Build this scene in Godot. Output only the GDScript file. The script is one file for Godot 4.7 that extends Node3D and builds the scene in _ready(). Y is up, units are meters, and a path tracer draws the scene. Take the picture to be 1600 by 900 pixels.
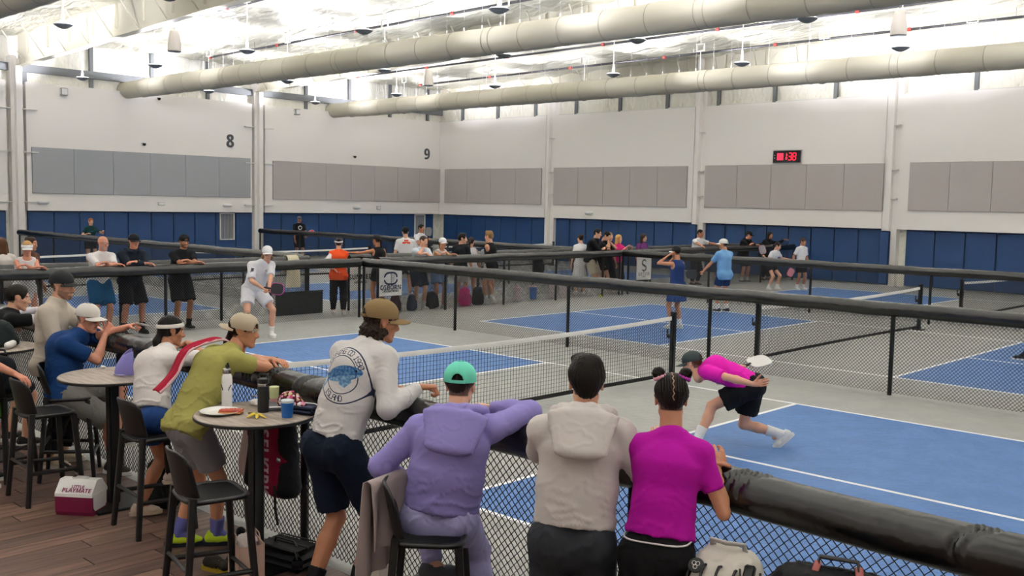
extends Node3D
# An indoor pickleball hall, seen from the spectators' rail. x runs along the side lines, -z away from the rail, y up, metres.

var rng := RandomNumberGenerator.new()
var mats := {}
var used := {}
var nz := FastNoiseLite.new()
var nzf := FastNoiseLite.new()

func V(x: float, y: float, z: float) -> Vector3:
	return Vector3(x, y, z)

func _ready():
	rng.seed = 7
	nz.seed = 3
	nz.frequency = 1.0
	nz.fractal_octaves = 2
	nzf.seed = 9
	nzf.frequency = 1.0
	nzf.fractal_type = FastNoiseLite.FRACTAL_NONE
	# camera
	var cam := Camera3D.new()
	cam.name = "camera"
	cam.position = V(8.164, 2.498, 8.692)
	cam.rotation = V(-0.0848, 0.7573, 0.0206)
	cam.fov = 32.18
	cam.near = 0.05
	cam.far = 120.0
	add_child(cam)
	# environment and exposure
	var we := WorldEnvironment.new()
	we.name = "world"
	var e := Environment.new()
	e.background_mode = Environment.BG_COLOR
	e.background_color = Color(0.02, 0.02, 0.02)
	e.tonemap_mode = Environment.TONE_MAPPER_LINEAR
	e.tonemap_exposure = EXPOSURE
	e.sdfgi_enabled = true
	e.ssao_enabled = true
	e.ssil_enabled = true
	we.environment = e
	add_child(we)
	make_materials()
	# the hanging uplights that light the hall, row by row
	var t0 := Time.get_ticks_msec()
	lights()
	shell()
	ceiling_things()
	wall_things()
	courts()
	fences()
	print("setting ", Time.get_ticks_msec() - t0)
	make_templates()
	print("templates ", Time.get_ticks_msec() - t0)
	furniture()
	near_people()
	print("near ", Time.get_ticks_msec() - t0)
	far_people()
	print("far ", Time.get_ticks_msec() - t0)
	small_things()
	print("all ", Time.get_ticks_msec() - t0)

const EXPOSURE := 1.45
const LAMP := 30.0
const XW := -27.9      # left wall
const ZW := -24.2      # back wall
const XE := 17.0
const ZE := 14.0
const ROOF := 7.86     # underside of the roof at the left wall
const RAIL := 1.17     # centre of the padded rails

# ---------------------------------------------------------------- mesh builder
class MB:
	var v := PackedVector3Array()
	var t := PackedInt32Array()
	var uv := PackedVector2Array()
	var col := PackedColorArray()

	func quad(a: Vector3, b: Vector3, c: Vector3, d: Vector3) -> void:
		var n := v.size()
		v.append_array(PackedVector3Array([a, b, c, d]))
		t.append_array(PackedInt32Array([n, n + 1, n + 2, n, n + 2, n + 3]))

	func box(c: Vector3, s: Vector3, b := Basis.IDENTITY, r := 0.0) -> void:
		var h := s * 0.5
		var n := v.size()
		if r <= 0.0:
			for ax in 3:
				for sg in [-1.0, 1.0]:
					var e := Vector3.ZERO
					e[ax] = sg * h[ax]
					var p := Vector3.ZERO
					p[(ax + 1) % 3] = h[(ax + 1) % 3] * sg
					var q := Vector3.ZERO
					q[(ax + 2) % 3] = h[(ax + 2) % 3]
					quad(c + b * (e - p - q), c + b * (e + p - q), c + b * (e + p + q), c + b * (e - p + q))
			return
		r = minf(r, minf(h.x, minf(h.y, h.z)) * 0.99)
		for i in 8:
			var sg := Vector3(1.0 if i & 1 else -1.0, 1.0 if i & 2 else -1.0, 1.0 if i & 4 else -1.0)
			for ax in 3:
				var p := sg * (h - Vector3(r, r, r))
				p[ax] = sg[ax] * h[ax]
				v.append(c + b * p)
		for ax in 3:
			var o1 := (ax + 1) % 3
			var o2 := (ax + 2) % 3
			var b1 := 1 << o1
			var b2 := 1 << o2
			for sg in 2:
				var base := sg << ax
				var ids := [base, base | b1, base | b1 | b2, base | b2]
				if sg == 0:
					ids.reverse()
				_fan([n + ids[0] * 3 + ax, n + ids[1] * 3 + ax, n + ids[2] * 3 + ax, n + ids[3] * 3 + ax])
			# the edges that run along ax
			for k in 4:
				var cor := (b1 if k & 1 else 0) | (b2 if k & 2 else 0)
				var a0 := n + cor * 3
				var a1 := n + (cor | (1 << ax)) * 3
				var l := [a0 + o1, a0 + o2, a1 + o2, a1 + o1]
				if k == 0 or k == 3:
					l.reverse()
				_fan(l)
		for i in 8:
			var odd := ((i & 1) + ((i >> 1) & 1) + ((i >> 2) & 1)) & 1
			var l := [n + i * 3, n + i * 3 + 1, n + i * 3 + 2]
			if odd == 0:
				l.reverse()
			t.append_array(PackedInt32Array(l))

	func _fan(l: Array) -> void:
		for k in range(1, l.size() - 1):
			t.append_array(PackedInt32Array([l[0], l[k], l[k + 1]]))

	# swept tube; rads is a float or one per point; sq flattens across the second axis
	func tube(pts: Array, rads, seg := 8, caps := true, sq := 1.0, hint := Vector3.UP) -> void:
		var n0 := v.size()
		var m := pts.size()
		var side := Vector3.ZERO
		for i in m:
			var d: Vector3 = (pts[mini(i + 1, m - 1)] - pts[maxi(i - 1, 0)]).normalized()
			if i == 0:
				side = d.cross(hint)
				if side.length() < 0.05:
					side = d.cross(Vector3.RIGHT)
			side = (side - d * side.dot(d)).normalized()
			var up := side.cross(d)
			var r: float = rads[i] if rads is Array else rads
			for k in seg:
				var a := TAU * k / seg
				v.append(pts[i] + side * (cos(a) * r) + up * (sin(a) * r * sq))
		for i in m - 1:
			for k in seg:
				var a := n0 + i * seg + k
				var b := n0 + i * seg + (k + 1) % seg
				t.append_array(PackedInt32Array([a, a + seg, b, b, a + seg, b + seg]))
		if caps:
			for e in [0, m - 1]:
				var s := v.size()
				for k in seg:
					v.append(v[n0 + e * seg + k])
				for k in range(1, seg - 1):
					t.append_array(PackedInt32Array([s, s + k, s + k + 1] if e == 0 else [s, s + k + 1, s + k]))

	func bar(a: Vector3, b: Vector3, r: float, seg := 6) -> void:
		tube([a, b], r, seg)

	# profile of (radius, height) from bottom to top, turned about the local y axis
	func lathe(prof: Array, seg := 24, xf := Transform3D.IDENTITY) -> void:
		var n := v.size()
		for p in prof:
			for k in seg:
				var a := TAU * k / seg
				v.append(xf * Vector3(cos(a) * p.x, p.y, sin(a) * p.x))
		for i in prof.size() - 1:
			for k in seg:
				var a := n + i * seg + k
				var b := n + i * seg + (k + 1) % seg
				t.append_array(PackedInt32Array([a, a + seg, b, b, a + seg, b + seg]))

	func disc(c: Vector3, r: float, seg := 24, up := true) -> void:
		var n := v.size()
		v.append(c)
		for k in seg:
			v.append(c + Vector3(cos(TAU * k / seg) * r, 0, sin(TAU * k / seg) * r))
		for k in seg:
			var a := n + 1 + k
			var b := n + 1 + (k + 1) % seg
			t.append_array(PackedInt32Array([n, b, a] if up else [n, a, b]))

	# polygon in the local xy plane, pushed along local z
	func extrude(poly: PackedVector2Array, depth: float, xf := Transform3D.IDENTITY) -> void:
		if Geometry2D.is_polygon_clockwise(poly):
			poly.reverse()
		var tri := Geometry2D.triangulate_polygon(poly)
		for s in [0, 1]:
			var n := v.size()
			for p in poly:
				v.append(xf * Vector3(p.x, p.y, depth * s))
			for i in range(0, tri.size(), 3):
				var q := [n + tri[i], n + tri[i + 1], n + tri[i + 2]]
				var ccw := (poly[tri[i + 1]] - poly[tri[i]]).cross(poly[tri[i + 2]] - poly[tri[i]]) > 0.0
				if ccw != (s == 1):
					q.reverse()
				t.append_array(PackedInt32Array(q))
		for i in poly.size():
			var p := poly[i]
			var q := poly[(i + 1) % poly.size()]
			quad(xf * Vector3(p.x, p.y, 0), xf * Vector3(q.x, q.y, 0), xf * Vector3(q.x, q.y, depth), xf * Vector3(p.x, p.y, depth))

	# a bent sheet: f(u, w) on a grid, with thickness th
	func sheet(nu: int, nw: int, f: Callable, th := 0.0) -> void:
		var n := v.size()
		var front := PackedVector3Array()
		for j in nw + 1:
			for i in nu + 1:
				front.append(f.call(float(i) / nu, float(j) / nw))
		v.append_array(front)
		var w := nu + 1
		for j in nw:
			for i in nu:
				var a := n + j * w + i
				t.append_array(PackedInt32Array([a, a + 1, a + w + 1, a, a + w + 1, a + w]))
		if th > 0.0:
			var m := v.size()
			for j in nw + 1:
				for i in nu + 1:
					var du := front[j * w + mini(i + 1, nu)] - front[j * w + maxi(i - 1, 0)]
					var dw := front[mini(j + 1, nw) * w + i] - front[maxi(j - 1, 0) * w + i]
					v.append(front[j * w + i] - du.cross(dw).normalized() * th)
			for j in nw:
				for i in nu:
					var a := m + j * w + i
					t.append_array(PackedInt32Array([a, a + w + 1, a + 1, a, a + w, a + w + 1]))
			for j in nw:
				for i in [0, nu]:
					var a: int = j * w + i
					var q := [n + a, n + a + w, m + a + w, m + a]
					if i == nu:
						q.reverse()
					_fan(q)
			for i in nu:
				for j in [0, nw]:
					var a: int = j * w + i
					var q := [n + a, m + a, m + a + 1, n + a + 1]
					if j == nw:
						q.reverse()
					_fan(q)

	func add(o, xf := Transform3D.IDENTITY, c := Color(0, 0, 0, 0)) -> void:
		var n := v.size()
		for p in o.v:
			v.append(xf * p)
		var flip := xf.basis.determinant() < 0.0
		for i in range(0, o.t.size(), 3):
			if flip:
				t.append_array(PackedInt32Array([n + o.t[i], n + o.t[i + 2], n + o.t[i + 1]]))
			else:
				t.append_array(PackedInt32Array([n + o.t[i], n + o.t[i + 1], n + o.t[i + 2]]))
		if c.a > 0.0:
			for k in o.v.size():
				col.append(c)

	func normals() -> PackedVector3Array:
		var nn := PackedVector3Array()
		nn.resize(v.size())
		for i in range(0, t.size(), 3):
			var a := t[i]
			var b := t[i + 1]
			var c := t[i + 2]
			var n := (v[b] - v[a]).cross(v[c] - v[a])
			nn[a] += n
			nn[b] += n
			nn[c] += n
		for i in nn.size():
			nn[i] = nn[i].normalized() if nn[i].length_squared() > 1e-20 else Vector3.UP
		return nn

	func mesh() -> ArrayMesh:
		var arr := []
		arr.resize(Mesh.ARRAY_MAX)
		arr[Mesh.ARRAY_VERTEX] = v
		arr[Mesh.ARRAY_NORMAL] = normals()
		if uv.size() == v.size() and uv.size() > 0:
			arr[Mesh.ARRAY_TEX_UV] = uv
		if col.size() == v.size() and col.size() > 0:
			arr[Mesh.ARRAY_COLOR] = col
		var ix := t.duplicate()
		ix.reverse()   # Godot's front faces run clockwise
		arr[Mesh.ARRAY_INDEX] = ix
		var m := ArrayMesh.new()
		m.add_surface_from_arrays(Mesh.PRIMITIVE_TRIANGLES, arr)
		return m

# ---------------------------------------------------------------- naming and tagging
func numbered(called: String) -> String:
	var k: int = used.get(called, 0)
	used[called] = k + 1
	return called if k == 0 else "%s_%03d" % [called, k]

func part(called: String, mb, mat: Material, parent: Node, at := Transform3D.IDENTITY) -> MeshInstance3D:
	var o := MeshInstance3D.new()
	o.name = called
	o.mesh = mb.mesh() if mb is MB else mb
	o.material_override = mat
	o.transform = at
	parent.add_child(o, true)
	return o

func tag(o: Node, label: String, category: String, group := "", kind := "") -> Node:
	if label:
		o.set_meta("label", label)
	if category:
		o.set_meta("category", category)
	if group:
		o.set_meta("group", group)
	if kind:
		o.set_meta("kind", kind)
	return o

func thing(called: String, label: String, category: String, at := Vector3.ZERO, turn := 0.0, group := "") -> Node3D:
	var o := Node3D.new()
	o.name = numbered(called)
	o.position = at
	o.rotation.y = turn
	add_child(o)
	tag(o, label, category, group)
	return o

func single(called: String, mb, mat: Material, label: String, category: String, at := Vector3.ZERO, turn := 0.0, group := "") -> MeshInstance3D:
	var o := part(numbered(called), mb, mat, self)
	o.position = at
	o.rotation.y = turn
	tag(o, label, category, group)
	return o

var trims := 4

func trim() -> String:
	trims += 1
	return "trim_%d" % trims

func struct(called: String, mb, mat: Material, label := "") -> MeshInstance3D:
	var o := part(called, mb, mat, self)
	o.set_meta("kind", "structure")
	if label:
		o.set_meta("label", label)
	return o

func dup(src: Node3D, at: Vector3, turn: float, label: String, group := "") -> Node3D:
	var o: Node3D = src.duplicate()
	o.name = numbered(String(src.name).rstrip("0123456789").rstrip("_"))
	add_child(o)
	o.position = at
	o.rotation.y = turn
	o.set_meta("label", label)
	if group:
		o.set_meta("group", group)
	return o

func letters(txt: String, size: float, depth := 0.004, bold := true) -> TextMesh:
	var tm := TextMesh.new()
	var f := SystemFont.new()
	f.font_names = PackedStringArray(["Droid Sans"])
	f.font_weight = 700 if bold else 400
	tm.font = f
	tm.text = txt
	tm.font_size = 64
	tm.pixel_size = size / 46.0
	tm.depth = depth
	return tm

# ---------------------------------------------------------------- materials
func mat(key: String, c: Color, rough := 0.7, metal := 0.0) -> StandardMaterial3D:
	if mats.has(key):
		return mats[key]
	var m := StandardMaterial3D.new()
	m.resource_name = key
	m.albedo_color = c
	m.roughness = rough
	m.metallic = metal
	mats[key] = m
	return m

func H(s: String) -> Color:
	return Color.html(s)

func noise_tex(freq: float, ramp: Array, sx := 1, size := 256, oct := 3, normal := false, bump := 4.0) -> NoiseTexture2D:
	var n := FastNoiseLite.new()
	n.seed = 11 + sx
	n.frequency = freq
	n.fractal_octaves = oct
	var tx := NoiseTexture2D.new()
	tx.width = size
	tx.height = size
	tx.seamless = true
	tx.noise = n
	if normal:
		tx.as_normal_map = true
		tx.bump_strength = bump
	elif ramp.size():
		var g := Gradient.new()
		g.offsets = PackedFloat32Array([0.25, 0.75])
		g.colors = PackedColorArray([ramp[0], ramp[1]])
		tx.color_ramp = g
	return tx

func triplanar(m: StandardMaterial3D, scale: Vector3, world := true) -> void:
	m.uv1_triplanar = true
	m.uv1_world_triplanar = world
	m.uv1_scale = scale

var weave: NoiseTexture2D
var grain: NoiseTexture2D

func cloth(c: Color, rough := 0.9) -> StandardMaterial3D:
	var key := "cloth " + c.to_html() + str(rough)
	if mats.has(key):
		return mats[key]
	var m := mat(key, c, rough)
	m.rim_enabled = true
	m.rim = 0.15
	m.rim_tint = 0.6
	m.metallic_specular = 0.3
	return m

func make_materials() -> void:
	grain = noise_tex(0.09, [], 1, 256, 4, true, 3.0)
	weave = noise_tex(0.35, [], 2, 256, 2, true, 2.0)
	var m := mat("court_grey", Color.WHITE, 0.62)
	m.albedo_texture = noise_tex(0.012, [H("979895"), H("9d9e9a")], 3, 512, 5)
	m.normal_enabled = true
	m.normal_texture = grain
	m.normal_scale = 0.25
	triplanar(m, V(0.35, 0.35, 0.35))
	m = mat("court_blue", Color.WHITE, 0.6)
	m.albedo_texture = noise_tex(0.012, [H("466fa8"), H("4d77b2")], 4, 512, 5)
	m.normal_enabled = true
	m.normal_texture = grain
	m.normal_scale = 0.25
	triplanar(m, V(0.35, 0.35, 0.35))
	mat("line", H("eceef0"), 0.6)
	for i in 4:
		m = mat("plank%d" % i, Color.WHITE, 0.42)
		m.albedo_texture = noise_tex(0.02, [[H("5d453b"), H("7d6052")], [H("553f37"), H("6f554a")], [H("634b40"), H("8a6c5c")], [H("4f3c36"), H("6a5248")]][i], 5 + i, 256, 4)
		triplanar(m, V(3.0, 1, 0.25))
	m = mat("drywall", H("efebe6"), 0.85)
	m.normal_enabled = true
	m.normal_texture = grain
	m.normal_scale = 0.12
	triplanar(m, V(1, 1, 1))
	m = mat("insulation", H("eceade"), 0.45)
	m.normal_enabled = true
	m.normal_texture = noise_tex(0.02, [], 9, 512, 3, true, 12.0)
	m.normal_scale = 0.8
	triplanar(m, V(0.4, 0.12, 0.4))
	m = mat("ceiling_film", H("d8d6c4"), 0.35)
	m.normal_enabled = true
	m.normal_texture = noise_tex(0.016, [], 10, 512, 3, true, 14.0)
	m.normal_scale = 1.0
	triplanar(m, V(0.12, 0.3, 0.45))
	mat("steel_cream", H("cfcbb8"), 0.55)
	mat("steel_white", H("dcdcd6"), 0.5)
	mat("girt", H("6c7072"), 0.55, 0.1)
	mat("duct", H("a9a594"), 0.62)
	mat("duct_seam", H("8f8c7d"), 0.6)
	m = mat("pad_blue", H("1d4272"), 0.5)
	m.normal_enabled = true
	m.normal_texture = grain
	m.normal_scale = 0.1
	triplanar(m, V(0.6, 0.6, 0.6))
	mat("panel_grey", H("9fa2a5"), 0.95)
	mat("panel_taupe", H("b3aca9"), 0.95)
	m = mat("vinyl_black", H("0c0e10"), 0.27)
	m.metallic_specular = 0.6
	m.normal_enabled = true
	m.normal_texture = noise_tex(0.02, [], 12, 256, 3, true, 5.0)
	m.normal_scale = 0.35
	triplanar(m, V(1.5, 1.5, 1.5))
	mat("wire_black", H("08090b"), 0.5)
	mat("post_black", H("0e1012"), 0.4)
	mat("plastic_black", H("111214"), 0.42)
	mat("plastic_grey", H("1d1e20"), 0.4)
	mat("net_black", H("15171a"), 0.8)
	mat("tape_white", H("e6e6e2"), 0.75)
	mat("white", H("e8e8e6"), 0.5)
	mat("white_gloss", H("eeeeec"), 0.25)
	mat("black", H("111214"), 0.5)
	mat("chrome", H("c9c9c9"), 0.2, 1.0)
	mat("numeral", H("44464a"), 0.6)
	mat("lamp_dish", H("6f7478"), 0.5, 0.2)
	mat("pipe", H("2a2a2c"), 0.5)
	mat("red_fitting", H("b23b2e"), 0.5)
	m = mat("tabletop", Color.WHITE, 0.4)
	m.albedo_texture = noise_tex(0.012, [H("8d8176"), H("aea296")], 14, 256, 4)
	triplanar(m, V(0.8, 1, 6.0))
	m = mat("skin", Color.WHITE, 0.55)
	m.vertex_color_use_as_albedo = true
	m.subsurf_scatter_enabled = true
	m.subsurf_scatter_strength = 0.06
	m = mat("vcol", Color.WHITE, 0.8)
	m.vertex_color_use_as_albedo = true

# ---------------------------------------------------------------- distance fields meshed as surface nets
class Field:
	var bones := []
	var cuts := []       # [normal, offset]: keeps dot(p, n) < offset, applied at the end
	var k := 0.03

	# capsule with an elliptical section: radii (ra, qa) at a and (rb, qb) at b, the first along side
	func cap(a: Vector3, b: Vector3, ra: float, rb: float, qa := -1.0, qb := -1.0, side := Vector3.RIGHT, flat := 0, sub := false) -> void:
		bones.append([a, b, ra, rb, ra if qa < 0 else qa, rb if qb < 0 else qb, side, flat, sub])

	func ball(c: Vector3, r: Vector3, sub := false) -> void:
		# an ellipsoid with its axes along x, y, z: a capsule of no length whose section is x by z, y by the axis
		bones.append([c, c, r.x, r.y, r.z, -2.0, Vector3.RIGHT, 0, sub])

	# cuts away what has been added so far beyond dot(p, n) = off
	func cut(n: Vector3, at: Vector3) -> void:
		bones.append([n, n.dot(at)])

	func build(cell: float) -> MB:
		var lo := Vector3(1e9, 1e9, 1e9)
		var hi := -lo
		for b in bones:
			if b.size() < 3 or b[8]:
				continue
			var r: float = maxf(maxf(b[2], b[3]), maxf(b[4], b[5]))
			for p in [b[0], b[1]]:
				lo = lo.min(p - Vector3(r, r, r))
				hi = hi.max(p + Vector3(r, r, r))
		lo -= Vector3.ONE * (cell * 2.6 + k * 0.3)
		hi += Vector3.ONE * (cell * 2.6 + k * 0.3)
		var nx := int((hi.x - lo.x) / cell) + 2
		var ny := int((hi.y - lo.y) / cell) + 2
		var nzz := int((hi.z - lo.z) / cell) + 2
		var f := PackedFloat32Array()
		f.resize(nx * ny * nzz)
		f.fill(1.0)
		for b in bones:
			if b.size() > 2:
				_splat(f, b, lo, cell, nx, ny, nzz)
			else:
				_cut(f, b, lo, cell, nx, ny, nzz)
		for c in cuts:
			_cut(f, c, lo, cell, nx, ny, nzz)
		return _nets(f, lo, cell, nx, ny, nzz)

	func _cut(f: PackedFloat32Array, c: Array, lo: Vector3, cell: float, nx: int, ny: int, nzz: int) -> void:
		var n: Vector3 = c[0]
		var idx := 0
		for z in nzz:
			for y in ny:
				var d: float = n.y * (lo.y + y * cell) + n.z * (lo.z + z * cell) + n.x * lo.x - c[1]
				var dx := n.x * cell
				for x in nx:
					if d > f[idx]:
						f[idx] = d
					d += dx
					idx += 1

	func _splat(f: PackedFloat32Array, b: Array, lo: Vector3, cell: float, nx: int, ny: int, nzz: int) -> void:
		var A: Vector3 = b[0]
		var B: Vector3 = b[1]
		var ra: float = b[2]
		var rb: float = b[3]
		var qa: float = b[4]
		var qb: float = b[5]
		var ell: bool = qb < -1.0
		var flat: int = b[7]
		var sub: bool = b[8]
		var d := B - A
		var L := d.length()
		d = d / L if L > 1e-5 else Vector3.UP
		var S: Vector3 = b[6]
		S = S - d * S.dot(d)
		S = S.normalized() if S.length() > 1e-4 else d.cross(Vector3(0.3, 0.2, 0.9)).normalized()
		var D := d.cross(S)
		var r := maxf(maxf(ra, rb), maxf(qa, qb)) + cell * 2.5 + k
		var l := A.min(B) - Vector3(r, r, r)
		var h := A.max(B) + Vector3(r, r, r)
		var x0 := maxi(0, int((l.x - lo.x) / cell))
		var y0 := maxi(0, int((l.y - lo.y) / cell))
		var z0 := maxi(0, int((l.z - lo.z) / cell))
		var x1 := mini(nx - 1, int((h.x - lo.x) / cell) + 1)
		var y1 := mini(ny - 1, int((h.y - lo.y) / cell) + 1)
		var z1 := mini(nzz - 1, int((h.z - lo.z) / cell) + 1)
		var da := cell * d.x
		var ds := cell * S.x
		var dq := cell * D.x
		var invL := 1.0 / L if L > 1e-5 else 0.0
		var K := k
		var same: bool = absf(ra - rb) < 1e-5 and absf(qa - qb) < 1e-5
		var ry := rb
		if ell:
			rb = ra
			qb = qa
		for z in range(z0, z1 + 1):
			for y in range(y0, y1 + 1):
				var p := Vector3(lo.x + x0 * cell, lo.y + y * cell, lo.z + z * cell) - A
				var a := p.dot(d)
				var s := p.dot(S)
				var q := p.dot(D)
				var idx := (z * ny + y) * nx + x0
				for x in range(x0, x1 + 1):
					var t := clampf(a * invL, 0.0, 1.0)
					var ov := a - t * L
					var wx := ra + (rb - ra) * t
					var wz := qa + (qb - qa) * t
					var m := wx if wx < wz else wz
					var dist: float
					if ell:
						m = minf(m, ry)
						dist = (sqrt(s * s / (wx * wx) + q * q / (wz * wz) + a * a / (ry * ry)) - 1.0) * m
					elif flat:
						# flat ends are planes; an end that is not flat stays round
						if (ov > 0.0 and not flat & 2) or (ov < 0.0 and not flat & 1):
							dist = (sqrt(s * s / (wx * wx) + q * q / (wz * wz) + ov * ov / (m * m)) - 1.0) * m
						else:
							dist = (sqrt(s * s / (wx * wx) + q * q / (wz * wz)) - 1.0) * m
						if flat & 2:
							dist = maxf(dist, a - L)
						if flat & 1:
							dist = maxf(dist, -a)
					else:
						dist = (sqrt(s * s / (wx * wx) + q * q / (wz * wz) + ov * ov / (m * m)) - 1.0) * m
					var g := f[idx]
					if sub:
						dist = -dist
						if dist > g - K:
							var hh := maxf(K - absf(g - dist), 0.0) / K
							f[idx] = maxf(g, dist) + hh * hh * K * 0.25
					elif dist < g + K:
						var hh := maxf(K - absf(g - dist), 0.0) / K
						f[idx] = minf(g, dist) - hh * hh * K * 0.25
					a += da
					s += ds
					q += dq
					idx += 1

	func _nets(f: PackedFloat32Array, lo: Vector3, cell: float, nx: int, ny: int, nzz: int) -> MB:
		var mb := MB.new()
		var id := PackedInt32Array()
		id.resize(f.size())
		id.fill(-1)
		var sy := nx
		var sz := nx * ny
		var far := cell * 2.0
		var vv := PackedVector3Array()
		var tt := PackedInt32Array()
		for z in nzz - 1:
			for y in ny - 1:
				var i := (z * ny + y) * nx
				for x in nx - 1:
					var a := f[i]
					if a > far or a < -far:
						i += 1
						continue
					var b := f[i + 1]
					var c := f[i + sy]
					var d := f[i + sy + 1]
					var e := f[i + sz]
					var g := f[i + sz + 1]
					var h := f[i + sz + sy]
					var j := f[i + sz + sy + 1]
					var neg := int(a < 0) + int(b < 0) + int(c < 0) + int(d < 0) + int(e < 0) + int(g < 0) + int(h < 0) + int(j < 0)
					if neg == 0 or neg == 8:
						i += 1
						continue
					var p := Vector3.ZERO
					var n := 0
					if (a < 0) != (b < 0):
						p += Vector3(a / (a - b), 0, 0)
						n += 1
					if (c < 0) != (d < 0):
						p += Vector3(c / (c - d), 1, 0)
						n += 1
					if (e < 0) != (g < 0):
						p += Vector3(e / (e - g), 0, 1)
						n += 1
					if (h < 0) != (j < 0):
						p += Vector3(h / (h - j), 1, 1)
						n += 1
					if (a < 0) != (c < 0):
						p += Vector3(0, a / (a - c), 0)
						n += 1
					if (b < 0) != (d < 0):
						p += Vector3(1, b / (b - d), 0)
						n += 1
					if (e < 0) != (h < 0):
						p += Vector3(0, e / (e - h), 1)
						n += 1
					if (g < 0) != (j < 0):
						p += Vector3(1, g / (g - j), 1)
						n += 1
					if (a < 0) != (e < 0):
						p += Vector3(0, 0, a / (a - e))
						n += 1
					if (b < 0) != (g < 0):
						p += Vector3(1, 0, b / (b - g))
						n += 1
					if (c < 0) != (h < 0):
						p += Vector3(0, 1, c / (c - h))
						n += 1
					if (d < 0) != (j < 0):
						p += Vector3(1, 1, d / (d - j))
						n += 1
					id[i] = vv.size()
					vv.append(lo + (Vector3(x, y, z) + p / n) * cell)
					# quads round the three edges that leave the cell's first corner
					var q0 := id[i]
					if x > 0 and y > 0 and (a < 0) != (e < 0):
						_quad(tt, id[i - 1 - sy], id[i - sy], q0, id[i - 1], a < 0)
					if y > 0 and z > 0 and (a < 0) != (b < 0):
						_quad(tt, id[i - sy - sz], id[i - sz], q0, id[i - sy], a < 0)
					if x > 0 and z > 0 and (a < 0) != (c < 0):
						_quad(tt, id[i - 1 - sz], id[i - 1], q0, id[i - sz], a < 0)
					i += 1
		mb.v = vv
		mb.t = tt
		return mb

	func _quad(tt: PackedInt32Array, a: int, b: int, c: int, d: int, fwd: bool) -> void:
		if a < 0 or b < 0 or c < 0 or d < 0:
			return
		if fwd:
			tt.append_array(PackedInt32Array([a, b, c, a, c, d]))
		else:
			tt.append_array(PackedInt32Array([a, c, b, a, d, c]))

# folds: push the vertices of a cloth along their normals; above "from" (along up) they fade
func wrinkle(mb: MB, amp: float, scale: Vector3, off: float, from := Vector3.ZERO, up := Vector3.ZERO) -> void:
	var nn := mb.normals()
	for i in mb.v.size():
		var p := mb.v[i]
		var q := p * scale + Vector3(off, off * 0.7, -off)
		var w := nz.get_noise_3dv(q + Vector3.ONE * (nzf.get_noise_3dv(p * 3.0) * 0.6))
		var ridge := maxf(0.0, 1.0 - absf(w) * 5.0)
		var m := 1.0
		if up != Vector3.ZERO:
			m = 0.30 + 0.70 * smoothstep(0.36, 0.05, (p - from).dot(up))
		mb.v[i] = p + nn[i] * (amp * m * (ridge * ridge * 1.3 + nzf.get_noise_3dv(q * 0.8) * 0.7 - 0.1))

# ---------------------------------------------------------------- templates in head space (origin between the ears, face to +z) and hand space
var T := {}

func make_head(cell: float) -> MB:
	var f := Field.new()
	f.k = 0.014
	f.ball(V(0, 0.035, -0.014), V(0.075, 0.088, 0.096))
	f.ball(V(0, -0.035, 0.026), V(0.057, 0.078, 0.064))
	f.cap(V(-0.044, -0.062, 0.002), V(-0.014, -0.102, 0.066), 0.016, 0.015)
	f.cap(V(0.044, -0.062, 0.002), V(0.014, -0.102, 0.066), 0.016, 0.015)
	f.cap(V(-0.010, -0.102, 0.070), V(0.010, -0.102, 0.070), 0.0155, 0.0155)
	f.cap(V(-0.036, 0.030, 0.072), V(0.036, 0.030, 0.072), 0.0125, 0.0125)
	for s in [-1.0, 1.0]:
		f.ball(V(0.044 * s, -0.018, 0.058), V(0.020, 0.018, 0.020))
		f.ball(V(0.032 * s, 0.006, 0.099), V(0.017, 0.013, 0.017), true)
	f.k = 0.007
	f.cap(V(0, 0.022, 0.084), V(0, -0.028, 0.108), 0.0085, 0.0125)
	for s in [-1.0, 1.0]:
		f.ball(V(0.012 * s, -0.033, 0.098), V(0.0085, 0.0075, 0.0095))
		f.ball(V(0.032 * s, 0.006, 0.077), V(0.0125, 0.0125, 0.0125))
		f.cap(V(0.086 * s, 0.026, -0.014), V(0.077 * s, -0.026, 0.002), 0.0075, 0.0065, 0.022, 0.013)
		f.ball(V(0.091 * s, 0.004, 0.000), V(0.004, 0.015, 0.009), true)
	f.cap(V(-0.017, -0.059, 0.086), V(0.017, -0.059, 0.086), 0.006, 0.006)
	f.cap(V(-0.013, -0.070, 0.086), V(0.013, -0.070, 0.086), 0.007, 0.007)
	f.k = 0.003
	f.cap(V(-0.022, -0.0645, 0.0965), V(0.022, -0.0645, 0.0965), 0.003, 0.003, -1, -1, Vector3.RIGHT, 0, true)
	f.k = 0.02
	f.cap(V(0, -0.05, -0.022), V(0, -0.15, -0.036), 0.055, 0.057)
	return f.build(cell)

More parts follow.
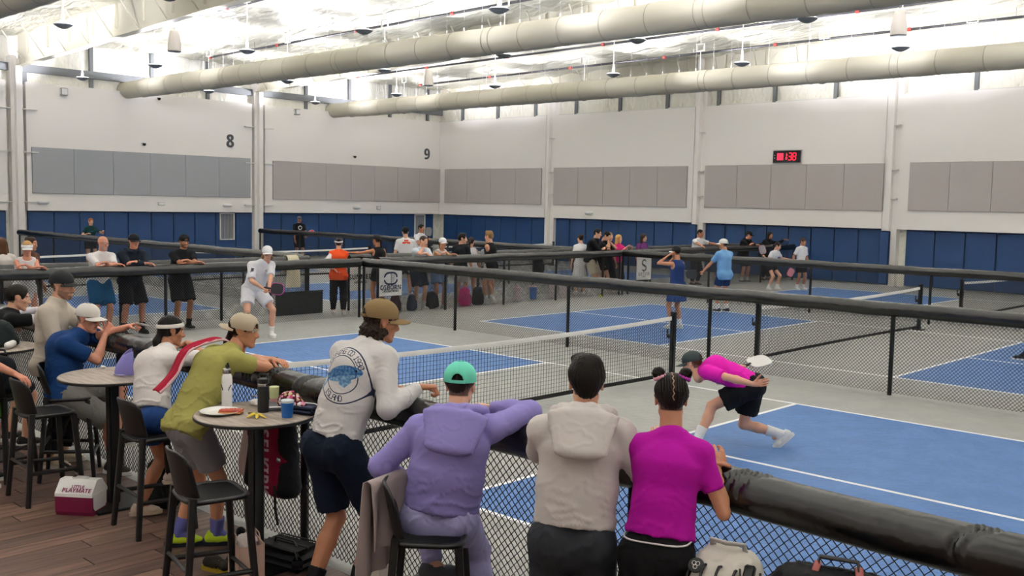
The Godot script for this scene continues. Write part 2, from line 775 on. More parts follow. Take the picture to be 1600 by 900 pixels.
# which part of the face a point of the head belongs to: 0 skin, 1 lips, 2 white of the eye, 3 iris, 4 brow, 5 beard, 6 scalp, 7 reddened
func face_code(p: Vector3) -> int:
	var e := Vector3(absf(p.x), p.y, p.z)
	if e.distance_to(V(0.032, 0.006, 0.0895)) < 0.0068:
		return 3
	if e.distance_to(V(0.032, 0.006, 0.079)) < 0.0155 and p.z > 0.083 and absf(p.y - 0.006) < 0.0055:
		return 2
	if p.y > 0.024 and p.y < 0.035 and e.x > 0.012 and e.x < 0.052 and p.z > 0.06:
		return 4
	if absf(p.y + 0.0645) < 0.0085 - e.x * 0.2 and e.x < 0.021 and p.z > 0.084:
		return 1
	if p.y > 0.095 - maxf(0.0, p.z) * 0.35 or (p.z < -0.03 and p.y > -0.05) or (p.z < 0.03 and p.y > 0.045):
		return 6
	if p.y < -0.035 and p.y > -0.125 and p.z > -0.005 and (p.y < -0.08 or e.x > 0.03 or p.y > -0.055):
		if p.y < -0.045 or p.z < 0.04:
			return 5
	return 0

func make_hand(c1: float, c2: float, c3: float, spread: float, thumb: float, cell: float) -> MB:
	var f := Field.new()
	f.k = 0.008
	f.cap(V(0, 0, -0.012), V(0, 0, 0.03), 0.027, 0.034, 0.021, 0.017, Vector3.RIGHT)
	f.cap(V(0.003, 0, 0.03), V(0, 0.001, 0.082), 0.034, 0.040, 0.017, 0.0125, Vector3.RIGHT)
	f.ball(V(0.026, -0.008, 0.035), V(0.016, 0.014, 0.026))
	f.k = 0.004
	var xs := [0.029, 0.0095, -0.0105, -0.029]
	var ls := [0.074, 0.083, 0.077, 0.060]
	var zs := [0.090, 0.094, 0.090, 0.082]
	for i in 4:
		var p := V(xs[i], 0.001, zs[i] - 0.012)
		var ang := 0.0
		var dirx: float = xs[i] * spread
		var cs := [c1, c2, c3]
		var part_l := [0.47, 0.30, 0.23]
		var r := [0.0092, 0.0086, 0.0078, 0.0066]
		if i == 3:
			r = [0.0082, 0.0076, 0.0069, 0.0060]
		for j in 3:
			ang += cs[j] * (1.0 + 0.06 * i)
			var d := V(dirx, -sin(ang), cos(ang)).normalized()
			var l: float = ls[i] * part_l[j] + (0.012 if j == 0 else 0.0)
			f.cap(p, p + d * l, r[j], r[j + 1])
			p += d * l
	var q := V(0.026, -0.006, 0.030)
	var a := thumb
	for j in 3:
		var d := V(cos(a) * 0.85, -0.30 - 0.10 * j, sin(a)).normalized()
		var l: float = [0.036, 0.032, 0.026][j]
		f.cap(q, q + d * l, [0.0125, 0.0105, 0.0095][j], [0.0105, 0.0095, 0.0075][j])
		q += d * l
		a += 0.22
	return f.build(cell)

func make_hair(style: String, cell: float, capped := false) -> MB:
	var f := Field.new()
	f.k = 0.02
	var th := 0.010
	if style == "buzz":
		th = 0.004
	elif style == "quiff":
		th = 0.013
	if capped:
		th = 0.002
	f.ball(V(0, 0.035, -0.015), V(0.078 + th, 0.090 + th, 0.098 + th))
	if style == "quiff":
		f.ball(V(0.02, 0.118, 0.03), V(0.055, 0.026, 0.05))
		f.ball(V(-0.01, 0.10, -0.04), V(0.06, 0.045, 0.06))
		f.ball(V(0, 0.0, -0.07), V(0.066, 0.07, 0.05))
	if style == "curls":
		for k in 16:
			var a := -2.9 + 2.2 * k / 15.0
			a = PI * 0.5 + (k - 7.5) / 7.5 * 1.75 + PI
			f.ball(V(cos(a) * 0.076, -0.052 - 0.020 * (k % 3), sin(a) * 0.085 - 0.01), V(0.024, 0.028, 0.024))
	# the face and what hangs below are cut away
	f.k = 0.012
	f.ball(V(0, -0.052, 0.105), V(0.072, 0.128, 0.105), true)
	if style == "part":
		f.k = 0.004
		f.cap(V(0, 0.14, 0.06), V(0, 0.05, -0.13), 0.004, 0.004, -1, -1, Vector3.RIGHT, 0, true)
	for s in [-1.0, 1.0]:
		f.ball(V(0.09 * s, -0.006, 0.0), V(0.028, 0.040, 0.030), true)
	f.k = 0.02
	if style == "long":
		for s in [-1.0, 1.0]:
			f.cap(V(0.07 * s, 0.03, -0.02), V(0.085 * s, -0.16, -0.02), 0.030, 0.038)
		f.cap(V(0, 0.03, -0.075), V(0, -0.21, -0.075), 0.075, 0.085, 0.035, 0.03)
	elif style == "pony":
		f.cap(V(0, 0.04, -0.105), V(0, -0.02, -0.145), 0.022, 0.026)
		f.cap(V(0, -0.02, -0.145), V(0, -0.20, -0.125), 0.028, 0.014)
	elif style == "lowpony":
		f.cap(V(0, -0.03, -0.085), V(0, -0.10, -0.105), 0.030, 0.034)
		f.cap(V(0, -0.10, -0.105), V(0.01, -0.21, -0.10), 0.036, 0.018)
	elif style == "bun":
		f.ball(V(0, 0.075, -0.115), V(0.04, 0.04, 0.035))
	if style in ["short", "buzz", "quiff"]:
		f.cuts = [[V(0, -0.9, -0.43).normalized(), 0.092]]
	elif style == "part" or style == "pony":
		pass
	if style in ["part", "bun"]:
		f.cuts = [[V(0, -0.9, -0.43).normalized(), 0.10]]
	var mb := f.build(cell)
	if style in ["short", "buzz", "quiff", "part", "bun", "pony"]:
		for i in mb.v.size():
			var p := mb.v[i]
			var n := clampf((0.035 - p.y) / 0.09, 0.0, 1.0)
			if p.z > -0.11:
				mb.v[i] = V(p.x * (1.0 - 0.22 * n), p.y, p.z)
	var nn := mb.normals()
	for i in mb.v.size():
		var p := mb.v[i]
		var a := atan2(p.x, -p.z) * 9.0
		var w := nzf.get_noise_3d(a * 2.2, p.y * 9.0, p.z * 12.0)
		var am := 0.0035
		if style == "curls":
			am = 0.009
			w = nzf.get_noise_3dv(p * 55.0)
		mb.v[i] = p + nn[i] * (w * am)
	return mb

func make_shoe(cell: float) -> MB:
	# ankle joint above the origin at y 0.085, toes to +z
	var f := Field.new()
	f.k = 0.03
	f.cap(V(0, 0.050, -0.048), V(0, 0.050, 0.02), 0.034, 0.040, 0.034, 0.036)
	f.cap(V(0, 0.052, 0.02), V(0, 0.042, 0.10), 0.042, 0.046, 0.036, 0.026)
	f.cap(V(0, 0.042, 0.10), V(0.004, 0.036, 0.150), 0.046, 0.034, 0.026, 0.020)
	f.cap(V(0, 0.055, -0.030), V(0, 0.098, -0.022), 0.034, 0.037, 0.042, 0.040, Vector3.RIGHT, 2)
	f.cuts = [[V(0, -1, 0), -0.020]]
	return f.build(cell)

func make_sole(cell: float) -> MB:
	var mb := MB.new()
	var poly := PackedVector2Array()
	for k in 28:
		var a := TAU * k / 28
		var z := cos(a) * 0.143
		var w := 0.041 + 0.011 * smoothstep(-0.05, 0.09, z)
		poly.append(Vector2(signf(sin(a)) * pow(absf(sin(a)), 0.75) * w, -(z + 0.045)))
	mb.extrude(poly, 0.030, Transform3D(Basis(V(1, 0, 0), V(0, 0, -1), V(0, 1, 0)), V(0, 0.0, 0)))
	return mb

func make_cap_crown() -> MB:
	# a fabric crown with the arched opening at the back (-z)
	var mb := MB.new()
	var nu := 40
	var nw := 10
	mb.sheet(nu, nw, func(u, w):
		var a: float = TAU * u - PI * 0.5
		var ph: float = (1.0 - w) * PI * 0.5
		var bulge: float = 1.0 + 0.05 * sin(w * PI)
		var seam: float = 1.0 - 0.012 * pow(absf(cos(a * 3.0)), 12.0) * (1.0 - w)
		var low := 0.0
		var back := absf(wrapf(a + PI * 0.5, -PI, PI))
		var base := 0.026 if back > 0.44 else 0.026 + 0.052 * sqrt(maxf(0.0, 1.0 - pow(back / 0.44, 2)))
		var y := base + (0.134 - base) * sin(w * PI * 0.5)
		var r := sqrt(maxf(0.0, 1.0 - pow(clampf((y - 0.03) / 0.107, 0.0, 1.0), 2.3)))
		return V(cos(a) * 0.087 * r * bulge * seam, y, sin(a) * 0.109 * r * bulge * seam - 0.010), 0.003)
	return mb

func make_cap_brim() -> MB:
	var mb := MB.new()
	mb.sheet(18, 6, func(u, w):
		var a: float = PI * (0.12 + 0.76 * u)
		var r0 := V(cos(a) * 0.087, 0.030, sin(a) * 0.108 - 0.010)
		var out := 0.088 * pow(sin((a - PI * 0.12) / 0.76), 0.55) if u > 0.0 and u < 1.0 else 0.0
		var p: Vector3 = r0 + V(cos(a) * 0.25, 0, 0.97).normalized() * (out * w)
		p.y -= w * 0.016 + pow(p.x / 0.09, 2) * 0.020
		return p, 0.004)
	return mb

func make_band(y0: float, y1: float, grow: float) -> MB:
	var mb := MB.new()
	mb.sheet(36, 3, func(u, w):
		var a: float = TAU * u - PI * 0.5
		var y: float = lerpf(y0, y1, w) + sin(a) * 0.012
		var r := sqrt(maxf(0.05, 1.0 - pow((y - 0.03) / 0.112, 2.0)))
		var puff := grow + 0.003 * sin(w * PI)
		return V(cos(a) * (0.087 * r + puff), y, sin(a) * (0.108 * r + puff) - 0.014), 0.003)
	return mb

func make_templates() -> void:
	T.head_hi = make_head(0.0036)
	T.head_lo = make_head(0.0075)
	for r in ["hi", "lo"]:
		var codes := PackedByteArray()
		for p in T["head_" + r].v:
			codes.append(face_code(p))
		T["code_" + r] = codes
	for r in ["hi", "lo"]:
		var c := 0.0036 if r == "hi" else 0.0062
		T["relax_" + r] = make_hand(0.35, 0.45, 0.3, 0.8, 0.95, c)
		T["flat_" + r] = make_hand(0.12, 0.14, 0.10, 1.6, 0.75, c)
		T["grip_" + r] = make_hand(1.05, 1.35, 0.8, 0.2, 0.55, c)
	T.shoe_hi = make_shoe(0.008)
	T.shoe_lo = make_shoe(0.013)
	T.sole = make_sole(0.01)
	T.crown = make_cap_crown()
	T.brim = make_cap_brim()

func hair_tpl(style: String, r: String, capped: bool) -> MB:
	var key := "hair_" + style + r + str(capped)
	if not T.has(key):
		T[key] = make_hair(style, 0.0058 if r == "hi" else 0.011, capped)
	return T[key]

# ---------------------------------------------------------------- people
func dirv(deg: float) -> Vector3:
	return V(sin(deg_to_rad(deg)), 0, cos(deg_to_rad(deg)))

func two_bone(a: Vector3, goal: Vector3, l1: float, l2: float, pole: Vector3) -> Array:
	var d := goal - a
	var L := clampf(d.length(), absf(l1 - l2) + 0.01, (l1 + l2) * 0.998)
	var u := d.normalized()
	var x := (l1 * l1 - l2 * l2 + L * L) / (2.0 * L)
	var h := sqrt(maxf(0.0, l1 * l1 - x * x))
	var p := (pole - a)
	p = p - u * p.dot(u)
	p = p.normalized() if p.length() > 1e-4 else Vector3.BACK
	return [a + u * x + p * h, a + u * L]

# every joint of the figure, from the few that the pose gives
func joints(o: Dictionary) -> Dictionary:
	var h: float = o.get("h", 1.75)
	var s := h / 1.75
	var fem: bool = o.get("f", false)
	var base: Vector3 = o.at
	var yaw: float = o.get("yaw", 0.0)
	var F := dirv(yaw)
	var j := {}
	j.s = s
	j.fem = fem
	j.F = F
	var pel: Vector3 = o.get("pel", base + V(0, 0.945 * s, 0))
	var neck: Vector3 = o.get("neck", pel + (Vector3.UP * 0.52 * cos(deg_to_rad(o.get("lean", 3.0))) + F * 0.52 * sin(deg_to_rad(o.get("lean", 3.0)))) * s)
	var SF := dirv(o.get("sy", yaw))
	var up := (neck - pel).normalized()
	var shr := SF.cross(Vector3.UP).normalized()
	shr = (shr + Vector3.UP * o.get("roll", 0.0)).normalized()
	var hipr := dirv(o.get("hy", yaw)).cross(Vector3.UP).normalized()
	var sw: float = (0.150 if fem else 0.174) * s * o.get("w", 1.0)
	var hw := 0.092 * s
	j.pel = pel
	j.neck = neck
	j.up = up
	j.shr = shr
	j.hipr = hipr
	j.SF = Vector3.UP.cross(shr).normalized()
	j.back = (-(j.SF - up * j.SF.dot(up))).normalized()
	var hunch: float = o.get("hunch", 0.012)
	j.waist = pel.lerp(neck, 0.40) + j.back * hunch
	j.chest = pel.lerp(neck, 0.73) + j.back * hunch * 1.3
	var shb: Vector3 = neck - up * 0.075 * s + j.back * (hunch * 0.6)
	j.SR = shb + shr * sw
	j.SL = shb - shr * sw
	if o.has("sr"):
		j.SR += o.sr
	if o.has("sl"):
		j.SL += o.sl
	var ua := 0.295 * s
	var fa := 0.255 * s
	var th := 0.44 * s
	var sn := 0.415 * s
	j.HR = pel + hipr * hw - up * 0.03 * s
	j.HL = pel - hipr * hw - up * 0.03 * s
	var rest := -0.52 * s
	var wr: Vector3 = o.get("rh", j.SR + V(0, rest, 0) + shr * 0.10 + F * 0.07)
	var wl: Vector3 = o.get("lh", j.SL + V(0, rest, 0) - shr * 0.10 + F * 0.07)
	var er: Array = two_bone(j.SR, wr, ua, fa, o.get("re", j.SR + shr * 0.5 - F * 0.6 - Vector3.UP * 0.5))
	var el: Array = two_bone(j.SL, wl, ua, fa, o.get("le", j.SL - shr * 0.5 - F * 0.6 - Vector3.UP * 0.5))
	j.ER = er[0]
	j.WR = er[1]
	j.EL = el[0]
	j.WL = el[1]
	var ft: float = o.get("feet", 0.115) * s
	var ar: Vector3 = o.get("rf", V(base.x, 0.085 * s, base.z) + hipr * ft - F * 0.02)
	var al: Vector3 = o.get("lf", V(base.x, 0.085 * s, base.z) - hipr * ft + F * 0.03)
	var kr: Array = two_bone(j.HR, ar, th, sn, o.get("rk", (j.HR + ar) * 0.5 + F * 1.0 + hipr * 0.1))
	var kl: Array = two_bone(j.HL, al, th, sn, o.get("lk", (j.HL + al) * 0.5 + F * 1.0 - hipr * 0.1))
	j.KR = kr[0]
	j.AR = kr[1]
	j.KL = kl[0]
	j.AL = kl[1]
	j.TR = dirv(o.get("rt", yaw - 8.0))
	j.TL = dirv(o.get("lt", yaw + 8.0))
	var hp := deg_to_rad(o.get("hp", 4.0))
	var HFd := dirv(o.get("hyaw", yaw))
	j.HF = (HFd * cos(hp) - Vector3.UP * sin(hp)).normalized()
	var hr := HFd.cross(Vector3.UP)
	j.HU = (hr.cross(j.HF) + hr * o.get("tilt", 0.0)).normalized()
	j.head = o.get("head", neck + (up * 0.5 + Vector3.UP * 0.5).normalized() * 0.155 * s + HFd * 0.025 + V(0, 0.012, 0))
	return j

func head_xf(j: Dictionary, o: Dictionary) -> Transform3D:
	var z: Vector3 = j.HF
	var y: Vector3 = (j.HU - z * j.HU.dot(z)).normalized()
	var k: float = lerpf(1.0, j.s, 0.6) * (0.96 if j.fem else 1.0)
	return Transform3D(Basis(y.cross(z), y, z).scaled_local(Vector3.ONE * k), j.head)

func limb_hand(j: Dictionary, o: Dictionary, left: bool) -> Transform3D:
	var w: Vector3 = j.WL if left else j.WR
	var e: Vector3 = j.EL if left else j.ER
	var z: Vector3 = o.get("ld" if left else "rd", (w - e).normalized())
	z = z.normalized()
	var side: Vector3 = j.shr if left else -j.shr
	var palm: Vector3 = o.get("lp" if left else "rp", side if z.y < -0.6 else Vector3.DOWN)
	var y := -(palm - z * palm.dot(z)).normalized()
	var x := y.cross(z)
	var k: float = lerpf(1.0, j.s, 0.7) * (0.92 if j.fem else 1.0)
	if left:
		x = -x
	return Transform3D(Basis(x, y, z).scaled_local(Vector3.ONE * k), w + z * 0.012)

func skin_of(key: String) -> Color:
	return H({"fair": "d9a488", "pink": "d2937a", "tan": "b67c5d", "warm": "c48a6a", "brown": "8a5a43", "dark": "6b4433"}[key]).srgb_to_linear()

func body_mesh(j: Dictionary, o: Dictionary, res: String) -> MB:
	var s: float = j.s
	var b: float = o.get("w", 1.0)
	var fem: bool = j.fem
	var a := 0.84 if fem else 1.0
	var f := Field.new()
	f.k = 0.018
	var up: Vector3 = j.up
	f.cap(j.pel - up * 0.05 * s, j.waist, 0.158 * s * b, (0.122 if fem else 0.138) * s * b, 0.108 * s * b, 0.092 * s * b, j.hipr)
	f.cap(j.waist, j.chest, (0.122 if fem else 0.138) * s * b, 0.152 * s * b, 0.092 * s * b, 0.108 * s * b, j.shr)
	f.cap(j.chest, j.neck - up * 0.03, 0.152 * s * b, 0.085 * s, 0.108 * s * b, 0.060 * s, j.shr)
	f.cap(j.SL, j.SR, 0.050 * s * a, 0.050 * s * a)
	for q in [j.SL, j.SR]:
		f.cap(j.neck + up * 0.005, q + up * 0.01, 0.040 * s * a, 0.042 * s * a)
	f.cap(j.neck - up * 0.04, j.head - j.HU * 0.06 - j.HF * 0.02, 0.056 * s * (0.9 if fem else 1.05), 0.052 * s * (0.9 if fem else 1.05))
	for side in ["L", "R"]:
		var sh: Vector3 = j["S" + side]
		var e: Vector3 = j["E" + side]
		var w: Vector3 = j["W" + side]
		var m := e.lerp(w, 0.28)
		f.cap(sh, sh.lerp(e, 0.45), 0.051 * s * a, 0.047 * s * a)
		f.cap(sh.lerp(e, 0.45), e, 0.047 * s * a, 0.037 * s * a)
		f.cap(e, m, 0.037 * s * a, 0.041 * s * a)
		f.cap(m, w, 0.041 * s * a, 0.026 * s * a)
		var hp: Vector3 = j["H" + side]
		var kn: Vector3 = j["K" + side]
		var an: Vector3 = j["A" + side]
		var cf: Vector3 = kn.lerp(an, 0.32) - j.F * 0.012
		f.cap(hp, kn, 0.088 * s * b, 0.054 * s)
		f.ball(hp + j.back * 0.045 * s - up * 0.02, V(0.085, 0.085, 0.075) * s * b)
		f.cap(kn, cf, 0.053 * s, 0.055 * s)
		f.cap(cf, an, 0.055 * s, 0.036 * s)
		var to: Vector3 = j["T" + side]
		f.cap(an, an + to * 0.09 * s - V(0, 0.045, 0) * s, 0.035 * s, 0.022 * s)
	var mb := f.build(0.0135 if res == "hi" else 0.021)
	var skin := skin_of(o.get("skin", "fair"))
	var hairc: Color = H(o.get("hc", "2a211c")).srgb_to_linear()
	for i in mb.v.size():
		mb.col.append(skin)
	var hx := head_xf(j, o)
	mb.add(T["head_" + res], hx)
	var codes: PackedByteArray = T["code_" + res]
	var beard: bool = o.get("beard", false)
	var lips := skin.lerp(H("a3504c").srgb_to_linear(), 0.55)
	var hst: String = o.get("hair", "short")
	for c in codes:
		match c:
			1: mb.col.append(lips)
			2: mb.col.append(H("e6e2dc").srgb_to_linear())
			3: mb.col.append(H("241a14").srgb_to_linear())
			4: mb.col.append(skin.lerp(hairc, 0.75))
			5: mb.col.append(skin.lerp(hairc, 0.6) if beard else skin)
			6: mb.col.append(skin.lerp(hairc, 0.85) if hst != "bald" else skin)
			_: mb.col.append(skin)
	mb.add(T[o.get("rg", "relax") + "_" + res], limb_hand(j, o, false), skin * Color(0.97, 0.9, 0.88))
	mb.add(T[o.get("lg", "relax") + "_" + res], limb_hand(j, o, true), skin * Color(0.97, 0.9, 0.88))
	return mb

func top_mesh(j: Dictionary, o: Dictionary, c: Dictionary, res: String) -> MB:
	var s: float = j.s
	var b: float = o.get("w", 1.0)
	var fem: bool = j.fem
	var ez: float = c.get("ease", 0.018)
	var up: Vector3 = j.up
	var f := Field.new()
	f.k = c.get("k", 0.03)
	var hem: float = c.get("hem", 0.10)
	var hips: float = (0.166 if fem else 0.160) * s * b + ez
	var wa: float = (0.128 if fem else 0.146) * s * b + ez * c.get("waist", 1.3)
	var fl: float = c.get("flare", 0.0)
	f.cap(j.pel - up * (hem + 0.05), j.waist, hips + fl, wa, 0.112 * s * b + ez + fl, 0.098 * s * b + ez * 1.1, j.hipr)
	if hem > 0.03:
		for hp in [j.HL, j.HR]:
			f.ball(hp + j.back * 0.042 * s - up * 0.01, V(0.099, 0.10, 0.090) * s * b + V(ez, ez, ez))
	f.cap(j.waist, j.chest, wa, 0.155 * s * b + ez, 0.098 * s * b + ez * 1.1, 0.110 * s * b + ez, j.shr)
	f.cut(-up, j.pel - up * hem)
	var sl: float = c.get("sl", 0.55)
	f.cap(j.chest, j.neck - up * 0.03, 0.155 * s * b + ez, 0.088 * s, 0.110 * s * b + ez, 0.066 * s + ez, j.shr)
	f.cap(j.SL, j.SR, 0.050 * s + ez * 0.6, 0.050 * s + ez * 0.6)
	for q in [j.SL, j.SR]:
		f.cap(j.neck - up * 0.005, q + up * 0.012, 0.044 * s + ez * 0.5, 0.045 * s + ez * 0.6)
	if sl <= 0.0:
		f.k = 0.01
		for q in [[j.SL, -1.0], [j.SR, 1.0]]:
			f.ball(q[0] + j.shr * q[1] * 0.035 - up * 0.03, V(0.085, 0.10, 0.085) * s, true)
		f.ball(j.neck + j.SF * 0.03 + up * 0.045, V(0.088, 0.085, 0.088) * s, true)
		f.k = 0.03
	else:
		f.cap(j.neck - up * 0.05, j.neck + up * c.get("collar", 0.005) + j.SF * 0.01, 0.075 * s, 0.064 * s, -1, -1, j.shr, 2)
	if fem:
		for q in [-0.07, 0.07]:
			f.ball(j.chest + j.shr * q * s + j.SF * (0.085 * s + ez * 0.6) - up * 0.02, V(0.058, 0.058, 0.052) * s)
	var r0: float = 0.053 * s * (0.9 if fem else 1.0) + ez * 0.7
	var lf: float = c.get("loose", 0.012)
	if sl > 0.0:
		for side in ["L", "R"]:
			var sh: Vector3 = j["S" + side]
			var e: Vector3 = j["E" + side]
			var w: Vector3 = j["W" + side]
			if sl <= 1.0:
				f.cap(sh, sh.lerp(e, sl), r0, 0.047 * s * (0.88 if fem else 1.0) + lf, -1, -1, Vector3.RIGHT, 2)
			else:
				f.cap(sh, e, r0, 0.044 * s + lf * 0.9)
				f.cap(e, e.lerp(w, 0.5 * minf(1.0, sl - 1.0)), 0.044 * s + lf * 0.9, 0.042 * s + lf * 0.8)
				f.cap(e.lerp(w, 0.5 * minf(1.0, sl - 1.0)), e.lerp(w, sl - 1.0), 0.042 * s + lf * 0.8, 0.031 * s + lf * 0.5, -1, -1, Vector3.RIGHT, 2)
	var cell: float = c.get("cell", 0.0125 if res == "hi" else 0.021)
	var mb := f.build(cell)
	wrinkle(mb, c.get("fold", 0.006 if res == "hi" else 0.004), c.get("fs", V(3.0, 8.5, 3.0)), o.at.x * 1.7 + o.at.z, j.pel, up)
	return mb

# the hood lies folded on the upper back, open round the neck
func hood_mesh(j: Dictionary, o: Dictionary, c: Dictionary, res: String) -> MB:
	var n: Vector3 = j.neck
	var up: Vector3 = j.up
	var s: float = j.s * c.get("hoodsize", 1.0)
	var f := Field.new()
	f.k = 0.03
	for k in 9:
		var a0 := (k / 9.0 - 0.5) * 5.2
		var a1 := ((k + 1) / 9.0 - 0.5) * 5.2
		var p0: Vector3 = n + j.back * (cos(a0) * 0.088 - 0.005) * s + j.shr * (sin(a0) * 0.100 * s) + up * (0.020 + 0.025 * cos(a0))
		var p1: Vector3 = n + j.back * (cos(a1) * 0.088 - 0.005) * s + j.shr * (sin(a1) * 0.100 * s) + up * (0.020 + 0.025 * cos(a1))
		f.cap(p0, p1, 0.030, 0.030)
	f.cap(n + j.back * 0.100 * s + up * 0.01, n + j.back * 0.150 * s - up * 0.115 * s, 0.128 * s, 0.095 * s, 0.040, 0.036, j.shr)
	f.k = 0.015
	f.cap(n - up * 0.02 + j.back * 0.01, n + up * 0.20 + j.back * 0.01, 0.066, 0.085, 0.062, 0.080, j.shr, 0, true)
	var mb := f.build(0.010 if res == "hi" else 0.02)
	wrinkle(mb, 0.002, V(5, 9, 5), o.at.x)
	return mb

func bottom_mesh(j: Dictionary, o: Dictionary, c: Dictionary, res: String) -> MB:
	var s: float = j.s
	var b: float = o.get("w", 1.0)
	var up: Vector3 = j.up
	var f := Field.new()
	f.k = 0.035
	var ez: float = c.get("ease", 0.014)
	var len: float = c.get("len", 0.7)
	var flare: float = c.get("flare", 0.03)
	f.cap(j.pel + up * c.get("rise", 0.085) * s, j.pel - up * 0.05 * s, (0.118 if j.fem else 0.134) * s * b + ez * 0.4, 0.158 * s * b + ez, 0.088 * s * b + ez * 0.4, 0.108 * s * b + ez, j.hipr, 1)
	if c.type == "skirt":
		var dn: Vector3 = c.get("down", (-up * 0.25 - Vector3.UP * 0.75)).normalized()
		f.cap(j.pel - up * 0.02, j.pel + dn * len, 0.160 * s * b + ez, 0.200 * s * b + flare, 0.118 * s * b + ez, 0.150 * s * b + flare, j.hipr, 2)
		if c.get("stride", false):
			for side in ["L", "R"]:
				var hp0: Vector3 = j["H" + side]
				f.cap(hp0, hp0.lerp(j["K" + side], 0.62), 0.11 * s, 0.115 * s, -1, -1, Vector3.RIGHT, 2)
	for side in ["L", "R"]:
		var hp: Vector3 = j["H" + side]
		var kn: Vector3 = j["K" + side]
		var an: Vector3 = j["A" + side]
		f.ball(hp + j.back * 0.044 * s - up * 0.01, V(0.088, 0.088, 0.080) * s * b + V(ez, ez, ez) * 0.8)
		if c.type == "skirt":
			continue
		if len <= 1.0:
			f.cap(hp, hp.lerp(kn, len), 0.098 * s * b + ez, lerpf(0.092, 0.062, len) * s * b + flare, -1, -1, Vector3.RIGHT, 2)
		else:
			f.cap(hp, kn, 0.095 * s * b + ez, 0.062 * s + flare)
			var cf: Vector3 = kn.lerp(an, 0.35) - j.F * 0.01
			f.cap(kn, cf, 0.062 * s + flare, 0.058 * s + flare)
			f.cap(cf, kn.lerp(an, len - 1.0), 0.058 * s + flare, c.get("cuff", 0.045) * s + flare * 0.5, -1, -1, Vector3.RIGHT, 2)
	var mb := f.build(0.0125 if res == "hi" else 0.021)
	if c.type == "skirt":
		var n := mb.normals()
		for i in mb.v.size():
			var p: Vector3 = mb.v[i] - j.pel
			var drop := clampf(-p.y / len, 0.0, 1.0)
			mb.v[i] += V(n[i].x, 0, n[i].z) * (0.013 * drop * sin(atan2(p.x, p.z) * 15.0))
	wrinkle(mb, c.get("fold", 0.006 if res == "hi" else 0.004), V(6, 4, 6), o.at.x * 2.3)
	return mb

func shoe_xf(j: Dictionary, side: String, o: Dictionary) -> Transform3D:
	var an: Vector3 = j["A" + side]
	var z: Vector3 = j["T" + side]
	var pitch: float = o.get("lpitch" if side == "L" else "rpitch", 0.0)
	z = (z * cos(deg_to_rad(pitch)) - Vector3.UP * sin(deg_to_rad(pitch))).normalized()
	var x := Vector3.UP.cross(z).normalized()
	var y := z.cross(x)
	var k: float = j.s * (0.92 if j.fem else 1.0)
	return Transform3D(Basis(x, y, z).scaled_local(Vector3.ONE * k), an - y * 0.085 * k)

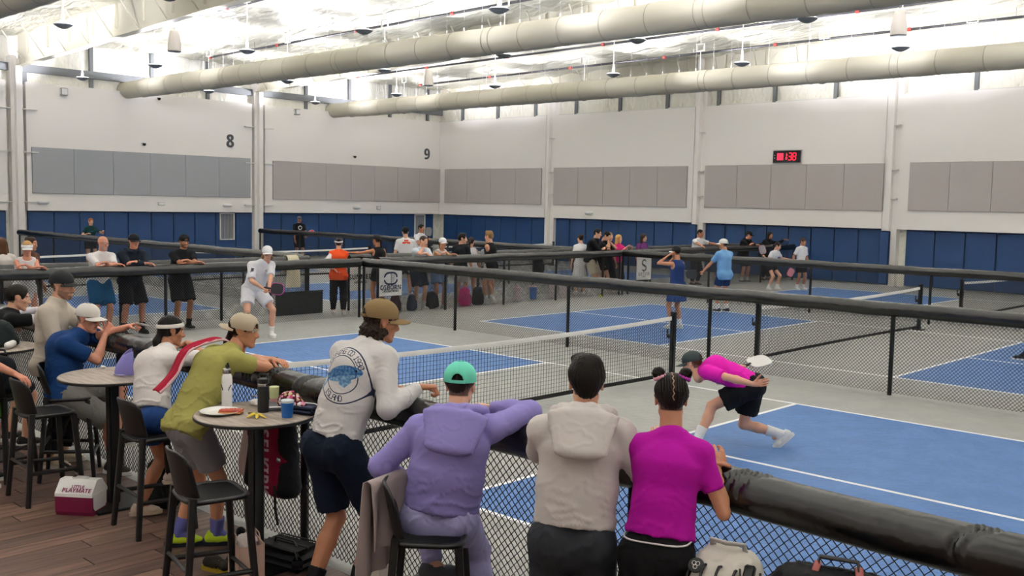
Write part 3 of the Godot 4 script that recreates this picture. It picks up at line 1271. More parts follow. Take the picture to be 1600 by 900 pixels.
# a person: a body in one piece, with hair, clothes and shoes as its children
func person(label: String, o: Dictionary, group := "") -> Node3D:
	var res: String = o.get("res", "lo")
	var base: Vector3 = o.at
	var j := joints(o)
	var p := thing("person", label, "person", base, 0.0, group)
	var off := Transform3D(Basis.IDENTITY, -base)
	part("body", body_mesh(j, o, res), mats.skin, p, off)
	if o.has("top"):
		var c: Dictionary = o.top
		var name_: String = c.get("name", "shirt")
		var t := part(name_, top_mesh(j, o, c, res), c.mat if c.has("mat") else cloth(H(c.c)), p, off)
		o["_top"] = t
		if c.get("hood", false):
			part("hood", hood_mesh(j, o, c, res), c.mat if c.has("mat") else cloth(H(c.c)), p, off)
	if o.has("over"):
		part(o.over.get("name", "vest"), top_mesh(j, o, o.over, res), cloth(H(o.over.c)), p, off)
	if o.has("bot"):
		var c2: Dictionary = o.bot
		part(c2.get("name", c2.type), bottom_mesh(j, o, c2, res), cloth(H(c2.c)), p, off)
	var hx := off * head_xf(j, o)
	var st: String = o.get("hair", "short")
	if st != "bald":
		var hm := cloth(H(o.get("hc", "2a211c")), 0.5)
		var under: bool = o.has("cap") and o.cap.get("type", "cap") == "cap"
		var key := st + res + str(under)
		if not T.has("mesh_" + key):
			T["mesh_" + key] = hair_tpl(st, res, under).mesh()
		part("hair", T["mesh_" + key], hm, p, hx)
	if o.has("cap"):
		var c3: Dictionary = o.cap
		var turn := Transform3D(Basis(Vector3.UP, deg_to_rad(c3.get("turn", 0.0))) * Basis(Vector3.RIGHT, deg_to_rad(c3.get("tip", -4.0))), V(0, c3.get("lift", 0.0), 0))
		if c3.get("turn", 0.0) != 0.0:
			turn.origin.z -= 0.012
		var kind: String = c3.get("type", "cap")
		if not T.has("mesh_crown"):
			T.mesh_crown = T.crown.mesh()
			T.mesh_brim = T.brim.mesh()
			T.mesh_band = make_band(0.020, 0.062, 0.004).mesh()
			T.mesh_headband = make_band(0.034, 0.066, 0.006).mesh()
			var bt := MB.new()
			bt.lathe([Vector2(0.0085, 0.0), Vector2(0.007, 0.004), Vector2(0.0, 0.006)], 10)
			T.mesh_button = bt.mesh()
			var stp := MB.new()
			stp.sheet(12, 1, func(u, w): return V(sin((u - 0.5) * 0.95) * 0.093, 0.026 + w * 0.017, -cos((u - 0.5) * 0.95) * 0.115 - 0.010), 0.003)
			T.mesh_strap = stp.mesh()
		var cm := cloth(H(c3.c), 0.8)
		var bm := cloth(H(c3.get("bc", c3.c)), 0.8)
		if kind == "cap":
			var cr := part("cap", T.mesh_crown, cm, p, hx * turn)
			part("brim", T.mesh_brim, bm, cr)
			part("button", T.mesh_button, cm, cr, Transform3D(Basis.IDENTITY, V(0, 0.136, -0.01)))
			part("strap", T.mesh_strap, cm, cr)
			if c3.has("logo"):
				var lg := MB.new()
				lg.lathe([Vector2(0.020, 0.0), Vector2(0.019, 0.003), Vector2(0.0, 0.004)], 16)
				var z: float = c3.get("logoz", 1.0)
				part("emblem", lg, cloth(H(c3.logo)), cr, Transform3D(Basis(Vector3.UP, PI if z < 0.0 else 0.0) * Basis(Vector3.RIGHT, 1.15), V(c3.get("logox", 0.0), 0.082, 0.088 if z > 0.0 else -0.108)))
		elif kind == "visor":
			var cr := part("visor", T.mesh_band, cm, p, hx * turn)
			part("brim", T.mesh_brim, bm, cr)
		else:
			part("headband", T.mesh_headband, cm, p, hx * turn)
	if o.get("glasses", false):
		var g := MB.new()
		for q in [-1.0, 1.0]:
			var ring := []
			for k in 15:
				var a := TAU * k / 14.0
				ring.append(V(q * 0.033 + cos(a) * 0.024, 0.004 + sin(a) * 0.017, 0.101 - absf(q * 0.033 + cos(a) * 0.024) * 0.12))
			g.tube(ring, 0.0022, 5, false)
			g.bar(V(q * 0.057, 0.008, 0.094), V(q * 0.077, 0.012, -0.005), 0.002, 5)
		g.bar(V(-0.010, 0.008, 0.101), V(0.010, 0.008, 0.101), 0.002, 5)
		part("glasses", g, mats.black, p, hx)
	if o.has("sock"):
		for side in ["L", "R"]:
			var f := Field.new()
			f.k = 0.01
			var an: Vector3 = j["A" + side]
			var kn: Vector3 = j["K" + side]
			f.cap(an.lerp(kn, o.get("sockh", 0.3)), an, 0.059 * j.s if o.get("sockh", 0.3) > 0.35 else 0.054 * j.s, 0.044 * j.s, -1, -1, Vector3.RIGHT, 1)
			f.cap(an, an + j["T" + side] * 0.04 - V(0, 0.02, 0), 0.043 * j.s, 0.04 * j.s)
			part("sock", f.build(0.012 if res == "hi" else 0.018), cloth(H(o.sock)), p, off)
	if o.has("shoe"):
		if not T.has("mesh_shoe" + res):
			T["mesh_shoe" + res] = T["shoe_" + res].mesh()
			T.mesh_sole = T.sole.mesh()
		for side in ["L", "R"]:
			var sx := off * shoe_xf(j, side, o)
			var sh := part("shoe", T["mesh_shoe" + res], cloth(H(o.shoe), 0.7), p, sx)
			part("sole", T.mesh_sole, cloth(H(o.get("sole", "e4e4e0")), 0.7), sh)
			if res == "hi" or o.has("lace"):
				var lc := MB.new()
				for k in 4:
					var z := 0.035 + 0.022 * k
					lc.tube([V(-0.022, 0.086 - 0.010 * k, z), V(0, 0.093 - 0.0105 * k, z + 0.004), V(0.022, 0.086 - 0.010 * k, z)], 0.0035, 5)
				part("laces", lc, cloth(H(o.get("lace", "d8d8d4"))), sh)
	if o.has("_top"):
		o["_j"] = j
	return p

# lays a small print on a garment: at (x right, y up) from the chest, on the front (face 1) or back (face -1)
func stick(p: Node3D, o: Dictionary, garment: String, x: float, y: float, face: float, mb: MB, m: Material, called := "print") -> void:
	var j := joints(o)
	var g: MeshInstance3D = p.get_node(garment)
	var arr := g.mesh.surface_get_arrays(0)
	var vs: PackedVector3Array = arr[Mesh.ARRAY_VERTEX]
	var ns: PackedVector3Array = arr[Mesh.ARRAY_NORMAL]
	var out: Vector3 = -j.back * face
	var at: Vector3 = j.chest + j.shr * x + j.up * y
	var best := 1e9
	var q := at + out * 0.15
	var n := out
	for i in vs.size():
		if ns[i].dot(out) > 0.3:
			var d := vs[i] - at
			var off := (d - out * d.dot(out)).length()
			if off < best:
				best = off
				q = vs[i]
				n = ns[i]
	n = (n + out).normalized()
	var up: Vector3 = (j.up - n * j.up.dot(n)).normalized()
	part(called, mb, m, p, Transform3D(Basis(up.cross(n), up, n), q + n * 0.003 - o.at))

# ---------------------------------------------------------------- the lamps
const LAMP_X := [-25.2, -20.2, -15.2, -10.3, -6.0, -1.75, 2.8, 7.4, 12.0]
const LAMP_Z := [-1.0, -5.75, -10.35, -15.0, -19.6, 3.6, 8.2]
const LAMP_H := 6.32
const LAMP_ROWS := ["under the nearest duct", "before the front duct", "half behind the front duct", "between both ducts", "behind the rear duct", "over the padded rail", "over the spectators' floor"]

func lights() -> void:
	var dish := MB.new()
	dish.lathe([Vector2(0.0, -0.085), Vector2(0.045, -0.083), Vector2(0.10, -0.065), Vector2(0.155, -0.035), Vector2(0.20, -0.004), Vector2(0.207, 0.006)], 28)
	var rim := MB.new()
	rim.lathe([Vector2(0.207, 0.004), Vector2(0.209, 0.016), Vector2(0.198, 0.020), Vector2(0.190, 0.012), Vector2(0.0, 0.010)], 28)
	var cone := MB.new()
	cone.lathe([Vector2(0.052, 0.010), Vector2(0.040, 0.10), Vector2(0.024, 0.28), Vector2(0.014, 0.48), Vector2(0.010, 0.60), Vector2(0.010, 1.25)], 14)
	var led := MB.new()
	led.lathe([Vector2(0.185, 0.026), Vector2(0.075, 0.026)], 28)
	var mount := MB.new()
	mount.box(V(0, 1.25, 0), V(0.30, 0.02, 0.05))
	mount.box(V(0, 1.47, 0), V(0.30, 0.02, 0.05))
	for q in [-0.14, 0.14]:
		mount.box(V(q, 1.36, 0), V(0.02, 0.24, 0.05))
	var dm := dish.mesh()
	var rm := rim.mesh()
	var cm := cone.mesh()
	var lm := led.mesh()
	var mm := mount.mesh()
	var glow := mat("lamp_glow", H("ffffff"), 0.5)
	glow.emission_enabled = true
	glow.emission = H("f4f4ff")
	glow.emission_energy_multiplier = 6.0
	for r in LAMP_Z.size():
		for k in LAMP_X.size():
			var at := V(LAMP_X[k], LAMP_H + (0.02 if k % 2 else 0.0), LAMP_Z[r])
			var t := thing("pendant_lamp", "dish uplight %s, %s from the left wall" % [LAMP_ROWS[r], ["first", "second", "third", "fourth", "fifth", "sixth", "seventh", "eighth", "ninth"][k]], "pendant lamp", at, 0.0, "dish uplights hanging from the roof")
			part("dish", dm, mats.lamp_dish, t)
			part("rim", rm, mats.white, t)
			part("stem", cm, mats.white, t)
			part("diffuser", lm, glow, t)
			part("mount", mm, mats.steel_white, t)
			var rod := MB.new()
			rod.bar(V(0, 1.47, 0), V(0, roof_y(at.x) - at.y + 0.01, 0), 0.012, 6)
			part("hanger", rod, mats.steel_white, t)
			# a batwing optic: three beams leaning outwards, a weak one straight up
			for q in 4:
				var sp := SpotLight3D.new()
				sp.name = "uplight"
				sp.position = V(0, 0.08, 0)
				sp.basis = Basis(Vector3.UP, TAU * q / 3.0 + k * 0.5) * Basis(Vector3.RIGHT, deg_to_rad(27.0 if q < 3 else 90.0))
				sp.spot_angle = 38.0 if q < 3 else 55.0
				sp.spot_angle_attenuation = 0.9
				sp.spot_range = 60.0
				sp.spot_attenuation = 2.0
				sp.light_energy = LAMP * (1.0 if q < 3 else 0.09)
				sp.light_color = H("f6f4ff")
				sp.light_size = 0.17
				sp.shadow_enabled = true
				t.add_child(sp)

# ---------------------------------------------------------------- walls, floor, roof
func slab(lo: Vector3, hi: Vector3) -> MB:
	var mb := MB.new()
	mb.box((lo + hi) * 0.5, hi - lo)
	return mb

func shell() -> void:
	var floor_ := struct("floor", slab(V(XW - 0.3, -0.3, ZW - 0.3), V(XE, 0, 4.70)), mats.court_grey)
	var base := slab(V(XW - 0.3, -0.3, 4.70), V(XE, -0.012, ZE))
	part("subfloor", base, mats.plank0, floor_)
	# vinyl planks where the spectators stand
	var n := 0
	var rest := MB.new()
	for col in 245:
		var x := XW + 0.09 + 0.18 * col
		var near := x > -3.6 and x < 6.2
		var z := 4.70 - (0.0 if not near else fposmod(col * 0.43, 1.0))
		while near and z < 8.1:
			var z0 := maxf(4.70, z)
			var z1 := minf(8.3, z + 1.217)
			if z1 - z0 > 0.05:
				var mb := MB.new()
				mb.box(V(0, -0.006, 0), V(0.178, 0.012, z1 - z0 - 0.003), Basis.IDENTITY, 0.0012)
				part("plank", mb, mats["plank%d" % ((n * 7 + col * 3) % 4)], floor_, Transform3D(Basis.IDENTITY, V(x, 0, (z0 + z1) * 0.5)))
				n += 1
			z += 1.22
		if near:
			rest.box(V(x, -0.006, (8.3 + ZE) * 0.5), V(0.178, 0.012, ZE - 8.3))
		else:
			rest.box(V(x, -0.006, (4.7 + ZE) * 0.5), V(0.178, 0.012, ZE - 4.7))
	tag(part("plank_rest", rest, mats.plank1, floor_), "", "", "", "stuff")
	# left and back walls: sheathing high up, boxed-out drywall below, padding at the foot
	struct("wall_left", slab(V(XW - 0.3, 0, ZW - 0.3), V(XW, 9.6, ZE)), mats.insulation)
	struct("wall_back", slab(V(XW, 0, ZW - 0.3), V(XE, 9.6, ZW)), mats.insulation)
	struct("wall_right", slab(V(XE, 0, ZW - 0.3), V(XE + 0.3, 9.8, ZE)), mats.drywall)
	struct("wall_front", slab(V(XW - 0.3, 0, ZE), V(XE + 0.3, 9.8, ZE + 0.3)), mats.drywall)
	# roof: a film-faced blanket rising gently away from the left wall
	var roof := MB.new()
	var top := ROOF + (XE - XW) * 0.021
	var p := [V(XW - 0.3, ROOF, ZW - 0.3), V(XE + 0.3, top, ZW - 0.3), V(XE + 0.3, top, ZE + 0.3), V(XW - 0.3, ROOF, ZE + 0.3)]
	roof.quad(p[0], p[1], p[2], p[3])
	var u := V(0, 0.25, 0)
	roof.quad(p[3] + u, p[2] + u, p[1] + u, p[0] + u)
	for k in 4:
		roof.quad(p[(k + 1) % 4], p[k], p[k] + u, p[(k + 1) % 4] + u)
	struct("ceiling", roof, mats.ceiling_film)

func roof_y(x: float) -> float:
	return ROOF + (x - XW) * 0.021

# a solid-web rafter along x, tapered at the left, with flange braces
func rafter(called: String, z: float, drop0: float, drop1: float, braces: bool) -> void:
	var t := Node3D.new()
	t.name = called
	add_child(t)
	t.set_meta("kind", "structure")
	var mb := MB.new()
	var fl := MB.new()
	var n := 12
	var pts := []
	for k in n + 1:
		var x := lerpf(XW + 0.35, XE, float(k) / n)
		var d := lerpf(drop0, drop1, smoothstep(0.0, 0.35, float(k) / n))
		pts.append([V(x, roof_y(x) - d, z), V(x, roof_y(x) - 0.02, z)])
	for k in n:
		var a: Array = pts[k]
		var b: Array = pts[k + 1]
		var w := V(0, 0, 0.012)
		mb.quad(a[0] + w, b[0] + w, b[1] + w, a[1] + w)
		mb.quad(b[0] - w, a[0] - w, a[1] - w, b[1] - w)
		var d: Vector3 = (b[0] - a[0])
		fl.box((a[0] + b[0]) * 0.5, V(d.length() + 0.01, 0.03, 0.26), Basis(d.normalized(), V(-d.normalized().y, d.normalized().x, 0), V(0, 0, 1)))
	part("web", mb, mats.steel_cream, t)
	part("flange", fl, mats.steel_cream, t)
	if braces:
		var bm := MB.new()
		bm.bar(V(0, 0, 0), V(0, 1, 0), 1.0, 4)
		for k in 26:
			var x := XW + 1.0 + 1.62 * k
			if x > 13.0:
				break
			var a := V(x, roof_y(x) - lerpf(drop0, drop1, smoothstep(0.0, 0.35, (x - XW - 0.35) / (XE - XW - 0.35))) + 0.05, z + 0.03)
			var b := V(x + 0.30, roof_y(x) - 0.12, z + 0.85)
			var br := MB.new()
			br.bar(a, b, 0.026, 4)
			part("brace", br, mats.steel_cream, t)
			var st := MB.new()
			st.box(V(x + 0.30, roof_y(x) - 0.42, z + 0.05), V(0.05, 0.7, 0.06))
			part("stiffener", st, mats.steel_cream, t)

func ceiling_things() -> void:
	rafter("trim_1", -4.6, 1.10, 0.92, true)
	rafter("trim_2", -13.9, 1.10, 0.95, true)
	rafter("trim_3", ZW + 0.25, 0.30, 0.80, true)
	# purlin straps that hold the blanket
	var purl := Node3D.new()
	purl.name = "trim_4"
	add_child(purl)
	purl.set_meta("kind", "structure")
	for k in 28:
		var x := XW + 0.8 + 1.52 * k
		var mb := MB.new()
		mb.box(V(x, roof_y(x) - 0.012, (ZW + 2.0) * 0.5), V(0.05, 0.022, -ZW + 2.0))
		part("strap", mb, mats.steel_white, purl)
	for k in 20:
		var z := ZW + 0.9 + 1.25 * k
		var mb := MB.new()
		var a := V(XW, roof_y(XW) - 0.02, z)
		var b := V(XE, roof_y(XE) - 0.02, z)
		mb.bar(a, b, 0.010, 4)
		part("tie_rod", mb, mats.girt, purl)
	# blanket bulges between the straps
	var bl := MB.new()
	bl.sheet(150, 100, func(u, w):
		var x := lerpf(XW + 0.1, 12.0, u)
		var z := lerpf(2.0, ZW + 0.1, w)
		var sag := absf(sin((x - XW - 0.8) / 1.52 * PI))
		return V(x, roof_y(x) - 0.015 - 0.075 * sag - 0.05 * sag * nzf.get_noise_2d(x * 0.9, z * 2.2) - 0.03 * sag * nzf.get_noise_2d(x * 4.5, z * 1.6), z))
	part("insulation_blanket", bl, mats.ceiling_film, purl)
	# three round fabric ducts along x
	duct(-8.45, 6.33, 0.325, "long round beige duct in front, from the left wall to the top right corner")
	duct(-17.7, 6.33, 0.325, "long round beige duct farther back, along the back wall")
	duct(1.0, 6.33, 0.325, "round beige duct cutting across the top left corner of the view")
	# sprinkler pipes
	var pl := ["black sprinkler pipe nearest the front duct, over the left courts", "black sprinkler pipe running just behind the front rafter", "black sprinkler pipe between the two round ducts", "black sprinkler pipe closest to the back wall"]
	var zs := [-6.1, -10.55, -17.25, -20.7]
	for k in 4:
		var t := thing("sprinkler_pipe", pl[k], "pipe", V(0, 7.58, zs[k]), 0.0, "sprinkler pipes under the roof")
		var mb := MB.new()
		mb.bar(V(-25.5, 0, 0), V(13.0, 0.35, 0), 0.038, 8)
		part("pipe", mb, mats.pipe, t)
		for q in 9:
			var x := -25.4 + 4.3 * q
			var y := 0.35 * (x + 25.5) / 38.5
			var cp := MB.new()
			cp.bar(V(x - 0.05, y, 0), V(x + 0.05, y, 0), 0.055, 8)
			part("coupling", cp, mats.red_fitting, t)
			var hd := MB.new()
			hd.bar(V(x + 1.2, y, 0), V(x + 1.2, y + 0.17, 0), 0.014, 5)
			part("sprinkler_head", hd, mats.white, t)
			hd = MB.new()
			hd.bar(V(x + 2.9, y, 0), V(x + 2.9, y + 0.30, 0), 0.006, 4)
			part("hanger_rod", hd, mats.girt, t)
	# hanging loudspeakers
	var sl := ["beige tapered hanging loudspeaker over the left courts, above the front duct", "beige tapered hanging loudspeaker between the ducts near the far left corner", "beige tapered hanging loudspeaker at the right above the clock"]
	var sp := [V(-18.2, 6.5, -5.3), V(-18.6, 6.55, -15.1), V(-1.65, 6.55, -14.6)]
	for k in 3:
		var t := thing("hanging_speaker", sl[k], "loudspeaker", sp[k], 0.0, "tapered hanging loudspeakers")
		var mb := MB.new()
		mb.lathe([Vector2(0.185, 0.02), Vector2(0.19, 0.05), Vector2(0.178, 0.22), Vector2(0.145, 0.45), Vector2(0.12, 0.56), Vector2(0.09, 0.585), Vector2(0.0, 0.59)], 24)
		part("cabinet", mb, mat("speaker_beige", H("c6bfb4"), 0.6), t)
		var g := MB.new()
		g.lathe([Vector2(0.0, 0.0), Vector2(0.17, 0.0), Vector2(0.187, 0.022)], 24)
		part("grille", g, mats.girt, t)
		var c := MB.new()
		c.bar(V(0, 0.58, 0), V(0, 1.5, 0), 0.006, 4)
		part("cable", c, mats.girt, t)

func duct(z: float, y: float, r: float, label: String) -> void:
	var t := thing("round_duct", label, "duct", V(0, y, z), 0.0, "round fabric ducts")
	var mb := MB.new()
	var x0 := XW + 1.55
	var prof := []
	var rad := []
	var pts := []
	for k in 160:
		var x := x0 + (XE - x0) * k / 159.0
		pts.append(V(x, 0.012 * nzf.get_noise_1d(x * 2.0), 0))
		rad.append(r + 0.006 * nzf.get_noise_1d(x * 7.0 + z))
	mb.tube(pts, rad, 28, true)
	part("skin", mb, mats.duct, t)
	var elbow := MB.new()
	elbow.tube([V(x0 + 0.12, 0, 0), V(x0 - 0.05, 0.0, 0), V(x0 - 0.22, 0.0, 0), V(XW + 0.05, 0.0, 0)], [r + 0.004, r + 0.012, r - 0.02, r - 0.02], 24)
	part("collar", elbow, mats.duct, t)
	var x := x0 + 0.9
	var k := 0
	while x < 13.0:
		var s := MB.new()
		s.lathe([Vector2(r + 0.004, -0.012), Vector2(r + 0.010, -0.004), Vector2(r + 0.010, 0.004), Vector2(r + 0.004, 0.012)], 28, Transform3D(Basis(V(0, 1, 0), V(1, 0, 0), V(0, 0, -1)), V(x, 0, 0)))
		part("seam", s, mats.duct_seam, t)
		if k % 5 == 4:
			part("seam", s, mats.duct_seam, t, Transform3D(Basis.IDENTITY, V(0.22, 0, 0)))
		k += 1
		x += 1.18
	x = x0 + 0.4
	while x < 13.0:
		var c := MB.new()
		c.box(V(x, r + 0.03, 0), V(0.03, 0.09, 0.02))
		c.bar(V(x, r + 0.06, 0), V(x, 1.5, 0), 0.003, 3)
		part("hanger", c, mats.white, t)
		x += 0.62
	var rail := MB.new()
	rail.box(V(0, 1.46, 0), V(26, 0.03, 0.03))
	part("track", rail, mats.steel_white, t)

# ---------------------------------------------------------------- what is fixed to the walls
func wall_things() -> void:
	# drywall boxes between the columns, sheathed to 6.3 m
	var colz := [-4.55, -13.95, ZW + 0.12]
	var dw := [[V(XW, 1.9, 3.0), V(XW + 0.28, 6.28, -4.2)], [V(XW, 1.9, -4.85), V(XW + 0.28, 6.28, -13.65)], [V(XW, 1.9, -14.25), V(XW + 0.28, 6.28, ZW + 0.3)]]
	for d in dw:
		struct(trim(), slab(d[0].min(d[1]), d[0].max(d[1])), mats.drywall)
	# columns of the left wall
	for z in [3.9, -4.55, -13.95]:
		var c := struct(trim(), slab(V(XW, 0, z - 0.20), V(XW + 0.30, 7.1, z + 0.20)), mats.drywall)
		var fl := MB.new()
		fl.box(V(XW + 0.38, 3.5, z), V(0.22, 7.0, 0.17))
		part("flange", fl, mats.drywall, c)
		for y in [2.2, 3.9, 5.35]:
			var g := MB.new()
			g.box(V(XW + 0.33, y, z - 0.42), V(0.1, 0.03, 0.5))
			g.box(V(XW + 0.33, y, z + 0.42), V(0.1, 0.03, 0.5))
			part("girt_end", g, mats.steel_white, c)
	# girts and studs in the open strip above the lining
	var st := struct(trim(), slab(V(XW, 6.62, ZW), V(XW + 0.16, 6.88, 3.0)), mats.girt)
	for k in 12:
		var z := 2.0 - 2.3 * k
		if z > ZW:
			var mb := MB.new()
			mb.box(V(XW + 0.06, 7.05, z), V(0.1, 1.7, 0.13))
			part("stud", mb, mats.girt, st)
	var bx := [-28.0, -20.6, -13.05, -5.6, 1.9, 9.4]
	for k in 5:
		struct(trim(), slab(V(bx[k] + 0.30, 1.9, ZW), V(bx[k + 1] - 0.22, 6.28, ZW + 0.28)), mats.drywall)
	for k in range(1, 6):
		var x: float = bx[k]
		var c := struct(trim(), slab(V(x - 0.215, 0, ZW), V(x + 0.295, 8.4, ZW + 0.26)), mats.drywall)
		var fl := MB.new()
		fl.box(V(x + 0.03, 4.2, ZW + 0.34), V(0.15, 8.4, 0.22))
		part("flange", fl, mats.drywall, c)
		for y in [2.9, 3.85, 5.3]:
			var g := MB.new()
			g.box(V(x + 0.19, y, ZW + 0.34), V(0.18, 0.03, 0.14))
			part("girt_end", g, mats.steel_white, c)
	var bs := struct(trim(), slab(V(XW, 6.30, ZW), V(XE, 6.34, ZW + 0.1)), mats.steel_white)
	for k in 18:
		var x := -26.3 + 2.32 * k
		var mb := MB.new()
		mb.box(V(x, 7.1, ZW + 0.06), V(0.13, 1.7, 0.1))
		part("stud", mb, mats.girt, bs)
	# acoustic panels
	acoustic("left wall under the 8", V(XW + 0.28, 2.5, -5.0), V(0, 0, -1), 8.55, 1.58, mats.panel_grey, 6)
	acoustic("left wall under the 9", V(XW + 0.28, 2.46, -14.6), V(0, 0, -1), 9.35, 1.58, mats.panel_taupe, 7)
	acoustic("back wall beside the far corner", V(-27.2, 2.46, ZW + 0.28), V(1, 0, 0), 6.2, 1.58, mats.panel_taupe, 4)
	acoustic("back wall left of the clock bay", V(-20.3, 2.47, ZW + 0.28), V(1, 0, 0), 6.8, 1.58, mats.panel_taupe, 5)
	acoustic("back wall below the red clock", V(-12.7, 2.49, ZW + 0.28), V(1, 0, 0), 6.9, 1.57, mats.panel_taupe, 5)
	acoustic("back wall at the right edge", V(-4.95, 2.53, ZW + 0.28), V(1, 0, 0), 6.4, 1.55, mats.panel_taupe, 5)
	# wall padding
	padding("left wall, near bay", V(XW + 0.02, 0.04, -4.9), V(0, 0, -1), 9.0, [[7.3, 0.72]])
	padding("left wall, far bay", V(XW + 0.02, 0.04, -14.2), V(0, 0, -1), 9.55, [[8.35, 0.62]])
	padding("left wall by the near column", V(XW + 0.02, 0.04, 3.0), V(0, 0, -1), 7.2, [])
	padding("back wall beside the far corner", V(-27.5, 0.04, ZW + 0.02), V(1, 0, 0), 6.75, [])
	padding("back wall left of the clock bay", V(-20.4, 0.04, ZW + 0.02), V(1, 0, 0), 7.05, [])
	padding("back wall below the red clock", V(-12.75, 0.04, ZW + 0.02), V(1, 0, 0), 6.95, [])
	padding("back wall at the right edge", V(-5.05, 0.04, ZW + 0.02), V(1, 0, 0), 6.6, [])
	padding("back wall beyond the right edge", V(2.3, 0.04, ZW + 0.02), V(1, 0, 0), 6.8, [])
	for x in [-13.05, -5.6]:
		var mb := MB.new()
		mb.box(V(0, 0.92, 0), V(0.34, 1.78, 0.10), Basis.IDENTITY, 0.03)
		single("column_pad", mb, mats.pad_blue, "narrow blue pad on the column " + ("left of the clock bay" if x < -10 else "right of the clock bay"), "wall pad", V(x + 0.02, 0.03, ZW + 0.49))
	# louvred vents in the padding
	for k in 2:
		var z: float = [-12.6, -22.85][k]
		var t := thing("vent_grille", ["white louvred vent in the near blue padding, below numeral 8", "white louvred vent close to the far corner, below numeral 9"][k], "vent", V(XW + 0.10, 1.33, z), 0.0, "louvred wall vents")
		var fr := MB.new()
		for q in [-0.31, 0.31]:
			fr.box(V(0.02, 0, q), V(0.05, 1.06, 0.04))
		for q in [-0.52, 0.52]:
			fr.box(V(0.02, q, 0), V(0.05, 0.04, 0.66))
		part("frame", fr, mats.white, t)
		for q in 9:
			var l := MB.new()
			l.box(V(0.02, 0, -0.26 + 0.065 * q), V(0.03, 1.0, 0.028), Basis(Vector3.UP, 0.5))
			part("louvre", l, mats.panel_grey, t)
	# court numerals
	for k in 2:
		var z: float = [-12.65, -23.1][k]
		single("court_numeral_" + ["eight", "nine"][k], letters(["8", "9"][k], 0.50, 0.03), mats.numeral, ["large dark grey numeral eight high on the left wall", "large dark grey numeral nine close to the far corner"][k], "number sign", V(XW + 0.29, 4.72, z), PI / 2)
	# clock
	var c := thing("wall_clock", "black digital clock with red figures reading 1:38 on the back wall", "clock", V(-9.33, 4.34, ZW + 0.30))
	var bz := MB.new()
	bz.box(V(0, 0, 0.04), V(1.06, 0.42, 0.08), Basis.IDENTITY, 0.012)
	part("case", bz, mats.black, c)
	var bd := MB.new()
	bd.box(V(0, 0, 0.02), V(1.12, 0.47, 0.04), Basis.IDENTITY, 0.01)
	part("surround", bd, mats.white_gloss, c)
	var red := mat("led_red", H("ff2038"), 0.5)
	red.emission_enabled = true
	red.emission = H("ff1830")
	red.emission_energy_multiplier = 2.2
	var dim := mat("led_ghost", H("c02a45"), 0.5)
	dim.emission_enabled = true
	dim.emission = H("d0304c")
	dim.emission_energy_multiplier = 0.8
	var bar_ := MB.new()
	bar_.box(V(-0.245, 0.0, 0.082), V(0.25, 0.25, 0.006))
	part("lit_panel", bar_, dim, c)
	var x := -0.06
	for ch in ["1", ":", "3", "8"]:
		var d := MB.new()
		if ch == ":":
			for q in [-0.05, 0.05]:
				d.box(V(x, q, 0.086), V(0.028, 0.028, 0.008))
			x += 0.115
		else:
			seven(d, {"1": "bc", "3": "abcdg", "8": "abcdefg"}[ch], V(x, 0, 0.086), 0.115, 0.24)
			x += 0.085 if ch == "1" else 0.165
		part("digit", d, red, c)
	for q in [0.05, -0.05]:
		var d := MB.new()
		d.box(V(-0.46, q, 0.084), V(0.03, 0.03, 0.006))
		part("indicator", d, mats.white_gloss, c)
	# small fittings
	var sm := [["white box light high on the left wall near the column", "wall light", V(XW + 0.28, 6.05, -6.1), V(0.16, 0.26, 0.24)], ["white box light high on the left wall past the 8", "wall light", V(XW + 0.28, 6.12, -15.75), V(0.16, 0.24, 0.24)],
		["white control box above the padding, left of the 8", "control box", V(XW + 0.28, 2.2, -9.7), V(0.06, 0.12, 0.28)], ["white control box above the padding under the 9", "control box", V(XW + 0.28, 2.16, -20.2), V(0.06, 0.16, 0.26)]]
	for q in sm:
		var mb := MB.new()
		mb.box(q[3] * V(0.5, 0, 0), q[3], Basis.IDENTITY, 0.02)
		mb.box(V(q[3].x, 0.0, 0), V(0.02, q[3].y * 0.5, q[3].z * 0.4))
		single("wall_fitting", mb, mats.white, q[0], q[1], q[2])
	for q in [["oval white emergency light above the padding near the left column", V(XW + 0.28, 2.19, -5.35)], ["oval white emergency light above the padding below the 8", V(XW + 0.28, 2.17, -12.5)], ["oval white emergency light above the padding left of the 9", V(XW + 0.28, 2.16, -18.95)], ["oval white emergency light above the padding on the back wall", V(-18.3, 2.15, ZW + 0.28)]]:
		var mb := MB.new()
		mb.lathe([Vector2(0, -0.075), Vector2(0.14, -0.07), Vector2(0.20, -0.02), Vector2(0.20, 0.03), Vector2(0.15, 0.06), Vector2(0, 0.065)], 20)
		single("emergency_light", mb, mats.white, q[0], "emergency light", q[1], 0.0, "oval emergency lights")
	for q in [["small black camera on the left wall above the grey panel", V(XW + 0.28, 4.4, -9.0)], ["small black camera on the left wall left of the 9", V(XW + 0.28, 4.4, -18.75)], ["small dark camera on the left wall under the end of the front duct", V(XW + 0.28, 6.12, -9.6)]]:
		var t := thing("camera_dome", q[0], "camera", q[1], 0.0, "small wall cameras")
		var mb := MB.new()
		mb.bar(V(0, 0.03, 0), V(0.12, 0.03, 0), 0.03, 8)
		part("bracket", mb, mats.white, t)
		var e := MB.new()
		e.lathe([Vector2(0, -0.07), Vector2(0.05, -0.05), Vector2(0.065, 0.0), Vector2(0.06, 0.03)], 14)
		part("dome", e, mats.black, t, Transform3D(Basis.IDENTITY, V(0.14, 0, 0)))

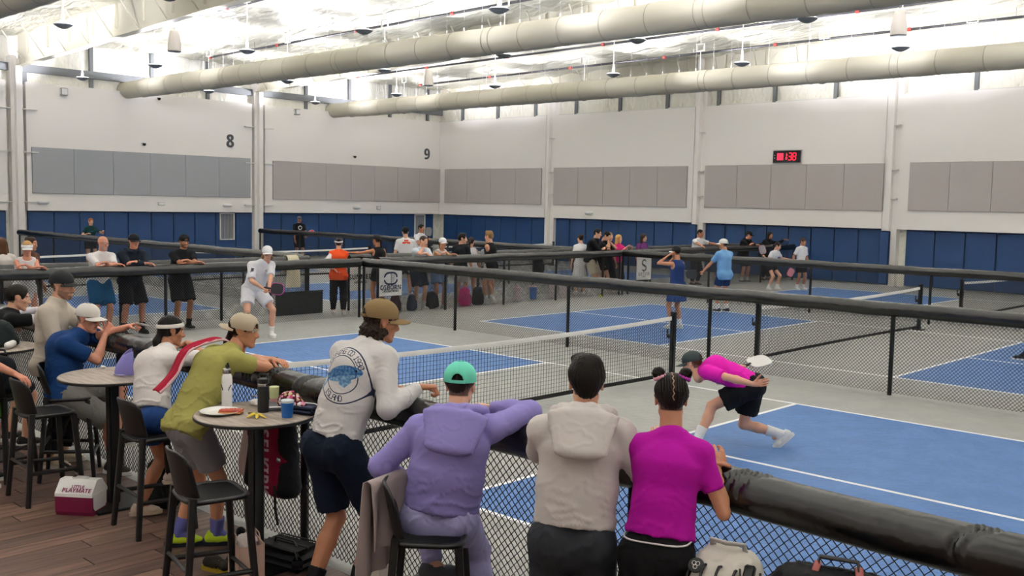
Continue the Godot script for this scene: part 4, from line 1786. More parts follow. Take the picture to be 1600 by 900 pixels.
func seven(d: MB, on: String, c: Vector3, w: float, h: float) -> void:
	var s := 0.024
	var seg := {"a": [V(0, h / 2, 0), V(w - s, s, 0.008)], "g": [V(0, 0, 0), V(w - s, s, 0.008)], "d": [V(0, -h / 2, 0), V(w - s, s, 0.008)], "b": [V(w / 2, h / 4, 0), V(s, h / 2 - s, 0.008)], "c": [V(w / 2, -h / 4, 0), V(s, h / 2 - s, 0.008)], "f": [V(-w / 2, h / 4, 0), V(s, h / 2 - s, 0.008)], "e": [V(-w / 2, -h / 4, 0), V(s, h / 2 - s, 0.008)]}
	for k in on:
		var x: float = seg[k][0].x + (seg[k][0].y) * 0.10
		d.box(c + V(x, seg[k][0].y, 0), seg[k][1])

func acoustic(where: String, at: Vector3, along: Vector3, length: float, height: float, m: Material, n: int) -> void:
	var t := thing("acoustic_panel", ("grey" if m == mats.panel_grey else "taupe") + " fabric acoustic panels on the " + where, "acoustic panel", at, 0.0, "fabric acoustic panels")
	var out := V(0, 0, 1) if along.x > 0 else V(1, 0, 0)
	var w := length / n
	for k in n:
		var mb := MB.new()
		var c := along * (w * (k + 0.5)) + V(0, height * 0.5, 0) + out * 0.025
		var s := along.abs() * (w - 0.003) + V(0, height, 0) + out * 0.05
		mb.box(c, s, Basis.IDENTITY, 0.004)
		part("panel", mb, m, t)

func padding(where: String, at: Vector3, along: Vector3, length: float, holes: Array) -> void:
	var t := thing("wall_padding", "dark blue wall padding along the " + where, "wall padding", at, 0.0, "dark blue wall padding")
	var out := V(0, 0, 1) if along.x > 0 else V(1, 0, 0)
	var n := int(round(length / 0.92))
	var w := length / n
	var height := 1.84
	for k in n:
		var mb := MB.new()
		mb.box(along * (w * (k + 0.5)) + V(0, height * 0.5, 0) + out * 0.035, along.abs() * (w - 0.006) + V(0, height, 0) + out * 0.07, Basis.IDENTITY, 0.02)
		part("pad", mb, mats.pad_blue, t)
	var cap := MB.new()
	cap.box(along * (length * 0.5) + V(0, height + 0.015, 0) + out * 0.04, along.abs() * length + V(0, 0.03, 0) + out * 0.09)
	part("top_rail", cap, mats.black, t)

# ---------------------------------------------------------------- courts and nets
const SW := 3.048
const SL := 6.706
const NV := 2.134

func court(cx: float, cz: float, where: String, net_where: String) -> void:
	var t := thing("court_surface", "blue pickleball court with white lines, " + where, "court", V(cx, 0, cz), 0.0, "blue pickleball courts")
	for s in [-1.0, 1.0]:
		for q in [-1.0, 1.0]:
			var mb := MB.new()
			mb.box(V(s * (SL + NV) * 0.5, 0.0012, q * SW * 0.5), V(SL - NV, 0.0024, SW))
			part("service_area", mb, mats.court_blue, t)
		var ln := MB.new()
		ln.box(V(0, 0.0022, s * SW), V(SL * 2 + 0.05, 0.0044, 0.052))
		part("sideline", ln, mats.line, t)
		ln = MB.new()
		ln.box(V(s * SL, 0.0021, 0), V(0.052, 0.0042, SW * 2))
		part("baseline", ln, mats.line, t)
		ln = MB.new()
		ln.box(V(s * NV, 0.0021, 0), V(0.052, 0.0042, SW * 2))
		part("kitchen_line", ln, mats.line, t)
		ln = MB.new()
		ln.box(V(s * (SL + NV) * 0.5, 0.0020, 0), V(SL - NV, 0.0040, 0.052))
		part("centre_line", ln, mats.line, t)
	var n := thing("net", "black net with white top tape " + net_where, "net", V(cx, 0, cz), 0.0, "pickleball nets")
	for s in [-1.0, 1.0]:
		var po := MB.new()
		po.box(V(0, 0.49, s * 3.36), V(0.075, 0.98, 0.075), Basis.IDENTITY, 0.012)
		po.box(V(0, 0.012, s * 3.36), V(0.22, 0.024, 0.16))
		part("post", po, mats.post_black, n)
		var w := MB.new()
		w.bar(V(-0.09, 0.62, s * 3.36), V(0.0, 0.62, s * 3.36), 0.035, 10)
		w.bar(V(-0.10, 0.62, s * 3.36), V(-0.10, 0.72, s * 3.36), 0.012, 6)
		part("winder", w, mats.post_black, n)
	var top := func(z: float): return 0.862 + 0.052 * pow(z / 3.3, 2)
	var tape := MB.new()
	tape.sheet(24, 1, func(u, w2): return V(0.006 + 0.004 * sin(u * 31.0), top.call(lerpf(3.31, -3.31, u)) - 0.055 + 0.055 * w2, lerpf(3.31, -3.31, u)), 0.014)
	part("top_tape", tape, mats.tape_white, n)
	var bt := MB.new()
	bt.sheet(24, 1, func(u, w2): return V(0.006, 0.045 + 0.05 * w2 + 0.02 * sin(u * PI), lerpf(3.31, -3.31, u)), 0.012)
	part("bottom_tape", bt, mats.net_black, n)
	var mesh_ := MB.new()
	var r := 0.0016
	for k in 133:
		var z := -3.3 + 0.05 * k
		mesh_.box(V(0, (top.call(z) + 0.06) * 0.5, z), V(r * 2, top.call(z) - 0.06, r * 2))
	for k in 16:
		var y := 0.09 + 0.049 * k
		for q in 6:
			var z0 := -3.3 + 1.1 * q
			var a := V(0, y * top.call(z0) / 0.862, z0)
			var b := V(0, y * top.call(z0 + 1.1) / 0.862, z0 + 1.1)
			mesh_.bar(a, b, r * 1.1, 4)
	tag(part("net_mesh", mesh_, mats.net_black, n), "", "", "", "stuff")

func courts() -> void:
	court(0, 0, "nearest the padded rail", "across the nearest court")
	court(0, -9.14, "middle one of the right row, behind the second fence", "across the middle court on the right")
	court(0, -18.28, "farthest one of the right row, along the back wall", "across the court along the back wall")
	court(-18.55, 0, "at the left, nearest the camera", "on the nearest left court")
	court(-18.55, -9.14, "middle one of the left row", "on the middle left court")
	court(-18.55, -18.6, "farthest of the left row, by the corner", "on the far left court by the corner")

# ---------------------------------------------------------------- fences
var link_cache := {}

# one panel of chain link in the local xy plane, from x 0 to w and y 0.05 to 1.08
func chain_link(w: float, fine: bool) -> Mesh:
	var key := "%0.2f%s" % [w, fine]
	if link_cache.has(key):
		return link_cache[key]
	var mb := MB.new()
	var p := 0.0252 if fine else 0.0505
	var y0 := 0.03
	var y1 := 1.09
	var r := 0.0034 if fine else 0.0030
	if fine:
		var n := int(w / p)
		for k in n + 1:
			var pts := []
			var rows := int((y1 - y0) / p)
			for q in rows + 1:
				var s := 1.0 if (q + k) & 1 else -1.0
				var x := clampf(p * k + s * p * 0.56, 0.0, w)
				pts.append(V(x, y0 + q * p, s * 0.0028))
			mb.tube(pts, r, 5, false)
	else:
		var hgt := y1 - y0
		var n := int((w + hgt) / p) + 1
		for s in [-1.0, 1.0]:
			for k in n:
				var xa := p * k - hgt if s > 0 else p * k
				var a := V(xa, y0, 0.002 * s)
				var b := V(xa + hgt * s, y1, 0.002 * s)
				var lo := minf(a.x, b.x)
				if lo < 0.0:
					if a.x < b.x:
						a = a.lerp(b, -a.x / (b.x - a.x))
					else:
						b = b.lerp(a, -b.x / (a.x - b.x))
				if maxf(a.x, b.x) > w:
					if a.x > b.x:
						a = a.lerp(b, (a.x - w) / (a.x - b.x))
					else:
						b = b.lerp(a, (b.x - w) / (b.x - a.x))
				if a.distance_to(b) > 0.02:
					mb.tube([a, b], r, 4, false)
	link_cache[key] = mb.mesh()
	return link_cache[key]

# a fence from a to b (on the floor) with a padded top rail
func fence(label: String, a: Vector3, b: Vector3, first: float, step: float, fine := false, thick := 0.096) -> Node3D:
	var L := a.distance_to(b)
	var d := (b - a).normalized()
	var t := thing("padded_fence", label, "fence", a, atan2(-d.z, d.x), "low padded chain-link fences")
	var xs := [0.0]
	var x := first
	while x < L - 0.3:
		xs.append(x)
		x += step
	xs.append(L)
	var pm := MB.new()
	pm.tube([V(0, 0, 0), V(0, 1.16, 0)], 0.030, 10)
	var pmesh := pm.mesh()
	for k in xs.size():
		part("post", pmesh, mats.post_black, t, Transform3D(Basis.IDENTITY, V(xs[k], 0, 0)))
		if k + 1 < xs.size():
			var w: float = xs[k + 1] - xs[k]
			tag(part("chain_link", chain_link(w, fine), mats.wire_black, t, Transform3D(Basis.IDENTITY, V(xs[k], 0, 0))), "", "", "", "stuff")
	var br := MB.new()
	br.bar(V(0, 1.10, 0), V(L, 1.10, 0), 0.018, 6)
	part("rail_pipe", br, mats.post_black, t)
	# the foam pad in its creased vinyl sleeve
	var pad := MB.new()
	var seg := 28 if fine else 14
	var n := int(L / (0.006 if fine else 0.05))
	var n0 := pad.v.size()
	for i in n + 1:
		var xx := L * i / n
		for k in seg:
			var an := TAU * k / seg
			var cr := nzf.get_noise_2d(xx * 1.3 + a.x, a.z * 3.0)
			# bunches of diagonal creases in the vinyl, from the top round to the front
			var rr := thick * (1.0 + 0.03 * cr)
			var slant := xx + 0.075 * cos(an) + 0.01 * sin(an * 3.0)
			var cellx := floorf(slant / 0.37)
			var hsh := absf(fposmod(sin(cellx * 12.9898 + a.x * 3.1 + a.z) * 43758.5453, 1.0))
			if hsh > 0.30:
				var u := slant - (cellx + 0.25 + 0.4 * hsh) * 0.37
				var cover := smoothstep(-0.25, 0.35, sin(an)) * smoothstep(1.0, 0.5, -cos(an))
				for q in (3 if hsh > 0.6 else 2):
					rr -= (0.015 if fine else 0.009) * cover * exp(-pow((u - 0.050 * q + 0.04) / (0.011 if fine else 0.02), 2.0)) * (1.0 - 0.25 * q)
					rr += 0.0060 * cover * exp(-pow((u - 0.050 * q + 0.064) / (0.012 if fine else 0.02), 2.0))
			rr += 0.004 * nzf.get_noise_3d(xx * 2.0, an * 2.0, a.z)
			var sag := 0.010 * nzf.get_noise_1d(xx * 0.8 + a.z * 5.0)
			pad.v.append(V(xx, RAIL + sag + sin(an) * rr * 1.02, cos(an) * rr))
	for i in n:
		for k in seg:
			var q := n0 + i * seg + k
			var q2 := n0 + i * seg + (k + 1) % seg
			pad.t.append_array(PackedInt32Array([q, q + seg, q2, q2, q + seg, q2 + seg]))
	for e in [0, n]:
		var c := pad.v.size()
		for k in seg:
			pad.v.append(pad.v[n0 + e * seg + k])
		for k in range(1, seg - 1):
			pad.t.append_array(PackedInt32Array([c, c + k, c + k + 1] if e == 0 else [c, c + k + 1, c + k]))
	part("rail_pad", pad, mats.vinyl_black, t)
	return t

func fences() -> void:
	fence("black padded fence along the spectators' floor, nearest the camera", V(-8.79, 0, 4.62), V(10.6, 0, 4.62), 2.47, 2.88, true, 0.101)
	fence("black padded fence between the nearest and the middle court on the right", V(-8.79, 0, -4.62), V(10.4, 0, -4.62), 2.86, 2.873)
	fence("black padded fence between the middle and the far court on the right", V(-8.79, 0, -13.75), V(10.4, 0, -13.75), 2.8, 2.86)
	fence("black padded fence with a bald man and two men in black leaning on it", V(-8.79, 0, -4.5), V(-8.79, 0, 4.5), 2.2, 2.2)
	fence("black padded fence at the end of the middle court, hung with the round-logo sign", V(-8.79, 0, -13.6), V(-8.79, 0, -5.0), 0.75, 1.95)
	fence("black padded fence at the end of the far court, hung with the hexagon-logo sign", V(-8.79, 0, -23.6), V(-8.79, 0, -14.0), 2.2, 2.4)
	fence("black padded fence beyond the aisle, draped with a cream towel", V(-9.95, 0, -4.0), V(-9.95, 0, 4.5), 2.1, 2.1)
	fence("black padded fence beyond the aisle behind the group of spectators", V(-9.95, 0, -13.4), V(-9.95, 0, -5.1), 2.1, 2.1)
	fence("black padded fence beyond the aisle toward the far corner", V(-9.95, 0, -23.6), V(-9.95, 0, -14.3), 2.3, 2.3)
	fence("black padded fence dividing the two nearer left courts", V(-27.2, 0, -4.4), V(-10.6, 0, -4.4), 2.8, 2.8)
	fence("black padded fence dividing the two farther left courts", V(-27.2, 0, -13.75), V(-10.6, 0, -13.75), 2.8, 2.8)

# ---------------------------------------------------------------- bar tables and stools
func bar_table(label: String, x: float, z: float) -> Node3D:
	var t := thing("bar_table", label, "table", V(x, -0.0, z), 0.0, "round bar tables along the fence")
	var mb := MB.new()
	mb.lathe([Vector2(0.0, 1.030), Vector2(0.38, 1.030), Vector2(0.398, 1.034), Vector2(0.405, 1.042), Vector2(0.405, 1.052), Vector2(0.400, 1.059), Vector2(0.392, 1.0615), Vector2(0.0, 1.0615)], 56)
	part("tabletop", mb, mats.tabletop, t)
	var ed := MB.new()
	ed.lathe([Vector2(0.404, 1.034), Vector2(0.4075, 1.038), Vector2(0.4075, 1.052), Vector2(0.404, 1.056)], 56)
	part("edge_band", ed, mats.plastic_grey, t)
	var po := MB.new()
	po.box(V(0, 0.52, 0), V(0.082, 1.02, 0.082), Basis.IDENTITY, 0.008)
	part("column", po, mats.post_black, t)
	var ba := MB.new()
	ba.box(V(0, 0.010, 0), V(0.46, 0.020, 0.46), Basis.IDENTITY, 0.006)
	part("base", ba, mats.post_black, t)
	var sp := MB.new()
	sp.box(V(0, 1.015, 0), V(0.40, 0.03, 0.05))
	sp.box(V(0, 1.0145, 0), V(0.05, 0.029, 0.40))
	part("bracket", sp, mats.post_black, t)
	return t

var stool0: Node3D

# a moulded plastic bar stool with a woven-look perforated seat; faces +z, its back at -z
func bar_stool(label: String, x: float, z: float, turn: float) -> Node3D:
	if stool0 != null:
		return dup(stool0, V(x, 0, z), deg_to_rad(turn), label, "black moulded bar stools")
	var t := thing("bar_stool", label, "bar stool", V(x, 0, z), deg_to_rad(turn), "black moulded bar stools")
	stool0 = t
	var hs := 0.72
	var seat := MB.new()
	var slot_w := 0.0105
	# the seat is a ring frame with thin slats across it
	var ring := []
	for k in 33:
		var a := TAU * k / 32.0
		var c := signf(cos(a)) * pow(absf(cos(a)), 0.45) * 0.195
		var s := signf(sin(a)) * pow(absf(sin(a)), 0.45) * 0.185
		ring.append(V(c, hs - 0.012 + 0.012 * absf(c / 0.195) * 0.5, s))
	seat.tube(ring, 0.017, 8, false, 0.8)
	seat.box(V(0, hs - 0.022, 0), V(0.37, 0.010, 0.35), Basis.IDENTITY, 0.004)
	part("seat", seat, mats.plastic_black, t)
	for k in 26:
		var mb := MB.new()
		var xx := -0.175 + 0.014 * k
		mb.box(V(xx, hs - 0.012, 0), V(slot_w, 0.012, 0.34), Basis.IDENTITY, 0.002)
		part("seat_slat", mb, mats.plastic_grey, t)
	var shape := func(u: float, w: float) -> Vector3:
		var a := (u - 0.5) * 1.9
		var y := hs + 0.02 + w * (0.265 - 0.06 * pow(absf(u - 0.5) * 2.0, 4.0))
		return V(sin(a) * (0.205 + 0.012 * w), y, -0.03 - cos(a) * 0.165 - 0.055 * w)
	var back := MB.new()
	back.sheet(22, 9, shape, 0.011)
	part("backrest", back, mats.plastic_black, t)
	var edge := MB.new()
	var pts := []
	for k in 10:
		pts.append(shape.call(0.0, k / 9.0))
	for k in range(1, 22):
		pts.append(shape.call(k / 22.0, 1.0))
	for k in 10:
		pts.append(shape.call(1.0, 1.0 - k / 9.0))
	edge.tube(pts, 0.0095, 8)
	part("back_frame", edge, mats.plastic_black, t)
	# rows of small holes read as fine raised ribs
	for k in 11:
		var rb := MB.new()
		var p := []
		for q in 13:
			p.append(shape.call(0.06 + 0.88 * q / 12.0, 0.08 + 0.84 * k / 10.0) + V(0, 0, -0.006))
		rb.tube(p, 0.0042, 5)
		part("back_rib", rb, mats.plastic_grey, t)
	var foot := [V(-0.235, 0, -0.225), V(0.235, 0, -0.225), V(-0.225, 0, 0.215), V(0.225, 0, 0.215)]
	var head := [V(-0.185, hs + 0.02, -0.165), V(0.185, hs + 0.02, -0.165), V(-0.170, hs - 0.02, 0.165), V(0.170, hs - 0.02, 0.165)]
	for k in 4:
		var lg := MB.new()
		lg.tube([foot[k], foot[k].lerp(head[k], 0.5), head[k]], [0.0225, 0.0255, 0.028], 4, true, 1.0, V(0.7, 0, 0.72))
		part("leg", lg, mats.plastic_black, t)
	for q in [[0, 1, 0.42], [2, 3, 0.30], [0, 2, 0.36], [1, 3, 0.36]]:
		var st := MB.new()
		st.tube([foot[q[0]].lerp(head[q[0]], q[2]), foot[q[1]].lerp(head[q[1]], q[2])], 0.017, 4)
		part("footrest", st, mats.plastic_black, t)
	return t

func furniture() -> void:
	bar_table("round bar table with pizza, bottles and a blue tumbler on it", 2.39, 5.06)
	bar_table("round bar table with only a lavender visor and a crumpled napkin on it", 0.40, 5.13)
	bar_table("round bar table at the far left with dark bags on it", -1.72, 5.30)
	bar_stool("empty bar stool turned with its back to the camera, before the pizza table", 2.78, 5.62, 168.0)
	bar_stool("bar stool with a taupe towel over its back, under the lavender hoodie", 4.26, 5.16, 132.0)
	bar_stool("bar stool under the woman in the white shirt and headband", 1.16, 5.16, 176.0)
	bar_stool("empty bar stool at the left with a hand resting on its back", -0.16, 5.44, 178.0)
	bar_stool("bar stool under the man in the navy polo", -0.68, 5.02, 150.0)
	bar_stool("bar stool at the left edge with a dark backpack hung on it", -1.05, 5.50, 215.0)

# ---------------------------------------------------------------- spectators near the camera and the two nearest players
const A_RAIL := "spectators along the near fence"

func near_people() -> void:
	var p1 := {at = V(5.22, 0, 5.10), h = 1.78, yaw = -141.0, hyaw = -138.0, res = "hi", w = 1.03, skin = "fair", hc = "17130f", hair = "quiff", pel = V(5.22, 0.945, 5.12), neck = V(5.185, 1.485, 5.03), head = V(5.165, 1.640, 4.985),
		lh = V(4.78, 1.295, 4.74), rh = V(5.36, 1.295, 4.66), re = V(5.62, 1.0, 5.10), le = V(4.8, 0.9, 5.3), lg = "flat", rg = "flat", feet = 0.13,
		top = {c = "c9c3c0", sl = 1.98, hood = true, hoodsize = 1.3, name = "hoodie", ease = 0.028, hem = -0.04, loose = 0.020, fold = 0.006}, bot = {type = "pants", c = "33363c", len = 1.95, flare = 0.028, rise = 0.13}, shoe = "2a2a2c", sole = "dddddd"}
	person("man in an off-white hoodie and charcoal trousers, seen from behind", p1, A_RAIL)
	var p2 := {at = V(5.56, 0, 4.98), h = 1.68, f = true, yaw = -158.0, hyaw = -140.0, res = "hi", skin = "warm", hc = "1b1512", hair = "part", pel = V(5.60, 0.93, 4.965), neck = V(5.555, 1.425, 4.82), head = V(5.505, 1.585, 4.765), hp = 6.0,
		rh = V(5.705, 1.285, 4.665), re = V(6.0, 0.95, 5.2), lh = V(5.62, 1.295, 4.72), le = V(5.2, 0.9, 4.9), rd = V(-0.15, 0.35, -0.9), ld = V(0.75, 0.05, -0.65), rp = V(-0.9, -0.3, 0.0), lp = V(0, -1, 0), rg = "relax", lg = "flat", w = 0.98,
		top = {c = "b3149c", sl = 0.62, ease = 0.018, hem = -0.055, loose = 0.010, name = "shirt", fold = 0.005, waist = 1.1}, bot = {type = "skirt", c = "121214", len = 0.40, flare = 0.03, ease = 0.012, rise = 0.14}, shoe = "e8e8e8"}
	var lady := person("young woman in a magenta shirt with two hair buns, hands on the rail", p2, A_RAIL)
	hair_buns(lady, p2)
	skirt_line(lady, p2)
	var p3 := {at = V(4.26, 0, 5.10), h = 1.78, yaw = -138.0, sy = -140.0, hyaw = -150.0, res = "hi", w = 1.10, skin = "fair", hc = "2b211b", hair = "short", pel = V(4.215, 0.80, 5.05), neck = V(4.225, 1.325, 4.94), head = V(4.16, 1.468, 4.86), hunch = 0.05, hp = 8.0,
		lh = V(3.985, 0.875, 5.05), le = V(3.75, 1.0, 5.55), rh = V(4.17, 1.315, 4.635), re = V(4.75, 1.32, 4.50), roll = 0.03, ld = V(0.25, -0.15, -0.9), lp = V(0, -1, 0), rg = "flat", lg = "flat", rd = V(-0.9, 0, -0.1),
		rf = V(4.27, 0.09, 4.76), rk = V(3.6, 1.1, 4.2), lf = V(4.03, 0.42, 4.93), lk = V(3.4, 1.2, 4.6), rt = 215.0, lt = 150.0,
		top = {c = "8f86c6", sl = 1.95, hood = true, hoodsize = 1.4, name = "hoodie", ease = 0.030, hem = -0.005, loose = 0.020, fold = 0.007}, bot = {type = "pants", c = "a3a0cd", len = 1.97, flare = 0.024, name = "joggers", rise = 0.12}, shoe = "4a4c52", sole = "55565a",
		cap = {c = "6fd6ba", turn = 8.0, lift = 0.004}}
	person("man in a lavender hoodie and mint cap, seated on a stool", p3, A_RAIL)
	var p4 := {at = V(3.12, 0, 4.98), h = 1.93, yaw = -172.0, sy = -168.0, hyaw = 158.0, res = "hi", w = 0.90, skin = "tan", hc = "2a1d16", hair = "curls", pel = V(3.17, 0.99, 4.99), neck = V(3.20, 1.585, 4.745), head = V(3.215, 1.728, 4.665), hunch = 0.03, hp = 10.0,
		rh = V(3.50, 1.335, 4.585), re = V(3.6, 1.0, 5.1), lh = V(3.28, 1.30, 4.60), le = V(2.75, 1.1, 4.6), rd = V(0.5, 0.0, -0.85), ld = V(0.9, 0, -0.3), rg = "grip", lg = "relax",
		lf = V(3.16, 0.09, 5.16), rf = V(3.34, 0.09, 4.95), rk = V(3.6, 0.5, 4.0), lk = V(3.1, 0.5, 4.0), lt = 185.0, rt = 170.0,
		top = {c = "cfcccb", sl = 1.97, ease = 0.028, hem = -0.02, loose = 0.014, fold = 0.007, cell = 0.0105, fs = V(3.5, 9.0, 3.5), name = "shirt"}, bot = {type = "shorts", c = "141d2e", len = 0.86, flare = 0.036, rise = 0.12, ease = 0.018}, shoe = "26262a", sock = "1c1c1e",
		cap = {c = "8a7350", turn = 0.0}}
	var fisher := person("tall man in a white long-sleeved shirt with a blue fish print, tan cap", p4, A_RAIL)
	fish_print(fisher, p4)
	var p5 := {at = V(1.76, 0, 5.10), h = 1.72, yaw = 176.0, sy = 174.0, hyaw = 130.0, res = "hi", w = 1.0, skin = "warm", hc = "241a16", hair = "lowpony", pel = V(1.79, 0.90, 5.20), neck = V(1.755, 1.385, 4.86), head = V(1.755, 1.525, 4.765), hunch = 0.05, hp = 4.0,
		rh = V(1.68, 1.30, 4.625), re = V(2.35, 1.15, 4.60), lh = V(1.86, 1.305, 4.58), le = V(1.2, 1.2, 4.6), rd = V(-0.95, 0.05, -0.2), ld = V(0.9, 0.0, -0.1), rg = "relax", lg = "relax", roll = 0.0,
		lf = V(1.66, 0.085, 5.24), rf = V(1.82, 0.085, 5.03), rt = 150.0, lt = 150.0, rk = V(2.0, 0.5, 4.0), lk = V(1.6, 0.5, 4.0),
		top = {c = "a09c58", sl = 0.55, ease = 0.026, hem = 0.10, loose = 0.018, fold = 0.008, name = "shirt", flare = 0.01}, bot = {type = "shorts", c = "85848a", len = 0.72, flare = 0.028}, shoe = "b9d531", sole = "20242c", sock = "5e5f9e", sockh = 0.30, lace = "c6e04a",
		cap = {c = "bcae98", turn = 168.0, tip = -6.0, logo = "1c1c1c", logoz = 1.0, logox = 0.0}}
	var bend := person("spectator in an olive yellow shirt and backwards tan cap, leaning on the rail", p5, A_RAIL)
	red_towel(bend, p5)
	var p6 := {at = V(1.02, 0, 5.16), h = 1.66, f = true, yaw = 172.0, sy = 170.0, hyaw = 165.0, res = "hi", w = 1.04, skin = "tan", hc = "141112", hair = "lowpony", pel = V(1.02, 0.835, 5.10), neck = V(0.83, 1.285, 4.89), head = V(0.765, 1.425, 4.81), hunch = 0.05, hp = 8.0,
		rh = V(0.82, 1.30, 4.62), re = V(1.4, 1.15, 4.70), lh = V(0.62, 1.30, 4.60), le = V(0.35, 1.0, 4.9), rd = V(-0.9, 0.05, -0.2), ld = V(0.9, 0, -0.2), rg = "relax", lg = "relax",
		lf = V(0.84, 0.085, 5.12), rf = V(0.98, 0.33, 4.92), lk = V(0.72, 0.6, 4.2), rk = V(1.1, 0.8, 4.2), lt = 160.0, rt = 165.0,
		top = {c = "d8d2d0", sl = 0.9, ease = 0.026, hem = -0.01, loose = 0.022, fold = 0.008, name = "shirt"}, bot = {type = "shorts", c = "2a4a86", len = 0.55, flare = 0.022}, shoe = "c9b8a8", sole = "c8b49e",
		cap = {c = "e0dcd6", type = "headband"}}
	person("woman in a white shirt with black hair and white headband, seated", p6, A_RAIL)
	var p7 := {at = V(-0.66, 0, 5.00), h = 1.76, yaw = 148.0, sy = 140.0, hyaw = 118.0, res = "hi", w = 1.14, skin = "pink", hc = "6e6258", hair = "short", pel = V(-0.72, 0.76, 5.02), neck = V(-0.75, 1.245, 4.90), head = V(-0.735, 1.385, 4.82), hunch = 0.07, hp = 10.0,
		rh = V(-0.60, 1.25, 4.73), re = V(-0.30, 0.5, 4.85), lh = V(-0.42, 1.33, 4.58), le = V(-0.5, 0.7, 4.4), rd = V(-0.05, 0.7, -0.6), ld = V(0.6, 0.25, -0.4), rp = V(-0.9, 0, -0.3), rg = "grip", lg = "grip", glasses = true,
		rf = V(-0.46, 0.09, 4.74), lf = V(-0.42, 0.36, 4.72), rk = V(0.0, 0.8, 4.5), lk = V(-0.3, 0.9, 4.2), rt = 120.0, lt = 130.0,
		top = {c = "173a6e", sl = 0.72, ease = 0.030, hem = 0.11, loose = 0.024, fold = 0.007, collar = 0.02, name = "polo"}, bot = {type = "shorts", c = "777672", len = 0.95, flare = 0.03}, shoe = "3a3634",
		cap = {c = "d6d2ca"}}
	person("older man in a navy polo, white cap and glasses, seated at the empty table", p7, A_RAIL)
	var ph := MB.new()
	ph.box(V(0, 0, 0), V(0.075, 0.009, 0.15), Basis.IDENTITY, 0.004)
	var phone := single("phone", ph, mats.white, "white phone in the hand of the man in the navy polo", "phone", V(-0.36, 1.345, 4.50), 0.6)
	phone.rotation.x = -0.25
	var p8 := {at = V(-1.12, 0, 4.98), h = 1.82, yaw = 138.0, sy = 136.0, hyaw = 126.0, res = "hi", w = 0.95, skin = "fair", hc = "2c211b", hair = "short", beard = true, pel = V(-1.14, 0.97, 4.99), neck = V(-1.16, 1.50, 4.93), head = V(-1.125, 1.655, 4.885), hunch = 0.02,
		rh = V(-0.86, 1.20, 4.78), re = V(-0.9, 0.9, 5.2), lh = V(-0.78, 1.24, 4.66), le = V(-1.2, 0.9, 4.6), rg = "grip", lg = "relax", rt = 140.0, lt = 150.0,
		top = {c = "bdb4a6", sl = 0.85, ease = 0.026, hem = 0.14, loose = 0.026, fold = 0.006, collar = 0.035, name = "shirt"}, bot = {type = "pants", c = "17181b", len = 1.85, flare = 0.016}, shoe = "c3b49b", sole = "d5cdbf",
		cap = {c = "2b2d30", bc = "303235", logo = "c8c8c8"}}
	person("bearded man in a beige short-sleeved shirt and black cap, standing at the left", p8, A_RAIL)
	var p9 := {at = V(-2.28, 0, 5.02), h = 1.76, yaw = 176.0, hyaw = 160.0, res = "hi", w = 1.1, skin = "fair", hc = "1d1815", hair = "short", pel = V(-2.12, 0.82, 5.16), neck = V(-2.13, 1.32, 4.97), head = V(-2.12, 1.465, 4.91), hunch = 0.06, hp = 10.0,
		rh = V(-2.12, 1.32, 4.62), re = V(-1.6, 1.2, 4.75), lh = V(-2.30, 1.32, 4.62), le = V(-2.7, 1.2, 4.8), rd = V(-0.8, 0.3, -0.3), rg = "grip", rk = V(-2.0, 0.8, 4.0), lk = V(-2.3, 0.8, 4.0), rf = V(-1.98, 0.09, 4.92), lf = V(-2.3, 0.09, 4.95),
		top = {c = "17181b", sl = 0.6, ease = 0.02, loose = 0.014, name = "shirt"}, over = {c = "cfccd6", sl = 1.9, ease = 0.004, loose = 0.006, fold = 0.002, name = "undershirt"}, bot = {type = "shorts", c = "22242a", len = 0.9}, shoe = "333333"}
	person("dark-haired man in a black shirt over white sleeves, arms on the rail", p9, A_RAIL)
	var p10 := {at = V(-0.86, 0, 5.72), h = 1.74, yaw = 160.0, res = "hi", skin = "pink", hc = "2a211c", hair = "short", rh = V(-0.46, 1.00, 5.56), re = V(-0.5, 0.8, 6.2), rp = V(0, -1, 0), rd = V(0.7, -0.25, -0.3), rg = "relax",
		top = {c = "2f4a5e", sl = 0.6, ease = 0.022, loose = 0.02, hem = 0.06, name = "shirt"}, bot = {type = "shorts", c = "5f9a3a", len = 0.85, flare = 0.03}, shoe = "333333"}
	person("person in blue shirt and green shorts at the left edge, hand on stool", p10, A_RAIL)
	# the two nearest players
	var pk := {at = V(2.92, 0, -0.35), h = 1.74, yaw = -68.0, sy = -60.0, hyaw = -78.0, res = "hi", skin = "fair", hc = "5a3c28", hair = "short", pel = V(2.93, 0.66, -0.46), neck = V(2.52, 0.80, -0.16), head = V(2.46, 0.865, -0.10), hunch = 0.06, hp = 18.0, tilt = 0.05,
		lh = V(3.22, 0.77, -0.02), le = V(2.9, 0.9, 0.3), ld = V(0.95, 0.25, -0.1), lp = V(0.1, 0.2, 1.0), lg = "flat", rh = V(2.62, 0.80, -0.72), re = V(2.5, 0.4, -1.0), rd = V(0.6, -0.05, -0.9), rg = "grip",
		lf = V(2.62, 0.085, 0.02), lk = V(2.2, 0.5, 0.0), rf = V(3.16, 0.14, -0.78), rk = V(2.7, -0.1, -0.5), lt = -70.0, rt = -50.0, rpitch = 42.0,
		top = {c = "e020b0", sl = 0.75, ease = 0.022, hem = 0.02, loose = 0.02, fold = 0.006, name = "shirt"}, bot = {type = "shorts", c = "15171b", len = 0.72, flare = 0.05}, shoe = "d9dcdc", sole = "cfd2d2", sock = "e2e2e2", sockh = 0.42,
		cap = {c = "3f4a4c", tip = -2.0}}
	var lunger := person("player in a bright pink shirt and black shorts lunging on the nearest court", pk, "players on the courts")
	var em := MB.new()
